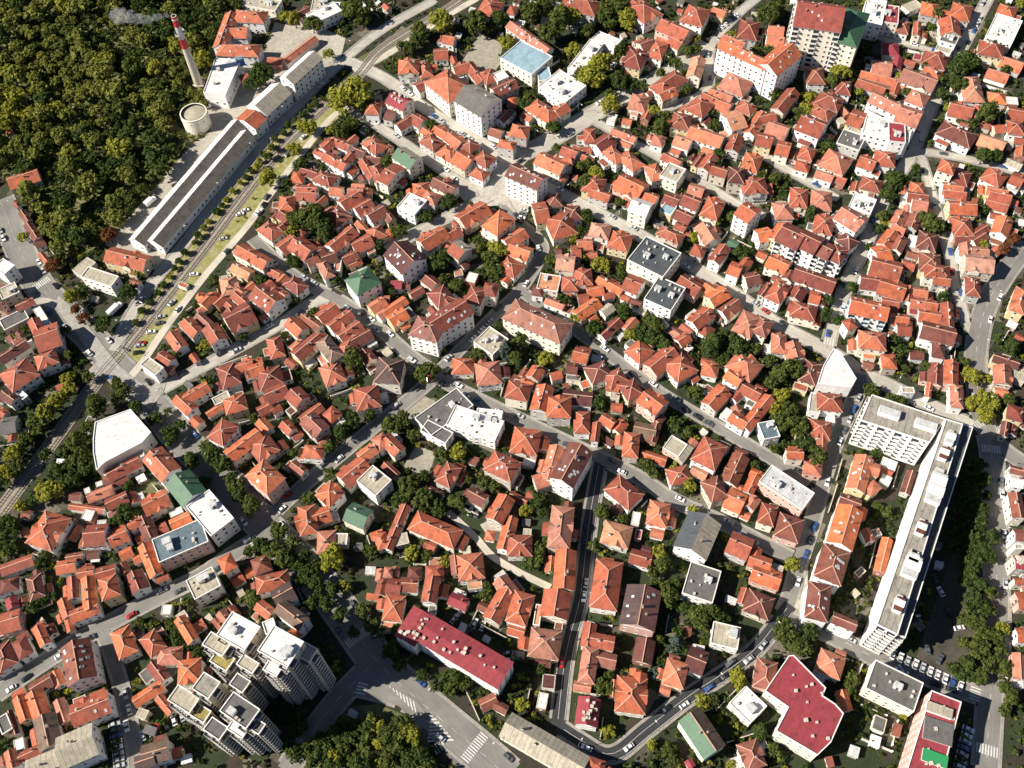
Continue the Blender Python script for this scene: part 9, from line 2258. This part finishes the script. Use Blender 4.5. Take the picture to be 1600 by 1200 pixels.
for off_, lab in ((1.9, 'railway track on the side of the long factory'), (-1.9, 'railway track on the side of the pale track')):
    root = put('railway_track', None); tag(root, lab, 'railway track', 'railway tracks')
    for r_ in (-.72, .72):
        b = MB(); ribbon(b, RC, off_+r_+.06, off_+r_-.06, .36, 'steel'); A, B_ = offset(RC, off_+r_+.06), offset(RC, off_+r_-.06)
        for i in range(len(RC)-1):
            b.face([(*A[i], .2), (*A[i+1], .2), (*A[i+1], .36), (*A[i], .36)], 'steel'); b.face([(*B_[i], .2), (*B_[i+1], .2), (*B_[i+1], .36), (*B_[i], .36)], 'steel')
        b.obj('rail', root)
    L = np.concatenate([[0], np.cumsum(np.linalg.norm(np.diff(RC, axis=0), axis=1))]); b = MB(); OC = offset(RC, off_)
    for s in np.arange(1, L[-1], 1.4):
        x, y = np.interp(s, L, OC[:, 0]), np.interp(s, L, OC[:, 1]); x2, y2 = np.interp(s+.5, L, OC[:, 0]), np.interp(s+.5, L, OC[:, 1]); a = math.atan2(y2-y, x2-x)
        T = lambda u, v, z, a=a, x=x, y=y: (x+u*math.cos(a)-v*math.sin(a), y+u*math.sin(a)+v*math.cos(a), z)
        b.box(0, 0, .1, .35, 2.4, .1, 'sleeper', T=T)
    o = b.obj('sleeper', root); o['kind'] = 'stuff'
# ------------------------------------------------------------------ street lamps
lp = MB(); ring0 = [(.09*math.cos(i*1.047), .09*math.sin(i*1.047)) for i in range(6)]; lp.prism(ring0, 0, 8, 'steel'); POLE = lp.mesh('pole')
lp = MB(); lp.box(0, 1.1, 7.9, .09, 2.2, .09, 'steel', bottom=True); ARM = lp.mesh('arm')
lp = MB(); lp.box(0, 2.4, 7.82, .32, .9, .16, 'trim', bottom=True); HEAD = lp.mesh('lamp_head')
for i, (n, w, k, pts) in enumerate(ROADS):
    if n not in ('avenue', 'east_road', 'school_street', 'market_street', 'lower_street', 'works_road'): continue
    C = CURV[i][0]; L = np.concatenate([[0], np.cumsum(np.linalg.norm(np.diff(C, axis=0), axis=1))]); A = offset(C, w/2+.5); q = 0
    ps_ = [(np.interp(s, L, A[:, 0]), np.interp(s, L, A[:, 1]), s) for s in np.arange(12, L[-1]-6, 31)]
    ps_ = [a for a in ps_ if near_road(np.array(a[:2]), i) > 1.2]
    ps_.sort(key=lambda a: -a[1])
    for q, (x, y, s) in enumerate(ps_):
        x2, y2 = np.interp(s+1, L, C[:, 0]), np.interp(s+1, L, C[:, 1]); x1, y1 = np.interp(s-1, L, C[:, 0]), np.interp(s-1, L, C[:, 1])
        root = put('street_lamp', None, None, (x, y, 0), math.atan2(y2-y1, x2-x1)+math.pi); root.empty_display_size = .3
        tag(root, f"thin grey street lamp, {ordn(q) if q else 'first'} down {ROADNAMES[i]}", 'street lamp', 'street lamps along the main roads'); put('pole', POLE, root); put('arm', ARM, root); put('lamp_head', HEAD, root)
# ------------------------------------------------------------------ garden walls and sheds
for x, y, a, l, c, lab in WALLSEG:
    b = MB(); k = {'w': 'wall_white', 'c': 'wall_cream', 'g': 'concrete', 's': 'wall_stone'}[c]
    b.box(0, 0, 0, l, .24, 1.7, k); o = b.obj('garden_wall', None, (x, y, 0), a)
    tag(o, describe(lab), 'garden wall', 'low walls between the gardens'); cp = MB(); cp.box(0, 0, 1.7, l+.08, .34, .09, 'award'); cp.obj('coping', o)
    for u in (-l/2+.2, l/2-.2): cp = MB(); cp.box(u, 0, 0, .42, .42, 2.0, k); cp.obj('pier', o)
for x, y, a, l, w_, c, lab in SHEDS:
    root = put('garden_shed', None, None, (x, y, 0), a); root.empty_display_size = .3; tag(root, describe(lab), 'shed', 'tiny sheds and canopies in the gardens')
    b = MB(); b.prism([(-l/2, -w_/2), (l/2, -w_/2), (l/2, w_/2), (-l/2, w_/2)], 0, 2.1, random.choice(['wall_grey', 'concrete', 'wall_stone', 'wall_white'])); b.obj('wall', root)
    b = MB(); b.tint = random.random(); A = [(-l/2-.2, -w_/2-.2, 2.12), (l/2+.2, -w_/2-.2, 2.12), (l/2+.2, w_/2+.2, 2.75), (-l/2-.2, w_/2+.2, 2.75)]
    b.face(A, c); b.face([(x_, y_, z_-.1) for x_, y_, z_ in reversed(A)], 'gutter')
    for i in range(4):
        q, r_ = A[i], A[(i+1) % 4]; b.face([(q[0], q[1], q[2]-.1), (r_[0], r_[1], r_[2]-.1), r_, q], 'gutter')
    b.face([(-l/2, w_/2, 2.1), (-l/2, -w_/2, 2.1), (-l/2, w_/2, 2.65)], 'wall_grey'); b.face([(l/2, -w_/2, 2.1), (l/2, w_/2, 2.1), (l/2, w_/2, 2.65)], 'wall_grey'); b.face([(l/2, w_/2, 2.1), (-l/2, w_/2, 2.1), (-l/2, w_/2, 2.65), (l/2, w_/2, 2.65)], 'wall_grey')
    b.obj('roof', root)
    b = MB(); b.face([(-.45, -w_/2-.03, .05), (.45, -w_/2-.03, .05), (.45, -w_/2-.03, 1.85), (-.45, -w_/2-.03, 1.85)], 'brick'); b.obj('door', root)
# ------------------------------------------------------------------ trees
def leaves(n_cl, n_leaf, size, seed, flat=.85, cone=False, sq=1.0):
    r = np.random.default_rng(seed); P = []; Nn = []; ax = r.uniform(.72, 1.2, 3)*np.array([1, 1, .95])
    for i in range(n_cl):
        d = r.normal(size=3); d /= np.linalg.norm(d); d[2] = abs(d[2])*1.0-.25
        if cone:
            h = r.random(); c = np.array([d[0]*(1-h)*.8, d[1]*(1-h)*.8, .3+h*2.0]); rr = .28*(1-h*.6)
        else:
            c = d*r.uniform(.4, .85)*ax; c[2] = c[2]*flat+1.1; rr = r.uniform(.17, .38)
        q = r.normal(size=(n_leaf, 3)); q /= np.linalg.norm(q, axis=1)[:, None]
        P.append(c+q*rr*r.uniform(.6, 1.05, (n_leaf, 1))); Nn.append(q+r.normal(size=(n_leaf, 3))*.45+np.array([0, 0, .35]))
    P = np.concatenate(P); Nn = np.concatenate(Nn); Nn /= np.linalg.norm(Nn, axis=1)[:, None]
    a = np.cross(Nn, r.normal(size=Nn.shape)); a /= np.linalg.norm(a, axis=1)[:, None]; b_ = np.cross(Nn, a)
    s = size*r.uniform(.6, 1.25, (len(P), 1)); return np.stack([P-a*s-b_*s*.7, P+a*s-b_*s*.7, P+a*s+b_*s*.7, P-a*s+b_*s*.7], 1)
def np_mesh(name, Q, keys, idx=None):
    n = len(Q); me = bpy.data.meshes.new(name); me.vertices.add(n*4); me.vertices.foreach_set('co', Q.astype(np.float32).ravel())
    me.loops.add(n*4); me.loops.foreach_set('vertex_index', np.arange(n*4, dtype=np.int32)); me.polygons.add(n)
    me.polygons.foreach_set('loop_start', np.arange(0, n*4, 4, dtype=np.int32))
    for k in keys: me.materials.append(MATS[k])
    if idx is not None: me.polygons.foreach_set('material_index', idx.astype(np.int32))
    me.update(calc_edges=True); return me
VAR = [leaves(34, 46, .075, s, fl) for s, fl in ((1, .85), (2, .75), (3, 1.0), (4, .8))]
CONE = leaves(60, 26, .07, 9, cone=True)
LOW = [leaves(24, 20, .11, s) for s in (21, 22, 23, 24, 25)]
CROWN = {}
for k in 'mdyrv': 
    for i in range(4): CROWN[k, i] = np_mesh('crown', VAR[i], ['leaf_'+k])
CROWN['s', 0] = np_mesh('crown', CONE, ['leaf_s'])
b = MB()
for z0, z1, r0, r1 in ((0, .45, .075, .055), (.45, 1.05, .055, .03)):
    for i in range(6):
        a, c = i*math.pi/3, (i+1)*math.pi/3
        b.face([(r0*math.cos(a), r0*math.sin(a), z0), (r0*math.cos(c), r0*math.sin(c), z0), (r1*math.cos(c), r1*math.sin(c), z1), (r1*math.cos(a), r1*math.sin(a), z1)], 'bark')
for i in range(5):
    a = i*1.257+.3; e_ = (math.cos(a)*.5, math.sin(a)*.5, 1.15); s_ = .018
    b.face([(-s_, 0, .45), (s_, 0, .45), (e_[0]+.006, e_[1], e_[2]), (e_[0]-.006, e_[1], e_[2])], 'bark'); b.face([(0, -s_, .45), (0, s_, .45), (e_[0], e_[1]+.006, e_[2]), (e_[0], e_[1]-.006, e_[2])], 'bark')
TRUNK = b.mesh('trunk')
for x, y, r_, c, s, lab in TREES:
    root = put('spruce_tree' if c == 's' else ('shrub' if s == 2 else 'tree'), None, None, (x, y, 0 if s != 2 else -r_*.3), random.uniform(0, 6.28), r_); root.empty_display_size = .3
    tag(root, describe(lab), 'shrub' if s == 2 else 'tree', 'shrubs along the railway' if s == 2 else 'trees of the town and wood')
    if s == 3 and c == 'm': c = 'v'
    v_ = 0 if c == 's' else random.randrange(4)
    o = put('crown', CROWN[c, v_], root); o.scale = (random.uniform(.88, 1.1), random.uniform(.88, 1.1), random.uniform(.85, 1.15))
    put('trunk', TRUNK, root)
def scatter(items, variants, name, label, cat, keymap):
    Q = []; I = []; keys = ['leaf_m', 'leaf_d', 'leaf_y', 'leaf_r', 'leaf_s', 'leaf_v']
    for n, (x, y, r_, c) in enumerate(items):
        q = variants[n % len(variants)]; a = rng.uniform(0, 6.28); ca, sa = math.cos(a), math.sin(a)
        R = np.array([[ca, -sa, 0], [sa, ca, 0], [0, 0, 1]]).T*r_; Q.append(q@R+np.array([x, y, keymap(r_)])); I.append(np.full(len(q), 'mdyrsv'.index(c)))
    me = np_mesh(name, np.concatenate(Q), keys, np.concatenate(I)); o = put(name, me); o['kind'] = 'stuff'; tag(o, label, cat); return o
FP = np.array([a for n, k, C in ZONES if k == 'F' for a in C])
wood = [(float(a), float(b_), float(c), d) for a, b_, c, d in (s.split() for s in WOOD.split(';'))]
# the wood itself: crowns of every size, with clearings
def pin(x, y, C):
    c = False; j = len(C)-1
    for i in range(len(C)):
        if (C[i][1] > y) != (C[j][1] > y) and x < (C[j][0]-C[i][0])*(y-C[i][1])/(C[j][1]-C[i][1])+C[i][0]: c = not c
        j = i
    return c
FTC = np.array([(a[0], a[1], a[2]) for a in TREES]); FC = np.array([(sum(p[0] for p in C)/len(C), sum(p[1] for p in C)/len(C)) for C in FOOT])
fr = random.Random(4); got = []
for _ in range(26000):
    x_, y_ = fr.uniform(-330, -120), fr.uniform(325, 575)
    if not pin(x_, y_, FP): continue
    r_ = fr.choice([1.6, 2.4, 3.2, 4, 4.8, 5.6, 6.6, 7.6])*fr.uniform(.9, 1.1)
    if math.sin(x_*.09+2*math.sin(y_*.05))+math.sin(y_*.1+x_*.03) < -1.15 and r_ > 2: continue
    if np.min(np.hypot(FTC[:, 0]-x_, FTC[:, 1]-y_)-.6*FTC[:, 2]) < .62*r_: continue
    if np.min(np.hypot(FC[:, 0]-x_, FC[:, 1]-y_)) < 9+r_ and any(pin(x_+u*r_, y_+v*r_, C) for C in FOOT for u in (-.8, 0, .8) for v in (-.8, 0, .8)): continue
    if math.hypot(x_-CH[0], y_-CH[1]) < r_+5 or math.hypot(x_-TK[0], y_-TK[1]) < r_+8: continue
    if got and min(math.hypot(x_-q[0], y_-q[1])-.62*q[2] for q in got) < .66*r_: continue
    f_ = math.sin(x_*.045+1)+math.sin(y_*.06)+fr.uniform(-1, 1)
    got.append((x_, y_, r_, 'y' if f_ > 1.35 else ('v' if f_ > -.2 else ('m' if f_ > -1.1 else 'd'))))
wood += got; print('wood', len(wood))
scatter(wood, LOW, 'woodland', 'dense mixed green and yellow wood behind the striped chimney and between the yards', 'wood', lambda r: 0)
# garden bushes: free cells of the yards, away from walls and roads
xs, ys = np.meshgrid(np.arange(-330, 340, 2.6), np.arange(60, 545, 2.6)); P = np.stack([xs.ravel(), ys.ravel()], 1); P = P+rng.uniform(-1.2, 1.2, P.shape)
free = np.full(len(P), 9.0)
for C in FOOT:
    C = np.array(C); n = len(C); ins = np.zeros(len(P), bool); dm = np.full(len(P), 1e9)
    for i in range(n):
        a, c = C[i-1], C[i]; cond = (a[1] > P[:, 1]) != (c[1] > P[:, 1]); dy = c[1]-a[1]
        ins ^= cond & (P[:, 0] < (c[0]-a[0])*(P[:, 1]-a[1])/(dy if abs(dy) > 1e-9 else 1e-9)+a[0])
        u = c-a; t = np.clip(((P-a)@u)/(u@u+1e-9), 0, 1); dm = np.minimum(dm, np.linalg.norm(P-a-t[:, None]*u, axis=1))
    free = np.minimum(free, np.where(ins, -1, dm))
for j, (C, w, k) in enumerate(CURV):
    for q in DC[j]: free = np.minimum(free, np.linalg.norm(P-q, axis=1)-w/2-1.6)
for q in RC: free = np.minimum(free, np.linalg.norm(P-q, axis=1)-6)
def in_zone(P, C):
    C = np.array(C); ins = np.zeros(len(P), bool)
    for i in range(len(C)):
        a, c = C[i-1], C[i]; cond = (a[1] > P[:, 1]) != (c[1] > P[:, 1]); ins ^= cond & (P[:, 0] < (c[0]-a[0])*(P[:, 1]-a[1])/(c[1]-a[1]+1e-9)+a[0])
    return ins
zk = np.zeros(len(P), int)
for n, k, C in ZONES:
    i_ = in_zone(P, C); zk[i_] = {'F': 1, 'V': 2}.get(k, 3)
x, y = P[:, 0], P[:, 1]; field = np.sin(x*.11+1.3*np.sin(y*.07))+np.sin(y*.13+1.7*np.sin(x*.05+2))+rng.uniform(-1.2, 1.2, len(P))
items = []
for i in range(len(P)):
    if free[i] < .5: continue
    if zk[i] == 3: continue
    if zk[i] == 0 and field[i] < -.75: continue
    if zk[i] == 2 and rng.random() > .22: continue
    r_ = float(rng.choice([.7, .9, 1.2, 1.5, 1.9, 2.4])); r_ = min(r_, free[i]+.4)
    if zk[i] == 2: r_ = min(r_, 1.1)
    items.append((P[i, 0], P[i, 1], r_, str(rng.choice(list('mddddmy' if zk[i] != 2 else 'myyy')))))
TINY = [leaves(9, 9, .17, s, .7) for s in (31, 32, 33, 34)]
scatter(items, TINY, 'garden_greenery', 'bushes, hedges and small plants filling the gardens between the houses', 'garden greenery', lambda r: -r*.45)
print('bushes', len(items), 'parts', stats)
# ------------------------------------------------------------------ cars
def car_meshes():
    prof = [(-2.15, .35), (-2.15, .78), (-1.95, .92), (-1.15, .95), (1.0, .95), (1.95, .82), (2.12, .62), (2.12, .35)]
    def body(key):
        b = MB(); w = .86
        pts = [(x, z) for x, z in prof]; n = len(pts)
        for i in range(n):
            (xa, za), (xb_, zb) = pts[i], pts[(i+1) % n]
            wa, wb = (w if za < .9 else w-.06), (w if zb < .9 else w-.06)
            b.face([(xa, -wa, za), (xb_, -wb, zb), (xb_, wb, zb), (xa, wa, za)][::-1], key)
        b.face([(x, -(w if z < .9 else w-.06), z) for x, z in pts][::-1], key); b.face([(x, (w if z < .9 else w-.06), z) for x, z in pts], key)
        b.face([(-1.1, -.6, 1.44), (.25, -.6, 1.44), (.25, .6, 1.44), (-1.1, .6, 1.44)], key)
        return b.mesh('body')
    g_ = MB(); lo = [(-1.75, -.78), (1.05, -.78), (1.05, .78), (-1.75, .78)]; hi = [(-1.2, -.63), (.32, -.63), (.32, .63), (-1.2, .63)]
    for i in range(4):
        j = (i+1) % 4; g_.face([(*lo[i], .93), (*lo[j], .93), (*hi[j], 1.42), (*hi[i], 1.42)], 'glass')
    g_.face([(*a, 1.42) for a in hi], 'glass')
    wh = MB(); n = 10
    for i in range(n):
        a, c = i*2*math.pi/n, (i+1)*2*math.pi/n; wh.face([(.32*math.cos(a), -.1, .32*math.sin(a)), (.32*math.cos(c), -.1, .32*math.sin(c)), (.32*math.cos(c), .1, .32*math.sin(c)), (.32*math.cos(a), .1, .32*math.sin(a))], 'dark')
    for s in (-.1, .1): wh.face([(.32*math.cos(i*2*math.pi/n), s, .32*math.sin(i*2*math.pi/n)) for i in range(n)], 'dark'); wh.face([(.17*math.cos(i*2*math.pi/n), s*1.1, .17*math.sin(i*2*math.pi/n)) for i in range(n)], 'steel')
    return {k: body('car_'+k) for k in ('white', 'silver', 'black', 'grey', 'red', 'blue', 'yellow')}, g_.mesh('windows'), wh.mesh('wheel')
BODY, GL, WH = car_meshes()
def road_z(x, y): return .25
for x, y, a, c, lab in CARS:
    if '~' not in lab:
        i = 0
        while lab[i].isdigit(): i += 1
        n, sd, j = int(lab[:i]), lab[i], int(lab[i+1:])
        lab = f"{c} car, {ordn(n) if n else 'first'} down the {'left' if sd == 'l' else 'right'} side of {ROADNAMES[j]}"; grp = 'cars parked along the streets'
    else: lab = describe(lab); grp = 'cars parked in the yards and rows'
    root = put('parked_car', None, None, (x, y, .16), a+random.uniform(-.04, .04), random.uniform(.94, 1.06)); root.empty_display_size = .4
    tag(root, lab, 'car', grp)
    put('body', BODY[c], root); put('windows', GL, root)
    for u in (-1.35, 1.35):
        for v_ in (-.78, .78): put('wheel', WH, root, (u, v_, .32))
for x, y, a, lab, l in TRUCKS:
    root = put('box_truck', None, None, (x, y, .16), a); tag(root, lab, 'truck')
    b = MB(); b.box(-.9, 0, .9, l-2.2, 2.4, 2.3, 'car_white', bottom=True); b.obj('cargo_box', root)
    b = MB(); b.prism([(l/2-1.9, -1.1), (l/2-.1, -1.1), (l/2-.1, 1.1), (l/2-1.9, 1.1)], .5, 2.1, 'car_white'); b.face([(l/2-.08, -.95, 1.2), (l/2-.08, .95, 1.2), (l/2-.08, .95, 1.95), (l/2-.08, -.95, 1.95)], 'glass'); b.obj('cab', root)
    for u in (-l*.3, l*.33):
        for v_ in (-1.0, 1.0): put('wheel', WH, root, (u, v_, .45), 0, 1.4)
# ------------------------------------------------------------------ chimney, tank, smoke
def ring(b, x, y, z0, z1, r0, r1, key, n=24):
    for i in range(n):
        a, c = i*2*math.pi/n, (i+1)*2*math.pi/n
        b.face([(x+r0*math.cos(a), y+r0*math.sin(a), z0), (x+r0*math.cos(c), y+r0*math.sin(c), z0), (x+r1*math.cos(c), y+r1*math.sin(c), z1), (x+r1*math.cos(a), y+r1*math.sin(a), z1)], key)
HC = 46
root = put('factory_chimney', None, None, (*CH, 0)); tag(root, 'tall factory chimney with red and white bands rising beside the wood', 'chimney')
b = MB(); rr = lambda z: 2.5-1.0*z/HC
bands = [(0, .56, 'concrete'), (.56, .69, 'redpaint'), (.69, .86, 'paint'), (.86, .95, 'redpaint'), (.95, .97, 'paint'), (.97, 1, 'redpaint')]
for a, c, k in bands: ring(b, 0, 0, a*HC, c*HC, rr(a*HC), rr(c*HC), k)
ring(b, 0, 0, HC, HC, 1.5, 1.1, 'concrete'); ring(b, 0, 0, HC, HC-3, 1.1, 1.1, 'dark'); b.face([(1.1*math.cos(i*.5236), 1.1*math.sin(i*.5236), HC-3) for i in range(12)], 'dark')
b.obj('shaft', root)
b = MB(); ring(b, 0, 0, HC*.76, HC*.76, 1.8, 3.0, 'paint'); ring(b, 0, 0, HC*.76-.25, HC*.76, 3.0, 3.0, 'paint'); ring(b, 0, 0, HC*.76, HC*.76+1.1, 3.0, 3.0, 'paint'); b.obj('gallery', root)
b = MB(); b.box(0, 0, 0, 6, 6, 1.2, 'concrete'); b.obj('base', root)
root = put('concrete_tank', None, None, (TK[0], TK[1], 0)); tag(root, 'round pale concrete tank with an open rim beside the long factory sheds', 'tank')
b = MB(); ring(b, 0, 0, 0, 9.5, 7.3, 7.3, 'wall_cream', 40); ring(b, 0, 0, 9.5, 9.5, 7.3, 6.7, 'wall_cream', 40); ring(b, 0, 0, 9.5, 8.2, 6.7, 6.7, 'dark', 40); b.obj('tank_wall', root)
b = MB(); ring(b, 0, 0, 8.2, 8.9, 6.7, 0.01, 't', 40); b.obj('cover', root)
b = MB(); ring(b, 0, 0, 8.9, 9.2, 7.42, 7.42, 'gutter', 40); b.obj('rim_band', root)
for i in range(12): put('window', WIN, root, (7.3*math.cos(i*.5236-2.8), 7.3*math.sin(i*.5236-2.8), 6.6), i*.5236-2.8+math.pi/2, (.7, 1, .5))
# smoke: a drifting plume of thin volume
me = bpy.data.meshes.new('smoke_plume'); import bmesh
bm = bmesh.new()
for i in range(10):
    f = i/9; c = (CH[0]-1-f*26, CH[1]+.5-f*5+math.sin(f*9), HC+.5+f*3.0-1.6*math.sin(f*4)); res_ = bmesh.ops.create_icosphere(bm, subdivisions=3, radius=1.0+f*3.2)
    for v_ in res_['verts']: v_.co = v_.co*(1+.2*math.sin(v_.co.x*2+i)*math.cos(v_.co.y*1.7+i))+__import__('mathutils').Vector(c)
bm.to_mesh(me); bm.free()
m, t, b_ = nt('smoke'); t.nodes.remove(b_); pv_ = N(t, 'ShaderNodeVolumePrincipled'); pv_.inputs['Color'].default_value = (.85, .85, .87, 1)
nn = N(t, 'ShaderNodeMath', operation='MULTIPLY'); nn.inputs[1].default_value = .26
rc = ramp(t, noise(t, .45, 4, .6), [(.42, (0, 0, 0)), (.68, (1, 1, 1))]); t.links.new(rc, nn.inputs[0]); t.links.new(nn.outputs[0], pv_.inputs['Density'])
t.links.new(pv_.outputs[0], t.nodes['Material Output'].inputs['Volume']); me.materials.append(m)
o = put('smoke_plume', me); o['kind'] = 'stuff'; tag(o, 'thin grey-white smoke drifting left from the striped chimney top', 'smoke')
# ------------------------------------------------------------------ camera, light, world
cam = bpy.data.cameras.new('camera'); co = bpy.data.objects.new('camera', cam); link(co); scene.camera = co
from mathutils import Matrix
M = Matrix(((CAM[0][0], CAM[1][0], CAM[2][0]), (CAM[0][1], CAM[1][1], CAM[2][1]), (CAM[0][2], CAM[1][2], CAM[2][2]))).to_4x4(); M.translation = (0, 0, 380); co.matrix_world = M
cam.sensor_width = 36; cam.lens = 36*1550/1600; cam.clip_start = 5; cam.clip_end = 6000
EL, AZ = math.radians(39), math.atan2(-.2, -.98)     # direction towards the sun
sd = bpy.data.lights.new('sun', 'SUN'); sd.energy = 5.0; sd.angle = math.radians(.5); sd.color = (1, .93, .82)
so = bpy.data.objects.new('sun', sd); link(so)
from mathutils import Vector
so.rotation_euler = Vector((math.cos(EL)*math.cos(AZ), math.cos(EL)*math.sin(AZ), math.sin(EL))).to_track_quat('Z', 'Y').to_euler()
w = bpy.data.worlds.new('World'); scene.world = w; w.use_nodes = True; t = w.node_tree
sk = t.nodes.new('ShaderNodeTexSky'); sk.sky_type = 'NISHITA'; sk.sun_disc = False; sk.air_density = .7; sk.dust_density = .3; sk.ozone_density = 1.5; sk.sun_elevation = EL; sk.sun_rotation = math.pi/2-AZ
t.links.new(sk.outputs[0], t.nodes['Background'].inputs['Color']); t.nodes['Background'].inputs['Strength'].default_value = .05
vs = scene.view_settings; vs.view_transform = 'Standard'; vs.look = 'None'; vs.gamma = 1; vs.exposure = .8
scene.cycles.volume_max_steps = 64
scene.cycles.max_bounces = 4; scene.cycles.diffuse_bounces = 2
